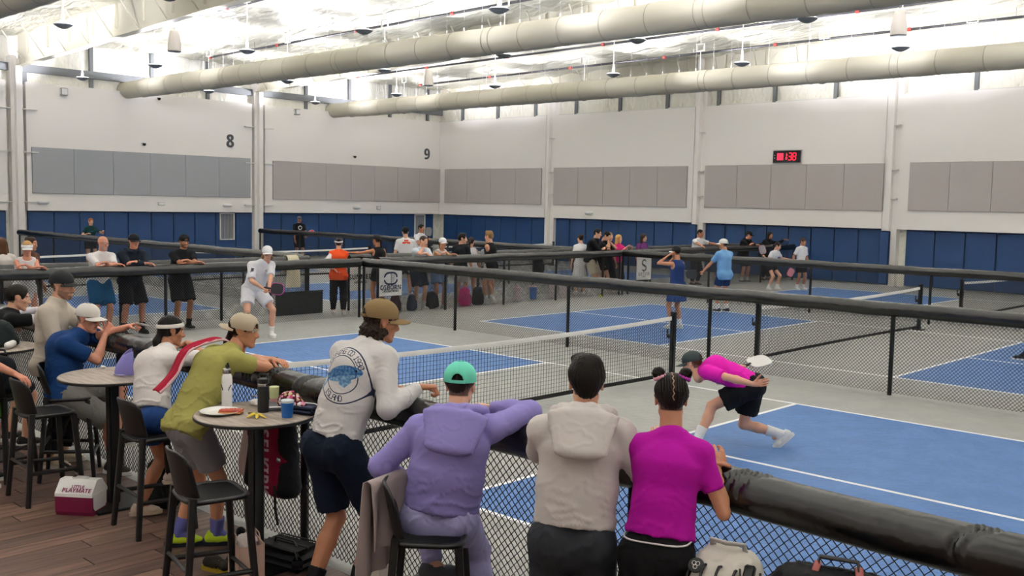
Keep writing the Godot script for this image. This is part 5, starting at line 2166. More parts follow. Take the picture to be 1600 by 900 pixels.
	em.lathe([Vector2(0.045, 0.0), Vector2(0.042, 0.003), Vector2(0, 0.0035)], 18, Transform3D(Basis(Vector3.RIGHT, PI / 2), Vector3.ZERO))
	stick(lunger, pk, "shirt", -0.02, -0.08, 1.0, em, cloth(H("c9c6d4")))
	var wp := {at = V(-7.33, 0, -1.10), h = 1.80, yaw = 72.0, sy = 78.0, hyaw = 66.0, res = "hi", skin = "fair", hc = "8a6a48", hair = "curls", pel = V(-7.50, 0.86, -1.12), neck = V(-7.30, 1.36, -1.18), head = V(-7.22, 1.515, -1.22), hunch = 0.03, hp = 8.0,
		rh = V(-7.02, 0.93, -0.98), re = V(-7.6, 0.8, -0.6), lh = V(-6.95, 0.93, -1.08), le = V(-7.2, 0.8, -1.7), rg = "grip", lg = "grip", rd = V(0.85, -0.3, -0.35), ld = V(0.8, -0.2, 0.1), feet = 0.2,
		lf = V(-7.28, 0.085, -1.34), rf = V(-7.36, 0.085, -0.78), lk = V(-6.6, 0.6, -1.45), rk = V(-6.6, 0.6, -0.6), rt = 60.0, lt = 75.0,
		top = {c = "dedde0", sl = 0.85, ease = 0.026, hem = 0.05, loose = 0.022, name = "shirt"}, bot = {type = "shorts", c = "dfdee2", len = 0.70, flare = 0.045}, shoe = "e2e2e2", sock = "e6e6e6", sockh = 0.28, lace = "222222",
		cap = {c = "e6e6e8", logo = "222222"}}
	var waiter := person("player in white shirt, shorts and cap, waiting with a black paddle", wp, "players on the courts")
	stick(waiter, wp, "shirt", -0.075, 0.02, 1.0, tick(0.035), cloth(H("2a2a2e")))
	var lab := MB.new()
	lab.box(V(0, 0, 0), V(0.05, 0.10, 0.006), Basis.IDENTITY, 0.002)
	stick(waiter, wp, "shirt", 0.20, 0.03, 1.0, lab, cloth(H("55565c")), "sleeve_print")
	paddle("black paddle with a pink edge held by the white-clad player", V(-6.92, 0.93, -1.02), V(0.86, -0.05, -0.45), V(0.35, 0.15, 0.9), "2a2b2e", "c23a9a")
	paddle("white paddle held out behind by the lunging pink player", V(2.66, 0.80, -0.78), V(0.3, -0.02, -0.85), V(0.25, 0.9, 0.3), "d8d8d6", "b8b8b6")

# a paddle: at the grip, pointing along d, its face turned to n
func paddle(label: String, at: Vector3, d: Vector3, n: Vector3, face: String, edge: String) -> void:
	var z := n.normalized()
	var y := (d - z * d.dot(z)).normalized()
	var t := thing("pickleball_paddle", label, "paddle", at, 0.0, "pickleball paddles")
	t.basis = Basis(y.cross(z), y, z)
	var poly := PackedVector2Array()
	for k in 36:
		var a := TAU * k / 36.0
		poly.append(Vector2(signf(cos(a)) * pow(absf(cos(a)), 0.6) * 0.098, 0.215 + signf(sin(a)) * pow(absf(sin(a)), 0.6) * 0.130))
	var f := MB.new()
	f.extrude(poly, 0.014, Transform3D(Basis.IDENTITY, V(0, 0, -0.007)))
	part("face", f, mat("paddle " + face, H(face), 0.6), t)
	var rim := MB.new()
	var ring := []
	for q in poly:
		ring.append(V(q.x, q.y, 0))
	ring.append(ring[0])
	rim.tube(ring, 0.0085, 6, false)
	part("edge_guard", rim, mat("paddle " + edge, H(edge), 0.5), t)
	var g := MB.new()
	g.tube([V(0, -0.06, 0), V(0, -0.05, 0), V(0, 0.06, 0), V(0, 0.10, 0)], [0.019, 0.017, 0.015, 0.02], 8, true, 0.8, V(0, 0, 1))
	part("handle", g, mats.black, t)

# two buns tied high with scrunchies, and the parting between them
func hair_buns(p: Node3D, o: Dictionary) -> void:
	var hx := Transform3D(Basis.IDENTITY, -o.at) * head_xf(joints(o), o)
	for s in [-1.0, 1.0]:
		var f := Field.new()
		f.k = 0.012
		for k in 7:
			var a := TAU * k / 7.0
			f.ball(V(0.068 * s + cos(a) * 0.014, 0.133 + sin(a) * 0.012, -0.03 + sin(a * 2.0) * 0.010), V(0.018, 0.019, 0.018))
		var mb := f.build(0.005)
		var nn := mb.normals()
		for i in mb.v.size():
			mb.v[i] += nn[i] * nzf.get_noise_3dv(mb.v[i] * 130.0) * 0.004
		part("hair_bun", mb, cloth(H("1b1512"), 0.5), p, hx)
		var sc := MB.new()
		var ring := []
		var rad := []
		for k in 25:
			var a := TAU * k / 24.0
			ring.append(V(0.060 * s + cos(a) * 0.025, 0.113 - cos(a) * s * 0.010, -0.03 + sin(a) * 0.025))
			rad.append(0.0095 + 0.003 * sin(a * 9.0))
		sc.tube(ring, rad, 7, false)
		part("scrunchie", sc, cloth(H("b03aa8" if s < 0 else "e2a4b8")), p, hx)
	# the pale parting down the back of the head
	var pt := []
	for k in 13:
		var a := -0.15 + 2.0 * k / 12.0
		pt.append(V(0.004 * (1.0 if k & 1 else -1.0), 0.035 + cos(a) * 0.1005, -0.015 - sin(a) * 0.1085))
	var pm := MB.new()
	pm.tube(pt, 0.0028, 5)
	part("parting", pm, cloth(H("b78f78"), 0.6), p, hx)
	# plaits run from the parting to the buns
	for k in 5:
		for s in [-1.0, 1.0]:
			var pts := []
			for q in 7:
				var u := q / 6.0
				var x: float = s * (0.010 + 0.013 * k) * (1.0 - 0.2 * u)
				var a := -0.9 + 2.0 * u
				pts.append(V(x + s * 0.012 * u, 0.035 + cos(a - 0.5) * 0.098 * sqrt(maxf(0.1, 1.0 - pow(x / 0.09, 2))), -0.015 + sin(a - 0.5) * 0.108 * sqrt(maxf(0.1, 1.0 - pow(x / 0.09, 2)))))
			var pl := MB.new()
			pl.tube(pts, 0.0065, 6)
			part("plait", pl, cloth(H("1b1512"), 0.5), p, hx)

# the round print on the back of the white shirt: laid on the cloth's own surface through its texture
func fish_print(p: Node3D, o: Dictionary) -> void:
	var shirt: MeshInstance3D = p.get_node("shirt")
	var arr := shirt.mesh.surface_get_arrays(0)
	var vs: PackedVector3Array = arr[Mesh.ARRAY_VERTEX]
	var ns: PackedVector3Array = arr[Mesh.ARRAY_NORMAL]
	var j := joints(o)
	var c: Vector3 = j.pel.lerp(j.neck, 0.63) + j.back * 0.12 + j.shr * 0.0
	var size := 0.39
	var uv := PackedVector2Array()
	for i in vs.size():
		var d := vs[i] - c
		var on: bool = ns[i].dot(j.back) > -0.4 and d.dot(j.back) > -0.16
		uv.append(Vector2(d.dot(j.shr) / size + 0.5, 0.5 - d.dot(j.up) / size) if on else Vector2(0.01, 0.01))
	arr[Mesh.ARRAY_TEX_UV] = uv
	var m := ArrayMesh.new()
	m.add_surface_from_arrays(Mesh.PRIMITIVE_TRIANGLES, arr)
	shirt.mesh = m
	var n := 512
	var im := Image.create(n, n, false, Image.FORMAT_RGB8)
	var bg := H(o.top.c)
	im.fill(bg)
	var ink := H("2c3550")
	for y in n:
		for x in n:
			var px := (x - 256.0) / 256.0
			var py := (y - 256.0) / 256.0
			var r := sqrt(px * px + py * py)
			if absf(r - 0.90) < 0.018 or absf(r - 0.60) < 0.014:
				im.set_pixel(x, y, ink)
			# the fish: a deep body, a forked tail to the left and a blunt head to the right
			var fx := px * 0.95 - py * 0.31
			var fy := py * 0.95 + px * 0.31
			var body := absf(fy + 0.02) < 0.24 * pow(clampf(1.0 - pow((fx - 0.05) / 0.72, 2), 0.0, 1.0), 0.6)
			var tail := fx < -0.52 and fx > -0.92 and absf(fy) < 0.06 + (-0.52 - fx) * 0.75 and absf(fy) > (-0.62 - fx) * 0.9
			var fin := fx > -0.1 and fx < 0.35 and fy > 0.2 and fy < 0.42 - absf(fx - 0.1) * 0.6
			if body or tail or fin:
				var tone := 0.5 + 0.5 * nzf.get_noise_2d(px * 7.0, py * 9.0)
				var col := H("2f5f96").lerp(H("8fb4cf"), clampf(tone * 0.8 + (0.25 if fy > 0.05 else -0.15), 0.0, 1.0))
				if Vector2(fx - 0.58, fy + 0.06).length() < 0.035:
					col = H("10182a")
				if absf(Vector2(fx - 0.36, fy).length() - 0.2) < 0.012 and fx > 0.3:
					col = H("24406c")
				im.set_pixel(x, y, col)
	round_text(im, "FISHING CO 1990", 0.75, -2.75, 2.3, ink, false)
	round_text(im, "ISLAND", 0.75, 2.25, -1.0, ink, true)
	var sm := cloth(Color(0.995, 0.995, 0.995)).duplicate()
	sm.resource_name = "printed shirt"
	sm.albedo_texture = ImageTexture.create_from_image(im)
	sm.texture_repeat = false
	shirt.material_override = sm

const GLYPH := {"A": "01110100011000111111100011000110001", "C": "01111100001000010000100001000001111", "D": "11110100011000110001100011000111110", "F": "11111100001000011110100001000010000", "G": "01111100001000010011100011000101111", "H": "10001100011000111111100011000110001", "I": "01110001000010000100001000010001110", "L": "10000100001000010000100001000011111", "N": "10001110011010110011100011000110001", "O": "01110100011000110001100011000101110", "S": "01111100001000001110000010000111110", "1": "00100011000010000100001000010001110", "9": "01110100011000101111000010000101110", "0": "01110100111010110101110011000101110", "E": "11111100001000011110100001000011111", "B": "11110100011000111110100011000111110", "R": "11110100011000111110101001001010001", "U": "10001100011000110001100011000101110", "M": "10001110111010110101100011000110001", "T": "11111001000010000100001000010000100", "K": "10001100101010011000101001001010001", "Y": "10001100010101000100001000010000100", "P": "11110100011000111110100001000010000", "W": "10001100011000110101101011010101010"}

# five-by-seven lettering bent round a circle
func round_text(im: Image, txt: String, rad: float, a0: float, sweep: float, ink: Color, under: bool) -> void:
	var n := im.get_width()
	var px := 0.0135
	for i in txt.length():
		var ch := txt[i]
		if not GLYPH.has(ch):
			continue
		var a := a0 + sweep * (i + 0.5) / txt.length()
		var g: String = GLYPH[ch]
		for r in 7:
			for c in 5:
				if g[r * 5 + c] == "1":
					var rr := rad + ((3 - r) if not under else (r - 3)) * px * 2.0
					var aa := a + ((c - 2) if not under else (2 - c)) * px * 1.9 / rad
					var ctr := Vector2(cos(aa), sin(aa)) * rr
					im.fill_rect(Rect2i(int((ctr.x * 0.5 + 0.5) * n) - 3, int((ctr.y * 0.5 + 0.5) * n) - 3, 7, 7), ink)

# the crimson towel with a pale edge that hangs over the left shoulder down the back
func red_towel(p: Node3D, o: Dictionary) -> void:
	var j := joints(o)
	var path := [j.SL.lerp(j.neck, 0.55) + j.SF * 0.07 + V(0, 0.02, 0), j.SL.lerp(j.neck, 0.55) + V(0, 0.085, 0), j.SL.lerp(j.neck, 0.5) + j.back * 0.11 + V(0, 0.02, 0), j.chest - j.shr * 0.13 + j.back * 0.165, j.waist - j.shr * 0.155 + j.back * 0.17, j.pel - j.shr * 0.20 + j.back * 0.19 + V(0, 0.10, 0)]
	var cv := Curve3D.new()
	for q in path:
		cv.add_point(q - o.at)
	var L := cv.get_baked_length()
	var w := 0.055
	var mk := func(s0: float, s1: float, lift: float) -> MB:
		var mb := MB.new()
		mb.sheet(8, 30, func(u, v2):
			var q: Vector3 = cv.sample_baked(v2 * L, true)
			var n: Vector3 = (j.back * 0.8 + Vector3.UP * 0.6).normalized()
			return q + j.shr * lerpf(s0, s1, u) * (1.0 + 0.35 * v2) + n * (lift + 0.006 * sin(u * 7.0 + v2 * 5.0)), 0.010)
		return mb
	single("shoulder_towel", mk.call(-w, w, 0.012), cloth(H("a11432")), "crimson towel hanging over the olive-shirted spectator's left shoulder", "towel", o.at)
	part("towel_edge", mk.call(w * 0.93, w * 1.05, 0.014), cloth(H("d8b8bc")), get_node("shoulder_towel"))

# the pale line round the waistband of the black skirt, on the cloth's own surface
func skirt_line(p: Node3D, o: Dictionary) -> void:
	var j := joints(o)
	var sk: MeshInstance3D = p.get_node("skirt")
	var vs: PackedVector3Array = sk.mesh.surface_get_arrays(0)[Mesh.ARRAY_VERTEX]
	var n := 40
	var far := []
	far.resize(n)
	far.fill(0.0)
	var y0: float = j.pel.y + 0.06
	for q in vs:
		if absf(q.y - y0) < 0.012:
			var k := int(fposmod(atan2(q.z - j.pel.z, q.x - j.pel.x), TAU) / TAU * n) % n
			far[k] = maxf(far[k], Vector2(q.x - j.pel.x, q.z - j.pel.z).length())
	var pts := []
	for k in n + 1:
		var r: float = (far[k % n] + far[(k + 1) % n] + far[(k + n - 1) % n]) / 3.0
		var a := TAU * (k + 0.5) / n
		pts.append(V(j.pel.x + cos(a) * (r + 0.001), y0, j.pel.z + sin(a) * (r + 0.001)) - o.at)
	var mb := MB.new()
	mb.tube(pts, 0.0042, 6, false)
	part("skirt_stripe", mb, cloth(H("d8d4d4")), p)

# a small slanted mark, as printed on the chest of a shirt
func tick(s: float) -> MB:
	var mb := MB.new()
	mb.extrude(PackedVector2Array([Vector2(-s, 0.1 * s), Vector2(-0.5 * s, -0.35 * s), Vector2(s, 0.45 * s), Vector2(-0.35 * s, 0.0)]), 0.003)
	return mb

# ---------------------------------------------------------------- people farther off
# someone leaning on a rail: folded forearms on top of it, facing yaw; gap is the distance to the rail's axis
func leaning(o: Dictionary, gap := 0.36, lean := 12.0) -> Dictionary:
	var F := dirv(o.yaw)
	var R := F.cross(Vector3.UP)
	var s: float = o.h / 1.75
	var P: Vector3 = o.at + F * gap
	P.y = RAIL + 0.125
	o.pel = o.at + V(0, 0.935 * s, 0) - F * 0.05
	o.neck = o.pel + V(0, 0.52 * s * cos(deg_to_rad(lean)), 0) + F * (0.52 * s * sin(deg_to_rad(lean)))
	if not o.has("rh"):
		o.rh = P - R * 0.08 + F * 0.03
		o.rd = (-R * 0.95 + F * 0.2).normalized()
	if not o.has("lh"):
		o.lh = P + R * 0.09 + F * 0.01 + V(0, 0.035, 0)
		o.ld = (R * 0.95 + F * 0.15).normalized()
	o.re = o.at + R * 0.75 + F * 0.10 + V(0, 0.9, 0)
	o.le = o.at - R * 0.75 + F * 0.10 + V(0, 0.9, 0)
	o.hunch = 0.035
	return o

func far_people() -> void:
	var g1 := "people leaning on the fence at the end of the nearest court"
	var g2 := "people in the aisle by the round-logo sign"
	var g3 := "people in the aisle by the hexagon-logo sign"
	var g4 := "players on the courts"
	person("woman in a white tank top, white visor and white skirt, leaning on the far rail", leaning({at = V(-9.16, 0, 2.20), h = 1.74, f = true, yaw = 84.0, hyaw = 72.0, hp = 12.0, skin = "pink", hc = "b58d5a", hair = "pony",
		top = {c = "e2e0e2", sl = 0.0}, bot = {type = "skirt", c = "dcdadf", len = 0.36}, shoe = "e0e0e0", sock = "e8e8e8", cap = {c = "e8e8ea", type = "visor"}}, 0.36, 18.0), g1)
	person("brown-haired person at the left edge behind the woman in the visor", {at = V(-10.45, 0, 2.10), h = 1.70, f = true, yaw = -100.0, skin = "fair", hc = "5a3d28", hair = "long", top = {c = "d8d2cc", sl = 0.5}, bot = {type = "shorts", c = "44464c"}, shoe = "d0d0d0"}, g1)
	person("dark-haired woman with a bun, half hidden behind the woman in the visor", {at = V(-10.40, 0, 1.66), h = 1.71, f = true, yaw = 120.0, skin = "tan", hc = "33231a", hair = "bun", top = {c = "5b4034", sl = 0.5}, bot = {type = "shorts", c = "2a2a2e"}, shoe = "d0d0d0"}, g1)
	person("bald man with glasses and grey stubble in a white T-shirt and blue shorts", leaning({at = V(-9.17, 0, 0.92), h = 1.79, w = 1.08, yaw = 92.0, hyaw = 100.0, skin = "pink", hc = "9a8f86", hair = "bald", beard = true, glasses = true,
		top = {c = "e4e2e2", sl = 0.7, hem = 0.14}, bot = {type = "shorts", c = "1c5f92", len = 0.85, flare = 0.045}, shoe = "c8c8c8", sock = "e0e0e0"}), g1)
	var o1 := leaning({at = V(-9.17, 0, 0.35), h = 1.82, w = 1.08, yaw = 88.0, hyaw = 90.0, skin = "pink", hc = "2a211c",
		top = {c = "1e2530", sl = 1.95, hood = true, hem = 0.08, name = "hoodie", ease = 0.03}, bot = {type = "shorts", c = "1b1d23", len = 0.92, flare = 0.05}, shoe = "25262b", sole = "303036", sock = "222226", cap = {c = "1d1f24", logo = "c0c0c0"}, feet = 0.16})
	var m1 := person("man in a black hooded top, black cap and black shorts leaning on the far rail", o1, g1)
	stick(m1, o1, "hoodie", -0.085, 0.0, 1.0, tick(0.045), cloth(H("e0e0e0")))
	person("dark-bearded man in a black T-shirt and backwards black cap leaning on the far rail", leaning({at = V(-9.17, 0, -0.62), h = 1.80, w = 1.1, yaw = 90.0, hyaw = 84.0, skin = "tan", hc = "1a1411", beard = true,
		top = {c = "191b1f", sl = 0.65, hem = 0.10}, bot = {type = "shorts", c = "17191e", len = 0.9, flare = 0.045}, shoe = "2b2c30", sole = "c8c8c8", sock = "1c1c20", cap = {c = "17181b", turn = 180.0}}), g1)
	person("woman in an orange vest, black trousers and white headband walking in the aisle", {at = V(-9.42, 0, -4.42), h = 1.66, f = true, yaw = -128.0, skin = "fair", hc = "241a15", hair = "bun",
		top = {c = "e0dedd", sl = 1.9, name = "shirt", ease = 0.012}, over = {c = "e8552a", sl = 0.12, hem = 0.14, ease = 0.032, name = "vest", collar = 0.03}, bot = {type = "pants", c = "1a1b20", len = 1.92, flare = 0.022}, shoe = "e6e6e6", cap = {c = "e8e6e2", type = "headband"},
		lh = V(-9.35, 1.0, -4.25), rh = V(-9.75, 1.0, -4.62)}, g2)
	person("woman in a black tank top and black cap resting an arm on the aisle rail", {at = V(-9.50, 0, -5.62), h = 1.72, f = true, yaw = -96.0, hyaw = -80.0, skin = "tan", hc = "241a15", hair = "pony", lean = 10.0,
		lh = V(-9.86, 1.32, -5.05), le = V(-9.3, 1.2, -5.0), rh = V(-9.88, 1.31, -5.85), top = {c = "1b1c1f", sl = 0.0}, bot = {type = "shorts", c = "26272c", len = 0.5}, shoe = "d8d8d8", cap = {c = "2a2b2f", logo = "d0d0d0"}}, g2)
	var o2 := {at = V(-11.3, 0, -7.92), h = 1.83, yaw = -120.0, skin = "fair", hc = "1c1613", top = {c = "dcdcdf", sl = 0.7, hem = 0.14}, bot = {type = "shorts", c = "2c3038"}, shoe = "d0d0d0", cap = {c = "1c1d20"}}
	var m2 := person("man in a white T-shirt with a red print on the back and a black cap", o2, g2)
	var pr := MB.new()
	pr.box(V(0, -0.02, 0), V(0.20, 0.05, 0.006), Basis.IDENTITY, 0.002)
	pr.box(V(0, 0.04, 0), V(0.11, 0.04, 0.006), Basis.IDENTITY, 0.002)
	stick(m2, o2, "shirt", 0.0, 0.06, -1.0, pr, cloth(H("d2462e")))
	person("person in white with dark hair on the far left court, by the corner vent", {at = V(-14.6, 0, -11.3), h = 1.80, yaw = 95.0, skin = "tan", hc = "15110f", top = {c = "dedee0", sl = 0.6}, bot = {type = "shorts", c = "33363c"}, shoe = "d0d0d0", rh = V(-14.2, 1.35, -11.2), rg = "grip"}, g2)
	paddle("grey paddle raised by the person in white on the far left court", V(-14.15, 1.38, -11.22), V(0.1, 1, 0), V(0.9, 0, 0.5), "6f7276", "55585c")
	person("man with receding dark hair leaning on the rail with a hand at his chin", leaning({at = V(-9.15, 0, -6.50), h = 1.74, w = 1.06, yaw = 84.0, hyaw = 96.0, hp = 8.0, skin = "fair", hc = "3a2a20", hair = "buzz",
		rh = V(-8.92, 1.46, -6.42), rd = V(0.1, 0.95, -0.1), top = {c = "cfd8e2", sl = 0.7, hem = 0.1}, bot = {type = "shorts", c = "222a3a", len = 0.85, flare = 0.04}, shoe = "cfcfcf", sock = "cfcfcf"}, 0.36, 18.0), g2)
	person("woman in a white cap and pale tank top with folded arms on the rail", leaning({at = V(-9.15, 0, -7.12), h = 1.68, f = true, yaw = 84.0, hyaw = 80.0, skin = "warm", hc = "4a3524", hair = "pony",
		top = {c = "cfcdd0", sl = 0.0}, bot = {type = "shorts", c = "6d86a8", len = 0.7, flare = 0.05}, shoe = "c8ccd4", cap = {c = "e8e8ea"}}, 0.36, 16.0), g2)
	person("dark-haired man in a black T-shirt in the aisle, turned away", {at = V(-9.50, 0, -8.15), h = 1.72, yaw = -160.0, hyaw = 130.0, skin = "fair", hc = "171310", hair = "quiff", top = {c = "1c1f24", sl = 0.7, hem = 0.1}, bot = {type = "shorts", c = "c3bfb8", len = 0.8}, shoe = "9ac23a"}, g2)
	person("woman in a white tank top with a dark ponytail, in the aisle", {at = V(-9.66, 0, -8.66), h = 1.62, f = true, yaw = -110.0, hyaw = -150.0, skin = "fair", hc = "2a1e18", hair = "pony", top = {c = "dedcdf", sl = 0.0}, bot = {type = "shorts", c = "c8c4c8", len = 0.4}, shoe = "e0e0e0"}, g2)
	person("tall fair-haired man in a black tank top, seen in profile", {at = V(-9.30, 0, -8.98), h = 1.78, w = 1.05, yaw = -70.0, hyaw = -75.0, skin = "fair", hc = "8a6c48", hair = "quiff", top = {c = "1a1b1e", sl = 0.0, hem = 0.12, ease = 0.03}, bot = {type = "shorts", c = "c9c2b4", len = 0.75, flare = 0.04}, shoe = "e0e0e0", sock = "e6e6e6",
		rh = V(-9.55, 1.12, -8.8), lh = V(-9.4, 1.0, -9.1)}, g2)
	person("sandy-haired person half hidden behind the man in the black tank top", {at = V(-9.62, 0, -9.22), h = 1.58, f = true, yaw = 60.0, skin = "fair", hc = "a57e50", hair = "long", top = {c = "9aa0a8", sl = 0.5}, bot = {type = "shorts", c = "3a4352"}, shoe = "e0e0e0"}, g2)
	# the group farther along the aisle
	person("dark-haired person in a white T-shirt at the left of the far group", {at = V(-9.55, 0, -12.80), h = 1.66, f = true, yaw = -130.0, hyaw = -100.0, skin = "fair", hc = "2a1e18", hair = "bun", top = {c = "dedee0", sl = 0.6}, bot = {type = "skirt", c = "d8d8d8", len = 0.4}, shoe = "e0e0e0"}, g3)
	person("tall man in a black sweatshirt and beige shorts, bending towards the far rail", leaning({at = V(-9.16, 0, -12.88), h = 1.86, w = 1.1, yaw = 110.0, hyaw = 105.0, hp = 10.0, skin = "fair", hc = "1a1411", top = {c = "16171a", sl = 1.9, hem = 0.1, ease = 0.035, name = "sweatshirt"}, bot = {type = "shorts", c = "bdb3a0", len = 0.85, flare = 0.05}, shoe = "e0e0e0", sock = "e4e4e4"}, 0.34, 12.0), g3)
	person("dark-haired man in black with his head bowed over his hands", leaning({at = V(-9.18, 0, -13.34), h = 1.78, yaw = 100.0, hyaw = 95.0, hp = 28.0, skin = "fair", hc = "171310", top = {c = "1a1a1e", sl = 0.7, hem = 0.05}, bot = {type = "shorts", c = "1c1c20", len = 0.6}, shoe = "dcdcdc", sock = "e4e4e4", rh = V(-8.98, 1.50, -13.30), lh = V(-8.98, 1.48, -13.36)}, 0.34, 12.0), g3)
	person("blonde woman in a black top between the bowed man and the woman in pink", {at = V(-9.24, 0, -13.62), h = 1.73, f = true, yaw = 80.0, hyaw = 95.0, skin = "fair", hc = "b08a58", hair = "long", top = {c = "19191c", sl = 0.8}, bot = {type = "pants", c = "1c1d22", len = 1.85}, shoe = "dcdcdc"}, g3)
	person("woman with long blonde hair in a bright pink top and olive trousers", {at = V(-9.20, 0, -14.0), h = 1.66, f = true, yaw = 80.0, hyaw = 92.0, skin = "fair", hc = "c29a5c", hair = "long", top = {c = "d42a78", sl = 0.6, hem = 0.02}, bot = {type = "pants", c = "4a4c48", len = 1.88, flare = 0.02}, shoe = "dcdcdc", rh = V(-8.86, 1.31, -13.95), lh = V(-8.86, 1.31, -14.2)}, g3)
	person("woman with dark hair to her shoulders and a purple top, above the hexagon-logo sign", {at = V(-9.36, 0, -15.4), h = 1.67, f = true, yaw = 80.0, hyaw = 100.0, skin = "fair", hc = "2c1c1a", hair = "long", top = {c = "6a3570", sl = 0.6}, bot = {type = "pants", c = "22242a", len = 1.88}, shoe = "dcdcdc"}, g3)
	person("short-haired man in a white T-shirt propped on the rail with straight arms", {at = V(-9.42, 0, -18.35), h = 1.80, w = 1.1, yaw = 88.0, hyaw = 95.0, skin = "tan", hc = "1a1411", hair = "buzz", lean = 14.0, rh = V(-8.86, 1.30, -17.85), lh = V(-8.84, 1.30, -18.9), re = V(-9.3, 1.2, -17.4), top = {c = "dcdcdf", sl = 0.7, hem = 0.1}, bot = {type = "pants", c = "2a2d33", len = 1.85, flare = 0.03}, shoe = "3a3a3e"}, g3)
	person("man in a black hoodie and black cap at the far rail, looking down", leaning({at = V(-9.16, 0, -20.95), h = 1.74, w = 1.1, yaw = 84.0, hyaw = 110.0, hp = 14.0, skin = "pink", hc = "201a16", top = {c = "15161a", sl = 1.9, hood = true, ease = 0.035, name = "hoodie"}, bot = {type = "shorts", c = "1b1c20", len = 0.85}, shoe = "33343a", sock = "e0e0e0", cap = {c = "16171a"}}, 0.36, 16.0), g3)
	person("person in a black hooded top with long dark hair pointing along the far rail", leaning({at = V(-9.16, 0, -22.35), h = 1.72, f = true, yaw = 84.0, hyaw = 80.0, skin = "tan", hc = "15110f", hair = "long", top = {c = "141519", sl = 1.9, ease = 0.035, name = "sweatshirt"}, bot = {type = "pants", c = "1b1c20", len = 1.85}, shoe = "33343a", lh = V(-8.70, 1.44, -22.75), ld = V(0.9, 0.1, -0.4)}, 0.36, 16.0), g3)
	# players on the farther courts
	person("woman player in a navy sleeveless top and white visor, a hand at her face", {at = V(-3.36, 0, -8.40), h = 1.68, f = true, w = 1.04, yaw = -100.0, hyaw = -95.0, skin = "warm", hc = "1a1411", hair = "short", rh = V(-3.50, 1.50, -8.52), re = V(-3.9, 1.1, -8.2), lh = V(-3.52, 1.49, -8.28), le = V(-4.0, 1.2, -8.0), top = {c = "24386a", sl = 0.0, hem = 0.06}, bot = {type = "skirt", c = "34508a", len = 0.34}, shoe = "dcd8cc", sock = "e0e0e0", cap = {c = "26282c", bc = "e8e8ea", type = "cap"}}, g4)
	person("young player in a light blue shirt, navy shorts and white cap, back half turned", {at = V(-4.50, 0, -12.05), h = 1.74, yaw = -108.0, hyaw = -80.0, skin = "warm", hc = "1d1613", rh = V(-4.72, 0.86, -12.2), lh = V(-4.93, 0.95, -11.80), lg = "grip", top = {c = "6d9ccb", sl = 0.75, hem = 0.16, ease = 0.03}, bot = {type = "shorts", c = "1e3358", len = 0.62}, shoe = "33353a", sole = "e0e0e0", sock = "e4e4e4", cap = {c = "e4e2dc"}}, g4)
	paddle("dark navy paddle held by the player in the light blue shirt", V(-4.98, 0.92, -11.78), V(-0.75, -0.15, 0.6), V(0.6, 0.1, 0.8), "20242c", "30343c")
	person("girl in a white T-shirt and black shorts crouching at the far court", {at = V(-7.1, 0, -19.15), h = 1.62, f = true, yaw = 80.0, hyaw = 95.0, hp = 16.0, skin = "fair", hc = "2a1e18", hair = "pony", pel = V(-7.2, 0.76, -19.15), neck = V(-7.0, 1.20, -19.1), rh = V(-7.27, 1.0, -18.92), re = V(-7.3, 0.7, -18.6), rg = "grip", rd = V(-0.2, 0.6, 0.5), lh = V(-6.75, 0.95, -19.5), lg = "relax", feet = 0.2, top = {c = "e0dfe0", sl = 0.7, hem = 0.02}, bot = {type = "shorts", c = "1b1c22", len = 0.5, flare = 0.04}, shoe = "e4e4e4", sock = "e6e6e6"}, g4)
	person("boy in a white T-shirt, black shorts and dark headband on the far court", {at = V(-6.55, 0, -19.85), h = 1.60, w = 0.92, yaw = 70.0, hyaw = 80.0, skin = "tan", hc = "3a281e", hair = "short", rh = V(-6.62, 0.82, -19.55), rg = "grip", top = {c = "e2e1e2", sl = 0.75, hem = 0.12}, bot = {type = "shorts", c = "17181d", len = 0.75, flare = 0.04}, shoe = "e4e4e4", sock = "e6e6e6", cap = {c = "3a2a26", type = "headband"}}, g4)
	paddle("pink paddle hanging from the boy's hand on the far court", V(-6.60, 0.74, -19.52), V(-0.35, -0.85, 0.35), V(0.8, 0.1, 0.6), "d88a96", "c05a70")
	paddle("pink-edged grey paddle held up by the crouching girl", V(-7.30, 1.02, -18.93), V(-0.3, 0.95, 0.1), V(0.75, 0.1, 0.65), "8d8a90", "c07a88")
	person("red-haired woman in a dark green T-shirt beyond the first left divider", {at = V(-25.0, 0, -5.85), h = 1.70, f = true, yaw = 85.0, skin = "fair", hc = "a0603a", hair = "pony", top = {c = "14383a", sl = 0.6}, bot = {type = "shorts", c = "1b1d22", len = 0.5}, shoe = "e0e0e0", rh = V(-24.7, 1.2, -5.6), lh = V(-24.6, 1.28, -6.1)}, g4)
	var o3 := {at = V(-25.2, 0, -14.25), h = 1.80, w = 1.05, yaw = 75.0, hyaw = 95.0, skin = "tan", hc = "1d1613", beard = true, top = {c = "17181b", sl = 0.65, hem = 0.12}, bot = {type = "shorts", c = "17181b", len = 0.85}, shoe = "e0e0e0", cap = {c = "4a4f58"}, lh = V(-24.85, 1.05, -14.35), rh = V(-25.05, 0.85, -13.95), lg = "grip"}
	var m3 := person("man in a black T-shirt with a round white print on the court below the numerals", o3, g4)
	var lg := MB.new()
	lg.lathe([Vector2(0.085, 0), Vector2(0.08, 0.004), Vector2(0.055, 0.005)], 20, Transform3D(Basis(Vector3.RIGHT, PI / 2), Vector3.ZERO))
	stick(m3, o3, "shirt", 0.0, 0.0, 1.0, lg, cloth(H("d8d8d8")))
	paddle("red and white paddle held by the man in the black printed T-shirt", V(-24.82, 1.05, -14.35), V(0.35, 0.5, -0.6), V(0.8, 0.3, 0.5), "c8404a", "dedede")
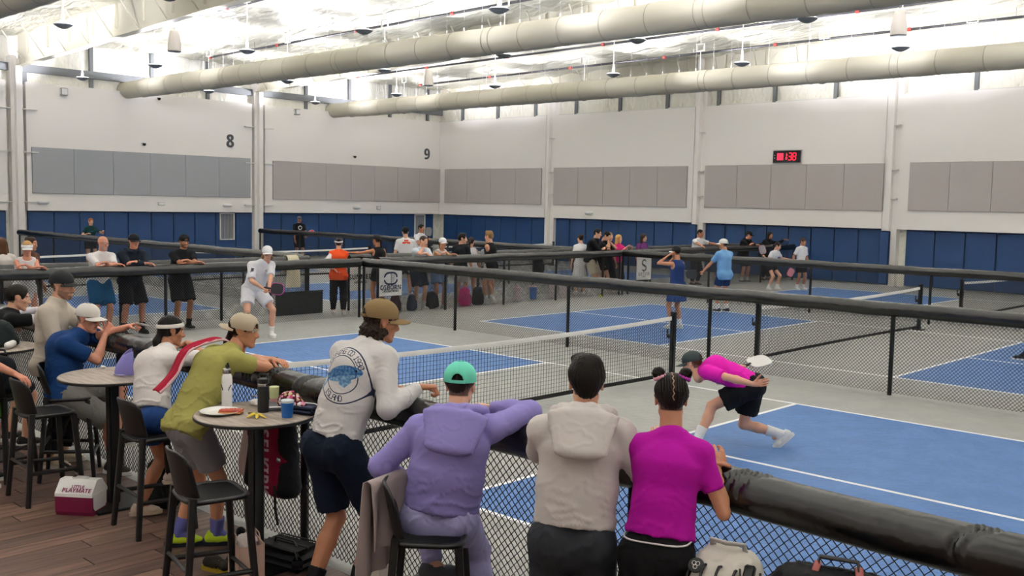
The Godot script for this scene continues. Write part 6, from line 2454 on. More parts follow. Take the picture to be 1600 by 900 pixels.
	person("player cut off by the right edge, one shoe on the middle court's service line", {at = V(3.5, 0, -9.35), h = 1.75, yaw = -90.0, skin = "fair", pel = V(3.62, 0.86, -9.2), neck = V(3.62, 1.38, -9.2), lf = V(3.02, 0.085, -8.98), rf = V(3.75, 0.085, -9.5), top = {c = "3a4a6a", sl = 0.6}, bot = {type = "shorts", c = "1b1d22"}, shoe = "22242a", sock = "22242a"}, g4)

# ---------------------------------------------------------------- signs, bags and the things on the tables
func sign_board(label: String, at: Vector3, w: float, h: float) -> Node3D:
	# hangs on a fence that runs along z, facing +x
	var t := thing("fence_sign", label, "sign", at, PI / 2, "white sponsor signs on the fences")
	var mb := MB.new()
	mb.box(V(0, 0, 0), V(w, h, 0.012), Basis.IDENTITY, 0.003)
	part("board", mb, mats.white, t)
	return t

func ring_poly(t: Node3D, called: String, a: float, b: float, r: float, m: Material, at: Vector3, gap := 0.0) -> void:
	for s in [0.0, PI]:
		var mb := MB.new()
		var pts := []
		for k in 19:
			var u: float = s + gap + (PI - gap * 2.0) * k / 18.0
			pts.append(at + V(signf(cos(u)) * pow(absf(cos(u)), 0.7) * a, signf(sin(u)) * pow(absf(sin(u)), 0.7) * b, 0))
		mb.tube(pts, r, 4, true, 0.3, V(0, 0, 1))
		part(called, mb, m, t)

func word(t: Node3D, called: String, txt: String, size: float, m: Material, at: Vector3) -> void:
	part(called, letters(txt, size, 0.004), m, t, Transform3D(Basis.IDENTITY, at))

func signs() -> void:
	var navy := mat("sign_navy", H("1c2350"), 0.6)
	var t := sign_board("white sign with a navy rounded logo and the word OSBORN on the fence", V(-8.77, 0.725, -5.34), 0.64, 0.62)
	ring_poly(t, "logo_ring", 0.175, 0.125, 0.020, navy, V(0, 0.075, 0.010), 0.10)
	var mb := MB.new()
	mb.box(V(0.01, 0.075, 0.008), V(0.010, 0.22, 0.004))
	part("logo_bar", mb, navy, t)
	for k in 4:
		mb = MB.new()
		mb.box(V(0.065, 0.015 + 0.042 * k, 0.008), V(0.09, 0.012, 0.004))
		part("logo_stripe", mb, navy, t)
	word(t, "lettering", "OSBORN", 0.105, navy, V(0, -0.125, 0.008))
	word(t, "small_lettering", "ENGINEERING", 0.048, mats.numeral, V(0, -0.205, 0.008))
	t = sign_board("white sign with a black hexagonal S logo on the far aisle fence", V(-8.77, 0.71, -14.72), 0.70, 0.66)
	for s in [1.0, -1.0]:
		mb = MB.new()
		mb.tube([V(0.085 * s, 0.115 * s + 0.085, 0.010), V(0.0, 0.165 * s + 0.085, 0.010), V(-0.095 * s, 0.105 * s + 0.085, 0.010), V(-0.095 * s, 0.045 * s + 0.085, 0.010), V(0.03 * s, -0.02 * s + 0.085, 0.010)], 0.021, 4, true, 0.3, V(0, 0, 1))
		part("logo_stroke", mb, mats.black, t)
	word(t, "lettering", "S E S C O", 0.095, mats.numeral, V(0, -0.165, 0.008))
	word(t, "small_lettering", "cement", 0.03, mats.numeral, V(0, -0.24, 0.008))
	t = sign_board("white sign reading SUNMED, half hidden behind the fence corner post", V(-9.93, 0.755, -5.42), 0.66, 0.62)
	word(t, "lettering", "SUNMED", 0.115, mats.black, V(0, 0.0, 0.008))
	word(t, "small_lettering", "GROWERS", 0.055, mats.numeral, V(0, -0.12, 0.008))
	for k in 5:
		mb = MB.new()
		mb.box(V((k - 2) * 0.035, 0.17 + 0.02 * (2 - absi(k - 2)), 0.008), V(0.012, 0.06, 0.004), Basis(V(0, 0, 1), -(k - 2) * 0.4))
		part("logo_ray", mb, mats.black, t)
	mb = MB.new()
	mb.box(V(0, 0.25, 0), V(1.2, 0.48, 0.03), Basis.IDENTITY, 0.008)
	mb.box(V(0, 0.50, 0), V(1.22, 0.03, 0.05), Basis.IDENTITY, 0.008)
	single("windscreen", mb, mat("screen_black", H("22272b"), 0.75), "low black windscreen board at the foot of the aisle fence", "windscreen", V(-9.86, 0.0, -3.72), PI / 2)
	# cream towel over the aisle rail
	mb = MB.new()
	mb.sheet(14, 26, func(u, w):
		var q: float = w * 2.4 - 0.9
		var z := lerpf(-0.13, 0.13, u) * (1.0 + 0.25 * absf(q))
		var f := 0.014 * sin(u * 17.0 + q) * minf(1.0, absf(q) * 1.6)
		if absf(q) < 0.36:
			var a := q / 0.36 * PI * 0.5
			return V(sin(a) * 0.124, cos(a) * 0.124, z)
		var dn := (absf(q) - 0.36) * 0.50
		return V(signf(q) * (0.124 + f), -dn, z + 0.03 * dn), 0.008)
	single("rail_towel", mb, cloth(H("cfc7ae")), "cream towel hanging over the aisle rail behind the white-clad player", "towel", V(-9.95, RAIL + 0.005, -3.55))

func soft_bag(called: String, label: String, at: Vector3, s: Vector3, turn: float, c: String, group := "") -> Node3D:
	var t := thing(called, label, "bag", at, deg_to_rad(turn), group)
	var f := Field.new()
	f.k = 0.06
	f.cap(V(0, s.y * 0.28, -s.z * 0.12), V(0, s.y * 0.72, -s.z * 0.05), s.x * 0.48, s.x * 0.42, s.z * 0.40, s.z * 0.34)
	f.cap(V(-s.x * 0.25, s.y * 0.10, 0), V(s.x * 0.25, s.y * 0.10, 0), s.y * 0.12, s.y * 0.12, s.z * 0.36, s.z * 0.36, Vector3.UP)
	f.cap(V(0, s.y * 0.25, s.z * 0.25), V(0, s.y * 0.48, s.z * 0.25), s.x * 0.36, s.x * 0.32, s.z * 0.2, s.z * 0.16)
	f.cuts = [[V(0, -1, 0), 0.0]]
	var mb := f.build(0.022)
	wrinkle(mb, 0.006, V(9, 9, 9), at.x)
	part("body", mb, cloth(H(c), 0.75), t)
	var hd := MB.new()
	hd.tube([V(-0.05, s.y * 0.98, 0), V(-0.04, s.y * 1.08, 0), V(0.04, s.y * 1.08, 0), V(0.05, s.y * 0.98, 0)], 0.010, 6)
	part("handle", hd, mats.black, t)
	var zp := MB.new()
	zp.tube([V(-s.x * 0.33, s.y * 0.30, s.z * 0.42), V(-s.x * 0.2, s.y * 0.56, s.z * 0.42), V(s.x * 0.2, s.y * 0.56, s.z * 0.42), V(s.x * 0.33, s.y * 0.30, s.z * 0.42)], 0.006, 5)
	part("zip", zp, mats.black, t)
	return t

func bottle(called: String, label: String, at: Vector3, prof: Array, m: Material) -> Node3D:
	var t := thing(called, label, "bottle", at)
	var mb := MB.new()
	mb.lathe(prof, 28)
	part("body", mb, m, t)
	return t

const TOP := 1.0615

func small_things() -> void:
	signs()
	# --- on the pizza table
	var t := bottle("water_bottle", "white metal water bottle with a steel collar and black straw lid", V(2.09, TOP, 5.10), [Vector2(0, 0), Vector2(0.034, 0.0), Vector2(0.0365, 0.006), Vector2(0.0365, 0.19), Vector2(0.034, 0.21), Vector2(0.026, 0.228), Vector2(0.0245, 0.232)], mats.white_gloss)
	var mb := MB.new()
	mb.lathe([Vector2(0.0255, 0.230), Vector2(0.0275, 0.234), Vector2(0.0275, 0.262), Vector2(0.025, 0.268), Vector2(0, 0.27)], 24)
	part("collar", mb, mats.chrome, t)
	mb = MB.new()
	mb.box(V(0.006, 0.282, 0), V(0.036, 0.026, 0.018), Basis.IDENTITY, 0.006)
	mb.bar(V(0.012, 0.285, 0), V(0.010, 0.305, 0), 0.007, 8)
	part("spout", mb, mats.black, t)
	for s in [-1.0, 1.0]:
		mb = MB.new()
		mb.tube([V(0.034 * s, 0.155, 0.020), V(0.024 * s, 0.135, 0.030), V(0.020 * s, 0.118, 0.033)], 0.003, 5)
		part("print", mb, mat("print_navy", H("222a4c"), 0.5), t, Transform3D(Basis(Vector3.UP, 0.76), Vector3.ZERO))
		mb = MB.new()
		mb.lathe([Vector2(0.010, 0), Vector2(0.009, 0.002), Vector2(0, 0.003)], 14, Transform3D(Basis(V(0, 0, 1), -s * PI / 2) , V(0.0355 * s, 0.125, 0.0)))
		part("print_dot", mb, mats.print_navy, t, Transform3D(Basis(Vector3.UP, 0.76), Vector3.ZERO))
	t = bottle("insulated_bottle", "black insulated bottle with a black loop-handled lid", V(2.40, TOP, 5.01), [Vector2(0, 0), Vector2(0.036, 0), Vector2(0.038, 0.005), Vector2(0.038, 0.172), Vector2(0.036, 0.180)], mat("matte_black", H("17181a"), 0.55))
	mb = MB.new()
	mb.lathe([Vector2(0.0365, 0.179), Vector2(0.0375, 0.181), Vector2(0.0375, 0.195), Vector2(0.036, 0.197)], 28)
	part("steel_ring", mb, mats.chrome, t)
	mb = MB.new()
	mb.lathe([Vector2(0.037, 0.196), Vector2(0.037, 0.222), Vector2(0.034, 0.227), Vector2(0, 0.228)], 24)
	part("lid", mb, mats.black, t)
	mb = MB.new()
	mb.tube([V(-0.028, 0.222, 0), V(-0.034, 0.245, 0), V(-0.026, 0.256, 0), V(0.026, 0.256, 0), V(0.034, 0.245, 0), V(0.028, 0.222, 0)], 0.006, 6)
	part("loop_handle", mb, mats.black, t, Transform3D(Basis(Vector3.UP, 0.7), Vector3.ZERO))
	t = thing("tumbler", "blue tumbler with a clear lid at the right of the pizza table", "tumbler", V(2.645, TOP, 4.985))
	mb = MB.new()
	mb.lathe([Vector2(0, 0), Vector2(0.034, 0), Vector2(0.0355, 0.004), Vector2(0.0425, 0.098), Vector2(0.0425, 0.100)], 32)
	part("cup", mb, mat("tumbler_blue", H("1f66b5"), 0.45), t)
	mb = MB.new()
	mb.lathe([Vector2(0.0425, 0.099), Vector2(0.0445, 0.102), Vector2(0.0445, 0.114), Vector2(0.041, 0.116), Vector2(0.039, 0.109), Vector2(0, 0.108)], 32)
	part("lid", mb, mat("lid_clear", H("c9d2d8"), 0.15), t)
	t = thing("plate", "white dinner plate at the left of the pizza table", "plate", V(2.265, TOP, 5.255))
	mb = MB.new()
	mb.lathe([Vector2(0, 0.004), Vector2(0.075, 0.002), Vector2(0.085, 0.003), Vector2(0.128, 0.019), Vector2(0.132, 0.021), Vector2(0.130, 0.0235), Vector2(0.088, 0.0085), Vector2(0.078, 0.007), Vector2(0, 0.007)], 48)
	part("dish", mb, mats.white_gloss, t)
	t = thing("pizza_slice", "half-eaten slice of pizza on the white plate", "pizza", V(2.31, TOP + 0.009, 5.21), 0.9)
	mb = MB.new()
	mb.extrude(PackedVector2Array([Vector2(-0.075, -0.01), Vector2(-0.02, -0.048), Vector2(0.075, -0.056), Vector2(0.088, 0.0), Vector2(0.070, 0.055), Vector2(-0.01, 0.035)]), 0.009, Transform3D(Basis(V(1, 0, 0), V(0, 0, -1), V(0, 1, 0)), Vector3.ZERO))
	part("base", mb, cloth(H("c88a55")), t)
	var f := Field.new()
	f.k = 0.012
	for k in 16:
		f.ball(V(-0.055 + 0.0085 * k, 0.012, 0.035 * sin(k * 2.4) * (0.35 + k / 24.0)), V(0.016, 0.008, 0.014))
	mb = f.build(0.005)
	wrinkle(mb, 0.003, V(60, 60, 60), 0.0)
	part("topping", mb, mat("pizza_red", H("b8402c"), 0.45), t)
	for k in 6:
		mb = MB.new()
		mb.lathe([Vector2(0.010, 0.0), Vector2(0.009, 0.004), Vector2(0, 0.005)], 10)
		part("cheese", mb, mat("cheese", H("e6b77c"), 0.5), t, Transform3D(Basis.IDENTITY, V(-0.04 + 0.022 * k, 0.016, 0.022 * sin(k * 2.1))))
	t = thing("banana_peel", "yellow banana peel lying on the front of the pizza table", "banana peel", V(2.51, TOP, 5.13), -0.3)
	for k in 4:
		var a: float = [-0.5, 0.25, 1.3, 2.7][k]
		var d := V(cos(a), 0, sin(a))
		mb = MB.new()
		mb.tube([V(0, 0.016, 0), d * 0.025 + V(0, 0.022, 0), d * 0.055 + V(0, 0.012, 0), d * [0.085, 0.08, 0.075, 0.06][k] + V(0, 0.005, 0)], [0.010, 0.013, 0.011, 0.004], 8, true, 0.6)
		part("peel_strip", mb, mat("banana", H("d8bf3c"), 0.5), t)
	mb = MB.new()
	mb.tube([V(0, 0.018, 0), V(-0.05, 0.020, 0.02), V(-0.075, 0.014, 0.035)], [0.010, 0.006, 0.006], 7)
	part("stem", mb, mat("banana_stem", H("6a5a28"), 0.6), t)
	t = thing("food_container", "shallow grey food container with a white rim behind the black bottle", "container", V(2.33, TOP, 4.90), -0.5)
	mb = MB.new()
	mb.box(V(0, 0.014, 0), V(0.24, 0.028, 0.17), Basis.IDENTITY, 0.012)
	part("tray", mb, mat("tray_grey", H("70757c"), 0.35), t)
	var rim := []
	for k in 33:
		var a := TAU * k / 32.0
		rim.append(V(signf(cos(a)) * pow(absf(cos(a)), 0.3) * 0.118, 0.029, signf(sin(a)) * pow(absf(sin(a)), 0.3) * 0.083))
	mb = MB.new()
	mb.tube(rim, 0.006, 6, false)
	part("rim", mb, mats.white, t)
	t = thing("shaker_cup", "pale yellow and pink drink cup half hidden behind the black bottle", "cup", V(2.27, TOP, 4.84))
	mb = MB.new()
	mb.lathe([Vector2(0, 0), Vector2(0.028, 0), Vector2(0.030, 0.05), Vector2(0.031, 0.055)], 20)
	part("lower", mb, mat("pink_drink", H("d89a9e"), 0.3), t)
	mb = MB.new()
	mb.lathe([Vector2(0.031, 0.055), Vector2(0.034, 0.13), Vector2(0.033, 0.134), Vector2(0, 0.134)], 20)
	part("upper", mb, mat("lime_drink", H("c9d49a"), 0.3), t)
	f = Field.new()
	f.k = 0.02
	for k in 7:
		f.ball(V(-0.035 + 0.012 * k, 0.018 + 0.006 * sin(k * 1.9), 0.012 * cos(k * 2.7)), V(0.020, 0.017, 0.020))
	mb = f.build(0.006)
	wrinkle(mb, 0.006, V(40, 40, 40), 2.0)
	single("napkin", mb, cloth(H("d6d2cc")), "crumpled white napkin at the back of the pizza table", "napkin", V(2.19, TOP, 4.93))
	# floral pouch: flat flowers sewn on a dark bag
	t = thing("floral_pouch", "pink and white flowered pouch at the back of the pizza table", "pouch", V(2.50, TOP, 4.835), 0.2)
	f = Field.new()
	f.k = 0.05
	f.cap(V(-0.07, 0.045, 0), V(0.09, 0.030, 0.01), 0.052, 0.035)
	f.ball(V(-0.03, 0.075, 0), V(0.07, 0.05, 0.05))
	f.cuts = [[V(0, -1, 0), 0.0]]
	mb = f.build(0.008)
	wrinkle(mb, 0.006, V(24, 24, 24), 5.0)
	part("body", mb, cloth(H("5a1c30")), t)
	var nn := mb.normals()
	var fl := [cloth(H("e8d8da")), cloth(H("d2567e")), cloth(H("e6a0b4")), cloth(H("c9b48a"))]
	for k in 110:
		var i := (k * 97) % mb.v.size()
		if nn[i].y < -0.3:
			continue
		var pm := MB.new()
		pm.lathe([Vector2(0.0105 + 0.003 * (k % 3), 0.0), Vector2(0.008, 0.0035), Vector2(0, 0.004)], 6)
		var y := nn[i]
		var x := y.cross(V(0.3, 0.5, 0.8)).normalized()
		part("flower", pm, fl[k % 4], t, Transform3D(Basis(x, y, x.cross(y)), mb.v[i]))
	t = thing("paddle_case", "navy padded case with a white strap at the right of the pizza table", "case", V(2.60, TOP, 4.80), 0.35)
	mb = MB.new()
	mb.box(V(0, 0.020, 0), V(0.23, 0.040, 0.20), Basis.IDENTITY, 0.018)
	part("shell", mb, cloth(H("232a40"), 0.6), t)
	mb = MB.new()
	mb.box(V(0, 0.044, 0), V(0.19, 0.012, 0.16), Basis.IDENTITY, 0.005)
	part("lid", mb, cloth(H("2d3550"), 0.6), t)
	mb = MB.new()
	mb.tube([V(-0.05, 0.052, 0.04), V(0.0, 0.066, 0.01), V(0.04, 0.058, -0.03), V(0.08, 0.052, -0.02)], 0.007, 6, true, 0.5)
	part("strap", mb, mats.white, t)
	# --- on the middle table
	t = thing("sun_visor", "lavender visor standing on the middle bar table", "visor", V(0.50, TOP, 5.00), -0.4)
	mb = MB.new()
	mb.sheet(20, 10, func(u, w):
		var a: float = PI * (0.02 + 0.96 * u)
		var out := sin(w * PI * 0.5)
		var r: float = 0.085 + 0.075 * pow(sin(a), 0.8) * out
		return V(cos(a) * (0.085 + 0.045 * out), 0.015 + 0.150 * (1.0 - w) + 0.035 * pow(absf(cos(a)), 3.0) * (1.0 - w), sin(a) * r * 0.9), 0.006)
	part("brim", mb, cloth(H("8580c4"), 0.7), t)
	mb = MB.new()
	mb.tube([V(0.125, 0.02, 0.0), V(0.09, 0.012, 0.10), V(0.0, 0.010, 0.145), V(-0.09, 0.012, 0.10), V(-0.125, 0.02, 0)], 0.007, 6)
	part("piping", mb, cloth(H("b9b4e0")), t)
	f = Field.new()
	f.k = 0.01
	for k in 4:
		f.ball(V(-0.018 + 0.012 * k, 0.010, 0.006 * sin(k * 2.0)), V(0.012, 0.010, 0.011))
	single("napkin", f.build(0.004), cloth(H("e6e2dc")), "small crumpled napkin by the elbow of the man in the navy polo", "napkin", V(0.06, TOP, 5.05))
	# --- on the far left table and its stool
	soft_bag("sports_bag", "dark green soft bag lying on the far left table", V(-1.78, TOP, 5.24), V(0.44, 0.20, 0.30), 20.0, "232b2b")
	t = bottle("squeeze_bottle", "white squeeze bottle lying beside the dark green bag", V(-1.50, TOP + 0.035, 5.22), [Vector2(0, -0.09), Vector2(0.03, -0.088), Vector2(0.032, -0.08), Vector2(0.032, 0.06), Vector2(0.018, 0.09), Vector2(0, 0.10)], mats.white)
	t.rotation = V(PI / 2, 0.9, 0)
	soft_bag("small_backpack", "dark navy backpack resting on the stool at the left edge", V(-1.05, 0.735, 5.46), V(0.30, 0.36, 0.22), 30.0, "1d2128")
	# --- towel on the lavender man's stool
	mb = MB.new()
	mb.sheet(18, 30, func(u, w):
		var q: float = w * 2.0 - 1.0
		var x := lerpf(-0.15, 0.16, u)
		var f2 := 0.016 * sin(u * 15.0 + q * 2.0) * minf(1.0, absf(q) * 2.0)
		if absf(q) < 0.10:
			var a := q / 0.10 * PI * 0.5
			return V(x, cos(a) * 0.022, sin(a) * 0.026)
		var dn := (absf(q) - 0.10) / 0.90
		return V(x * (1.0 + 0.10 * dn), -dn * (0.52 if q < 0 else 0.34), signf(q) * (0.026 + 0.02 * dn) + f2), 0.007)
	single("stool_towel", mb, cloth(H("a89a98")), "taupe towel draped over the back of the lavender hoodie man's stool", "towel", V(4.035, 0.99, 5.30), deg_to_rad(104.0))
	# --- on the floor
	t = thing("cooler", "small cooler with a magenta body and a white tent lid", "cooler", V(0.42, 0, 5.40), deg_to_rad(38.0))
	var body := PackedVector2Array([Vector2(-0.105, 0.0), Vector2(0.105, 0.0), Vector2(0.118, 0.03), Vector2(0.122, 0.155), Vector2(-0.122, 0.155), Vector2(-0.118, 0.03)])
	mb = MB.new()
	mb.extrude(body, 0.30, Transform3D(Basis(V(0, 0, 1), V(0, 1, 0), V(-1, 0, 0)), V(0.15, 0.0, 0)))
	part("body", mb, mat("cooler_magenta", H("7a1240"), 0.4), t)
	var lid := PackedVector2Array([Vector2(-0.124, 0.150), Vector2(0.124, 0.150), Vector2(0.122, 0.175), Vector2(0.045, 0.262), Vector2(0.035, 0.268), Vector2(-0.035, 0.268), Vector2(-0.045, 0.262), Vector2(-0.122, 0.175)])
	mb = MB.new()
	mb.extrude(lid, 0.304, Transform3D(Basis(V(0, 0, 1), V(0, 1, 0), V(-1, 0, 0)), V(0.152, 0.0, 0)))
	part("lid", mb, mats.white, t)
	for s in [-1.0, 1.0]:
		mb = MB.new()
		mb.extrude(PackedVector2Array([Vector2(-0.100, 0.165), Vector2(0.100, 0.165), Vector2(0.095, 0.06), Vector2(0.075, 0.035), Vector2(-0.075, 0.035), Vector2(-0.095, 0.06)]), 0.012, Transform3D(Basis(V(0, 0, 1), V(0, 1, 0), V(-1, 0, 0)), V(0.156 if s > 0 else -0.144, 0.0, 0)))
		part("side_arm", mb, mats.white, t)
	mb = MB.new()
	mb.box(V(0, 0.276, 0), V(0.13, 0.016, 0.035), Basis.IDENTITY, 0.006)
	part("handle", mb, mats.white_gloss, t)
	mb = MB.new()
	mb.box(V(-0.045, 0.277, 0.0), V(0.035, 0.018, 0.03), Basis.IDENTITY, 0.005)
	part("latch", mb, mats.black, t)
	var slope := Transform3D(Basis(V(1, 0, 0), V(0, 0.748, -0.664), V(0, 0.664, 0.748)), V(0.02, 0.2235, 0.085))
	var lt := part("lettering", letters("LITTLE", 0.024, 0.002), mat("cooler_print", H("8a1d55"), 0.5), t, slope)
	part("lettering", letters("PLAYMATE", 0.034, 0.002), mats.cooler_print, t, slope * Transform3D(Basis.IDENTITY, V(0, -0.032, 0)))
	racket_pack()
	flat_bag()
	soft_bag("floor_backpack", "dark green backpack on the floor under the middle table", V(0.72, 0, 4.88), V(0.32, 0.44, 0.24), 20.0, "1b2422")
	paper_bag("beige paper bag with red flower prints and a white cloth inside", V(2.62, 0, 5.28), 0.30, 0.30, 0.16, -18.0, true)
	paper_bag("pale paper bag on the floor behind the tall man's feet", V(3.36, 0, 4.84), 0.20, 0.22, 0.12, 15.0, false)
	# dark trainers with gold trim under the empty stool
	for k in 2:
		t = thing("trainer", ["black and gold trainer lying under the empty stool", "second black and gold trainer beside it, nearer the pizza table"][k], "shoe", V(2.26 + 0.11 * k, 0.0, 5.30 - 0.10 * k), deg_to_rad(115.0), "black and gold trainers")
		part("upper", T.shoe_hi.mesh(), cloth(H("26231c"), 0.6), t)
		part("sole", T.sole.mesh(), cloth(H("a08a2c"), 0.6), t)
		for q in 3:
			mb = MB.new()
			mb.tube([V(-0.045, 0.035, 0.03 + 0.03 * q), V(-0.02, 0.08 - 0.008 * q, 0.05 + 0.02 * q), V(0.02, 0.08 - 0.008 * q, 0.05 + 0.02 * q), V(0.045, 0.035, 0.03 + 0.03 * q)], 0.004, 5)
			part("trim", mb, cloth(H("b09a3a"), 0.5), t)
	white_pack()
	duffel()
	tote()
	# --- along the far fences and on the courts
	var fg := "bags along the aisle fence"
	soft_bag("aisle_bag", "bright pink bag on the floor at the aisle fence", V(-9.12, 0, -7.95), V(0.34, 0.52, 0.26), 90.0, "c8327e", fg)
	soft_bag("aisle_bag", "dark grey backpack leaning beside the bright pink bag", V(-9.15, 0, -8.42), V(0.32, 0.50, 0.26), 90.0, "2a2b33", fg)
	soft_bag("aisle_bag", "black backpack at the feet of the woman in the white cap", V(-9.15, 0, -6.90), V(0.40, 0.44, 0.26), 80.0, "25292f", fg)
	soft_bag("aisle_bag", "slim navy bag at the feet of the man with a hand at his chin", V(-9.10, 0, -6.25), V(0.24, 0.42, 0.22), 95.0, "26344e", fg)
	soft_bag("aisle_bag", "maroon bag under the round-logo sign", V(-9.2, 0, -5.85), V(0.28, 0.42, 0.24), 95.0, "4a2a32", fg)
	soft_bag("hanging_bag", "black bag hung on the far aisle fence left of the far group", V(-9.75, 0.62, -11.3), V(0.42, 0.50, 0.20), 95.0, "191b1f")
	var cups := [["white cup with a red lid on the aisle floor", -10.05, "d8ccd0"], ["blue cup on the aisle floor between the white cups", -10.65, "4a78c0"], ["white cup on the aisle floor, right of the blue one", -11.45, "d4c6c4"], ["white cup farthest right on the aisle floor", -11.85, "dccfd2"]]
	for k in 4:
		t = thing("jug", cups[k][0], "cup", V(-9.35, 0, cups[k][1]), 0.0, "drink jugs on the aisle floor")
		mb = MB.new()
		mb.lathe([Vector2(0, 0), Vector2(0.075, 0), Vector2(0.085, 0.02), Vector2(0.105, 0.30), Vector2(0.10, 0.32)], 18)
		part("body", mb, mat("cup " + cups[k][2], H(cups[k][2]), 0.5), t)
		mb = MB.new()
		mb.lathe([Vector2(0.108, 0.315), Vector2(0.108, 0.335), Vector2(0.04, 0.345), Vector2(0.035, 0.38), Vector2(0, 0.385)], 18)
		part("lid", mb, mat("cup lid", H("c0a0a4"), 0.5), t)
	for q in [["yellow ball on the court beside the far group", V(-8.6, 0.037, -12.55)], ["yellow ball in the air by the white column of the back wall", V(-5.15, 0.62, -23.2)]]:
		mb = MB.new()
		mb.lathe([Vector2(0, -0.037), Vector2(0.018, -0.032), Vector2(0.032, -0.018), Vector2(0.037, 0), Vector2(0.032, 0.018), Vector2(0.018, 0.032), Vector2(0, 0.037)], 16)
		single("pickleball", mb, mat("ball_yellow", H("d6e04a"), 0.5), q[0], "ball", q[1], 0.0, "yellow balls")

# the crimson and black racket pack that hangs on the fence behind the pizza table
func racket_pack() -> void:
	var t := thing("racket_pack", "large crimson and black racket backpack hung behind the pizza table", "backpack", V(2.26, 0.42, 4.84), deg_to_rad(14.0))
	var f := Field.new()
	f.k = 0.05
	f.cap(V(0, 0.12, 0), V(0, 0.50, 0), 0.20, 0.155, 0.105, 0.085)
	f.cap(V(0.10, 0.10, 0.03), V(0.11, 0.30, 0.03), 0.09, 0.08, 0.09, 0.075)
	var mb := f.build(0.014)
	wrinkle(mb, 0.006, V(9, 5, 9), 1.0)
	part("body", mb, cloth(H("8f1238"), 0.6), t)
	f = Field.new()
	f.k = 0.03
	f.cap(V(0.16, 0.08, 0.02), V(0.13, 0.50, 0.0), 0.075, 0.05, 0.10, 0.075)
	mb = f.build(0.014)
	wrinkle(mb, 0.005, V(9, 9, 9), 2.0)
	part("side_pocket", mb, cloth(H("15161a"), 0.6), t)
	f = Field.new()
	f.k = 0.03
	f.cap(V(-0.17, 0.10, 0.0), V(-0.13, 0.48, 0.0), 0.06, 0.05, 0.10, 0.07)
	part("side_panel", f.build(0.014), cloth(H("1b1c20"), 0.6), t)
	for s in [-0.05, 0.12]:
		mb = MB.new()
		mb.tube([V(s, 0.12, 0.12), V(s + 0.02, -0.05, 0.13), V(s + 0.015, -0.16, 0.10)], 0.010, 6, true, 0.4)
		part("strap", mb, mats.black, t)
	part("lettering", letters("SELKIRK", 0.085, 0.004), mat("pack_print", H("c9a9b4"), 0.6), t, Transform3D(Basis(V(0, 0, 1), -PI / 2), V(0.02, 0.27, 0.118)))
	mb = MB.new()
	mb.lathe([Vector2(0.020, 0), Vector2(0.018, 0.008), Vector2(0, 0.011)], 14, Transform3D(Basis(Vector3.RIGHT, PI / 2), V(0.155, 0.30, 0.115)))
	part("badge", mb, mats.chrome, t)

func paper_bag(label: String, at: Vector3, w: float, h: float, d: float, turn: float, flowers: bool) -> void:
	var t := thing("paper_bag", label, "bag", at, deg_to_rad(turn), "paper bags on the floor")
	var m := mat("paper" if flowers else "paper2", H("c9aa9a") if flowers else H("d2c6bc"), 0.8)
	for q in [[V(0, h / 2, d / 2), V(w, h, 0.004), "front_panel"], [V(0, h / 2, -d / 2), V(w, h * 1.04, 0.004), "back_panel"], [V(w / 2, h / 2, 0), V(0.004, h, d), "side_panel"], [V(-w / 2, h / 2, 0), V(0.004, h, d), "side_panel"], [V(0, 0.003, 0), V(w, 0.006, d), "base"]]:
		var mb := MB.new()
		mb.box(q[0], q[1])
		part(q[2], mb, m, t)
	for s in [-1.0, 1.0]:
		var hd := MB.new()
		hd.tube([V(-w * 0.2, h * 0.98, s * d * 0.5), V(-w * 0.15, h * 1.16, s * d * 0.45), V(w * 0.15, h * 1.16, s * d * 0.45), V(w * 0.2, h * 0.98, s * d * 0.5)], 0.004, 5)
		part("handle", hd, m, t)
	if flowers:
		var red := mat("flower_red", H("b03a3e"), 0.7)
		var grn := mat("flower_green", H("6d7a52"), 0.7)
		for k in 3:
			var c := V(-w * 0.28 + w * 0.28 * k, h * (0.36 + 0.10 * (k % 2)), d / 2 + 0.003)
			for p in 5:
				var a := TAU * p / 5.0
				var pm := MB.new()
				pm.lathe([Vector2(0.012, 0), Vector2(0, 0.002)], 8, Transform3D(Basis(Vector3.RIGHT, PI / 2), c + V(cos(a) * 0.014, sin(a) * 0.014, 0)))
				part("petal", pm, red, t)
			for s in [-1.0, 1.0]:
				var lm := MB.new()
				lm.tube([c + V(0.02 * s, 0.016, 0), c + V(0.045 * s, 0.028, 0)], [0.006, 0.002], 6, true, 0.3)
				part("leaf_print", lm, grn, t)
		var f := Field.new()
		f.k = 0.03
		f.cap(V(-0.06, h * 0.92, 0), V(0.07, h * 0.98, 0.01), 0.045, 0.05)
		f.cap(V(0.02, h * 0.95, -0.02), V(0.09, h * 0.86, 0.03), 0.045, 0.035)
		var mb := f.build(0.009)
		wrinkle(mb, 0.007, V(16, 16, 16), 3.0)
		part("cloth", mb, cloth(H("d9cfcb")), t)
		f = Field.new()
		f.cap(V(-0.12, h * 0.8, 0), V(-0.10, h * 1.08, 0.01), 0.04, 0.03)
		part("dark_pouch", f.build(0.01), cloth(H("1a1b1e")), t)

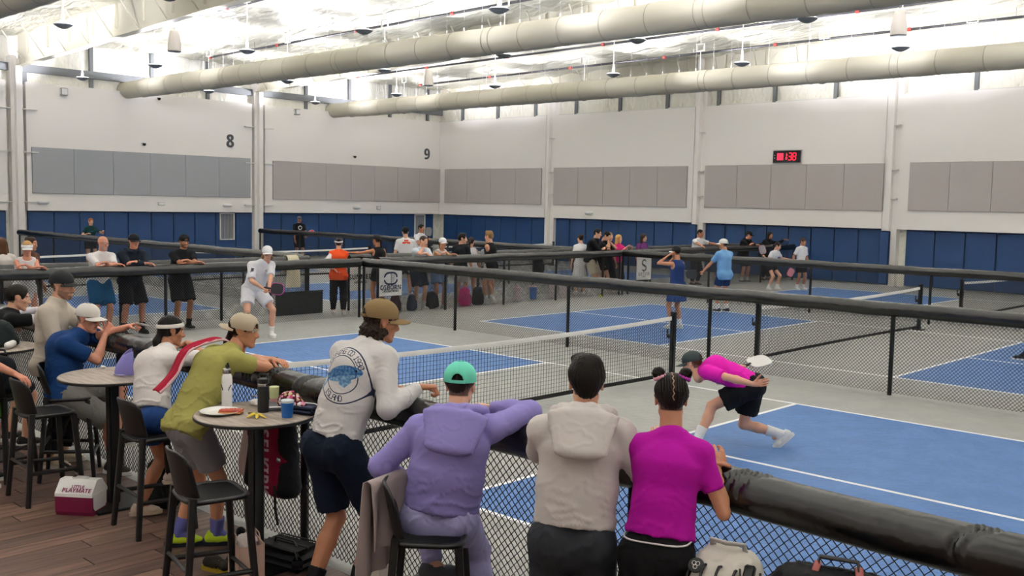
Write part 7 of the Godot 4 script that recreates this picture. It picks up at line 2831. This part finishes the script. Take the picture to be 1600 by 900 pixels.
# the off-white court backpack at the lower right: dark piping, a carry handle and a round badge
func white_pack() -> void:
	var t := thing("court_backpack", "off-white court backpack with dark piping and a round black badge", "backpack", V(5.97, 0.47, 5.16), deg_to_rad(12.0))
	t.rotation.x = -0.62
	var f := Field.new()
	f.k = 0.05
	f.cap(V(-0.07, 0.16, 0), V(-0.05, 0.52, -0.01), 0.12, 0.105, 0.135, 0.105)
	f.cap(V(0.07, 0.16, 0), V(0.05, 0.52, -0.01), 0.12, 0.105, 0.135, 0.105)
	f.cap(V(0.16, 0.14, 0), V(0.13, 0.44, 0), 0.07, 0.06, 0.10, 0.08)
	f.cuts = [[V(0, -1, 0), 0.0]]
	var mb := f.build(0.012)
	wrinkle(mb, 0.004, V(8, 8, 8), 1.5)
	part("body", mb, cloth(H("cbc6bd"), 0.7), t)
	for x in [-0.155, -0.075, 0.0, 0.075, 0.15]:
		var pts := []
		for k in 12:
			var y := 0.18 + 0.034 * k
			var z := 0.150 - 0.055 * pow(absf(x) / 0.155, 2) - maxf(0.0, y - 0.46) * 0.55 - 0.028 * (y - 0.2)
			if k > 9:
				z -= 0.045 * (k - 9)
				y -= 0.010 * (k - 9)
			pts.append(V(x * (1.0 - 0.1 * k / 12.0), y, z))
		mb = MB.new()
		mb.tube(pts, 0.0065, 6)
		part("piping", mb, mats.black, t)
	mb = MB.new()
	mb.tube([V(-0.075, 0.585, 0.03), V(-0.072, 0.615, 0.085), V(0.0, 0.60, 0.115), V(0.072, 0.615, 0.085), V(0.075, 0.585, 0.03)], 0.016, 8, true, 0.55)
	part("carry_handle", mb, cloth(H("b9b6b0"), 0.7), t)
	mb = MB.new()
	mb.lathe([Vector2(0.036, 0), Vector2(0.034, 0.006), Vector2(0, 0.007)], 24, Transform3D(Basis(Vector3.RIGHT, PI / 2 - 0.12), V(-0.105, 0.475, 0.118)))
	var bd := part("badge", mb, mats.black, t)
	for k in 3:
		mb = MB.new()
		var c := V(-0.105 + [-0.009, 0.009, 0.0][k], 0.475 + [0.007, 0.007, -0.009][k], 0.1265)
		var ring := []
		for q in 13:
			ring.append(c + V(cos(TAU * q / 12.0) * 0.009, sin(TAU * q / 12.0) * 0.009, 0))
		mb.tube(ring, 0.0016, 4, false)
		part("emblem", mb, mats.white, bd)
	for s in [0.085, 0.175]:
		mb = MB.new()
		mb.tube([V(s, 0.50, 0.105), V(s + 0.012, 0.47, 0.122), V(s + 0.005, 0.44, 0.125), V(s - 0.01, 0.455, 0.122)], 0.006, 6)
		part("zip_pull", mb, mats.black, t)
	mb = MB.new()
	mb.box(V(0.125, 0.50, 0.095), V(0.05, 0.06, 0.025), Basis.IDENTITY, 0.008)
	part("buckle", mb, mats.black, t)

func duffel() -> void:
	var t := thing("duffel_bag", "black duffel bag with red piping at the lower right", "bag", V(6.44, 0.60, 4.93), deg_to_rad(18.0))
	t.rotation.x = -0.25
	var f := Field.new()
	f.k = 0.05
	f.cap(V(-0.20, 0.20, 0), V(0.20, 0.20, 0), 0.20, 0.20, 0.13, 0.13, Vector3.UP)
	f.cap(V(-0.16, 0.36, 0), V(0.16, 0.36, 0), 0.07, 0.07, 0.11, 0.11, Vector3.UP)
	f.cuts = [[V(0, -1, 0), 0.0]]
	var mb := f.build(0.014)
	wrinkle(mb, 0.006, V(8, 8, 8), 4.0)
	part("body", mb, cloth(H("17181b"), 0.55), t)
	mb = MB.new()
	mb.tube([V(-0.085, 0.42, 0.06), V(-0.075, 0.475, 0.05), V(0.075, 0.475, 0.05), V(0.085, 0.42, 0.06)], 0.017, 8, true, 0.5)
	part("carry_handle", mb, mats.black, t)
	for s in [-1.0, 1.0]:
		mb = MB.new()
		mb.tube([V(0.088 * s, 0.415, 0.07), V(0.080 * s, 0.455, 0.055)], 0.018, 6, true, 0.5)
		part("handle_tab", mb, cloth(H("b06a66")), t)
	mb = MB.new()
	mb.tube([V(-0.215, 0.18, 0.135), V(-0.205, 0.30, 0.125), V(-0.185, 0.39, 0.085), V(-0.18, 0.43, 0.02)], 0.006, 6)
	part("red_piping", mb, cloth(H("9a2430")), t)
	mb = MB.new()
	mb.tube([V(-0.20, 0.425, 0.03), V(0.0, 0.437, 0.03), V(0.22, 0.42, 0.03)], 0.007, 6)
	part("zip", mb, mats.plastic_grey, t)

# a pale tote that hangs by its handles from the fence, beside the olive-shirted spectator
func tote() -> void:
	var t := thing("tote_bag", "pale pink tote bag hanging on the fence beside the olive-shirted spectator", "bag", V(1.98, 0.50, 4.80), deg_to_rad(10.0))
	var mb := MB.new()
	mb.sheet(12, 12, func(u, w): return V(lerpf(-0.15, 0.15, u) * (1.0 - 0.25 * w), 0.42 * w, 0.03 + 0.04 * sin(u * PI) * (1.0 - 0.5 * w) + 0.012 * sin(u * 13.0 + w * 6.0)), 0.012)
	part("bag", mb, cloth(H("c8b4b0")), t)
	mb = MB.new()
	mb.tube([V(-0.08, 0.40, 0.03), V(-0.03, 0.58, 0.0), V(0.03, 0.58, 0.0), V(0.08, 0.40, 0.03)], 0.010, 6, true, 0.4)
	part("handles", mb, cloth(H("b8a4a0")), t)
	mb = MB.new()
	mb.sheet(8, 8, func(u, w): return V(lerpf(-0.06, 0.10, u), 0.30 + 0.16 * w, 0.04 + 0.03 * sin(u * PI)), 0.01)
	part("crimson_cloth", mb, cloth(H("a01a40")), t)

func flat_bag() -> void:
	var t := thing("floor_bag", "black flat padded bag on the floor by the fence behind the tall man's legs", "bag", V(2.50, 0, 4.88), deg_to_rad(12.0))
	var mb := MB.new()
	mb.box(V(0, 0.075, 0), V(0.46, 0.15, 0.30), Basis.IDENTITY, 0.05)
	part("body", mb, cloth(H("1a1c20"), 0.6), t)
	for k in 3:
		mb = MB.new()
		mb.tube([V(-0.20, 0.10, -0.12 + 0.12 * k), V(-0.18, 0.152, -0.12 + 0.12 * k), V(0.18, 0.152, -0.12 + 0.12 * k), V(0.20, 0.10, -0.12 + 0.12 * k)], 0.006, 5)
		part("seam", mb, mats.plastic_grey, t)
	mb = MB.new()
	mb.tube([V(-0.10, 0.15, 0.02), V(-0.08, 0.185, 0.03), V(0.08, 0.185, 0.03), V(0.10, 0.15, 0.02)], 0.010, 6, true, 0.5)
	part("handle", mb, mats.black, t)
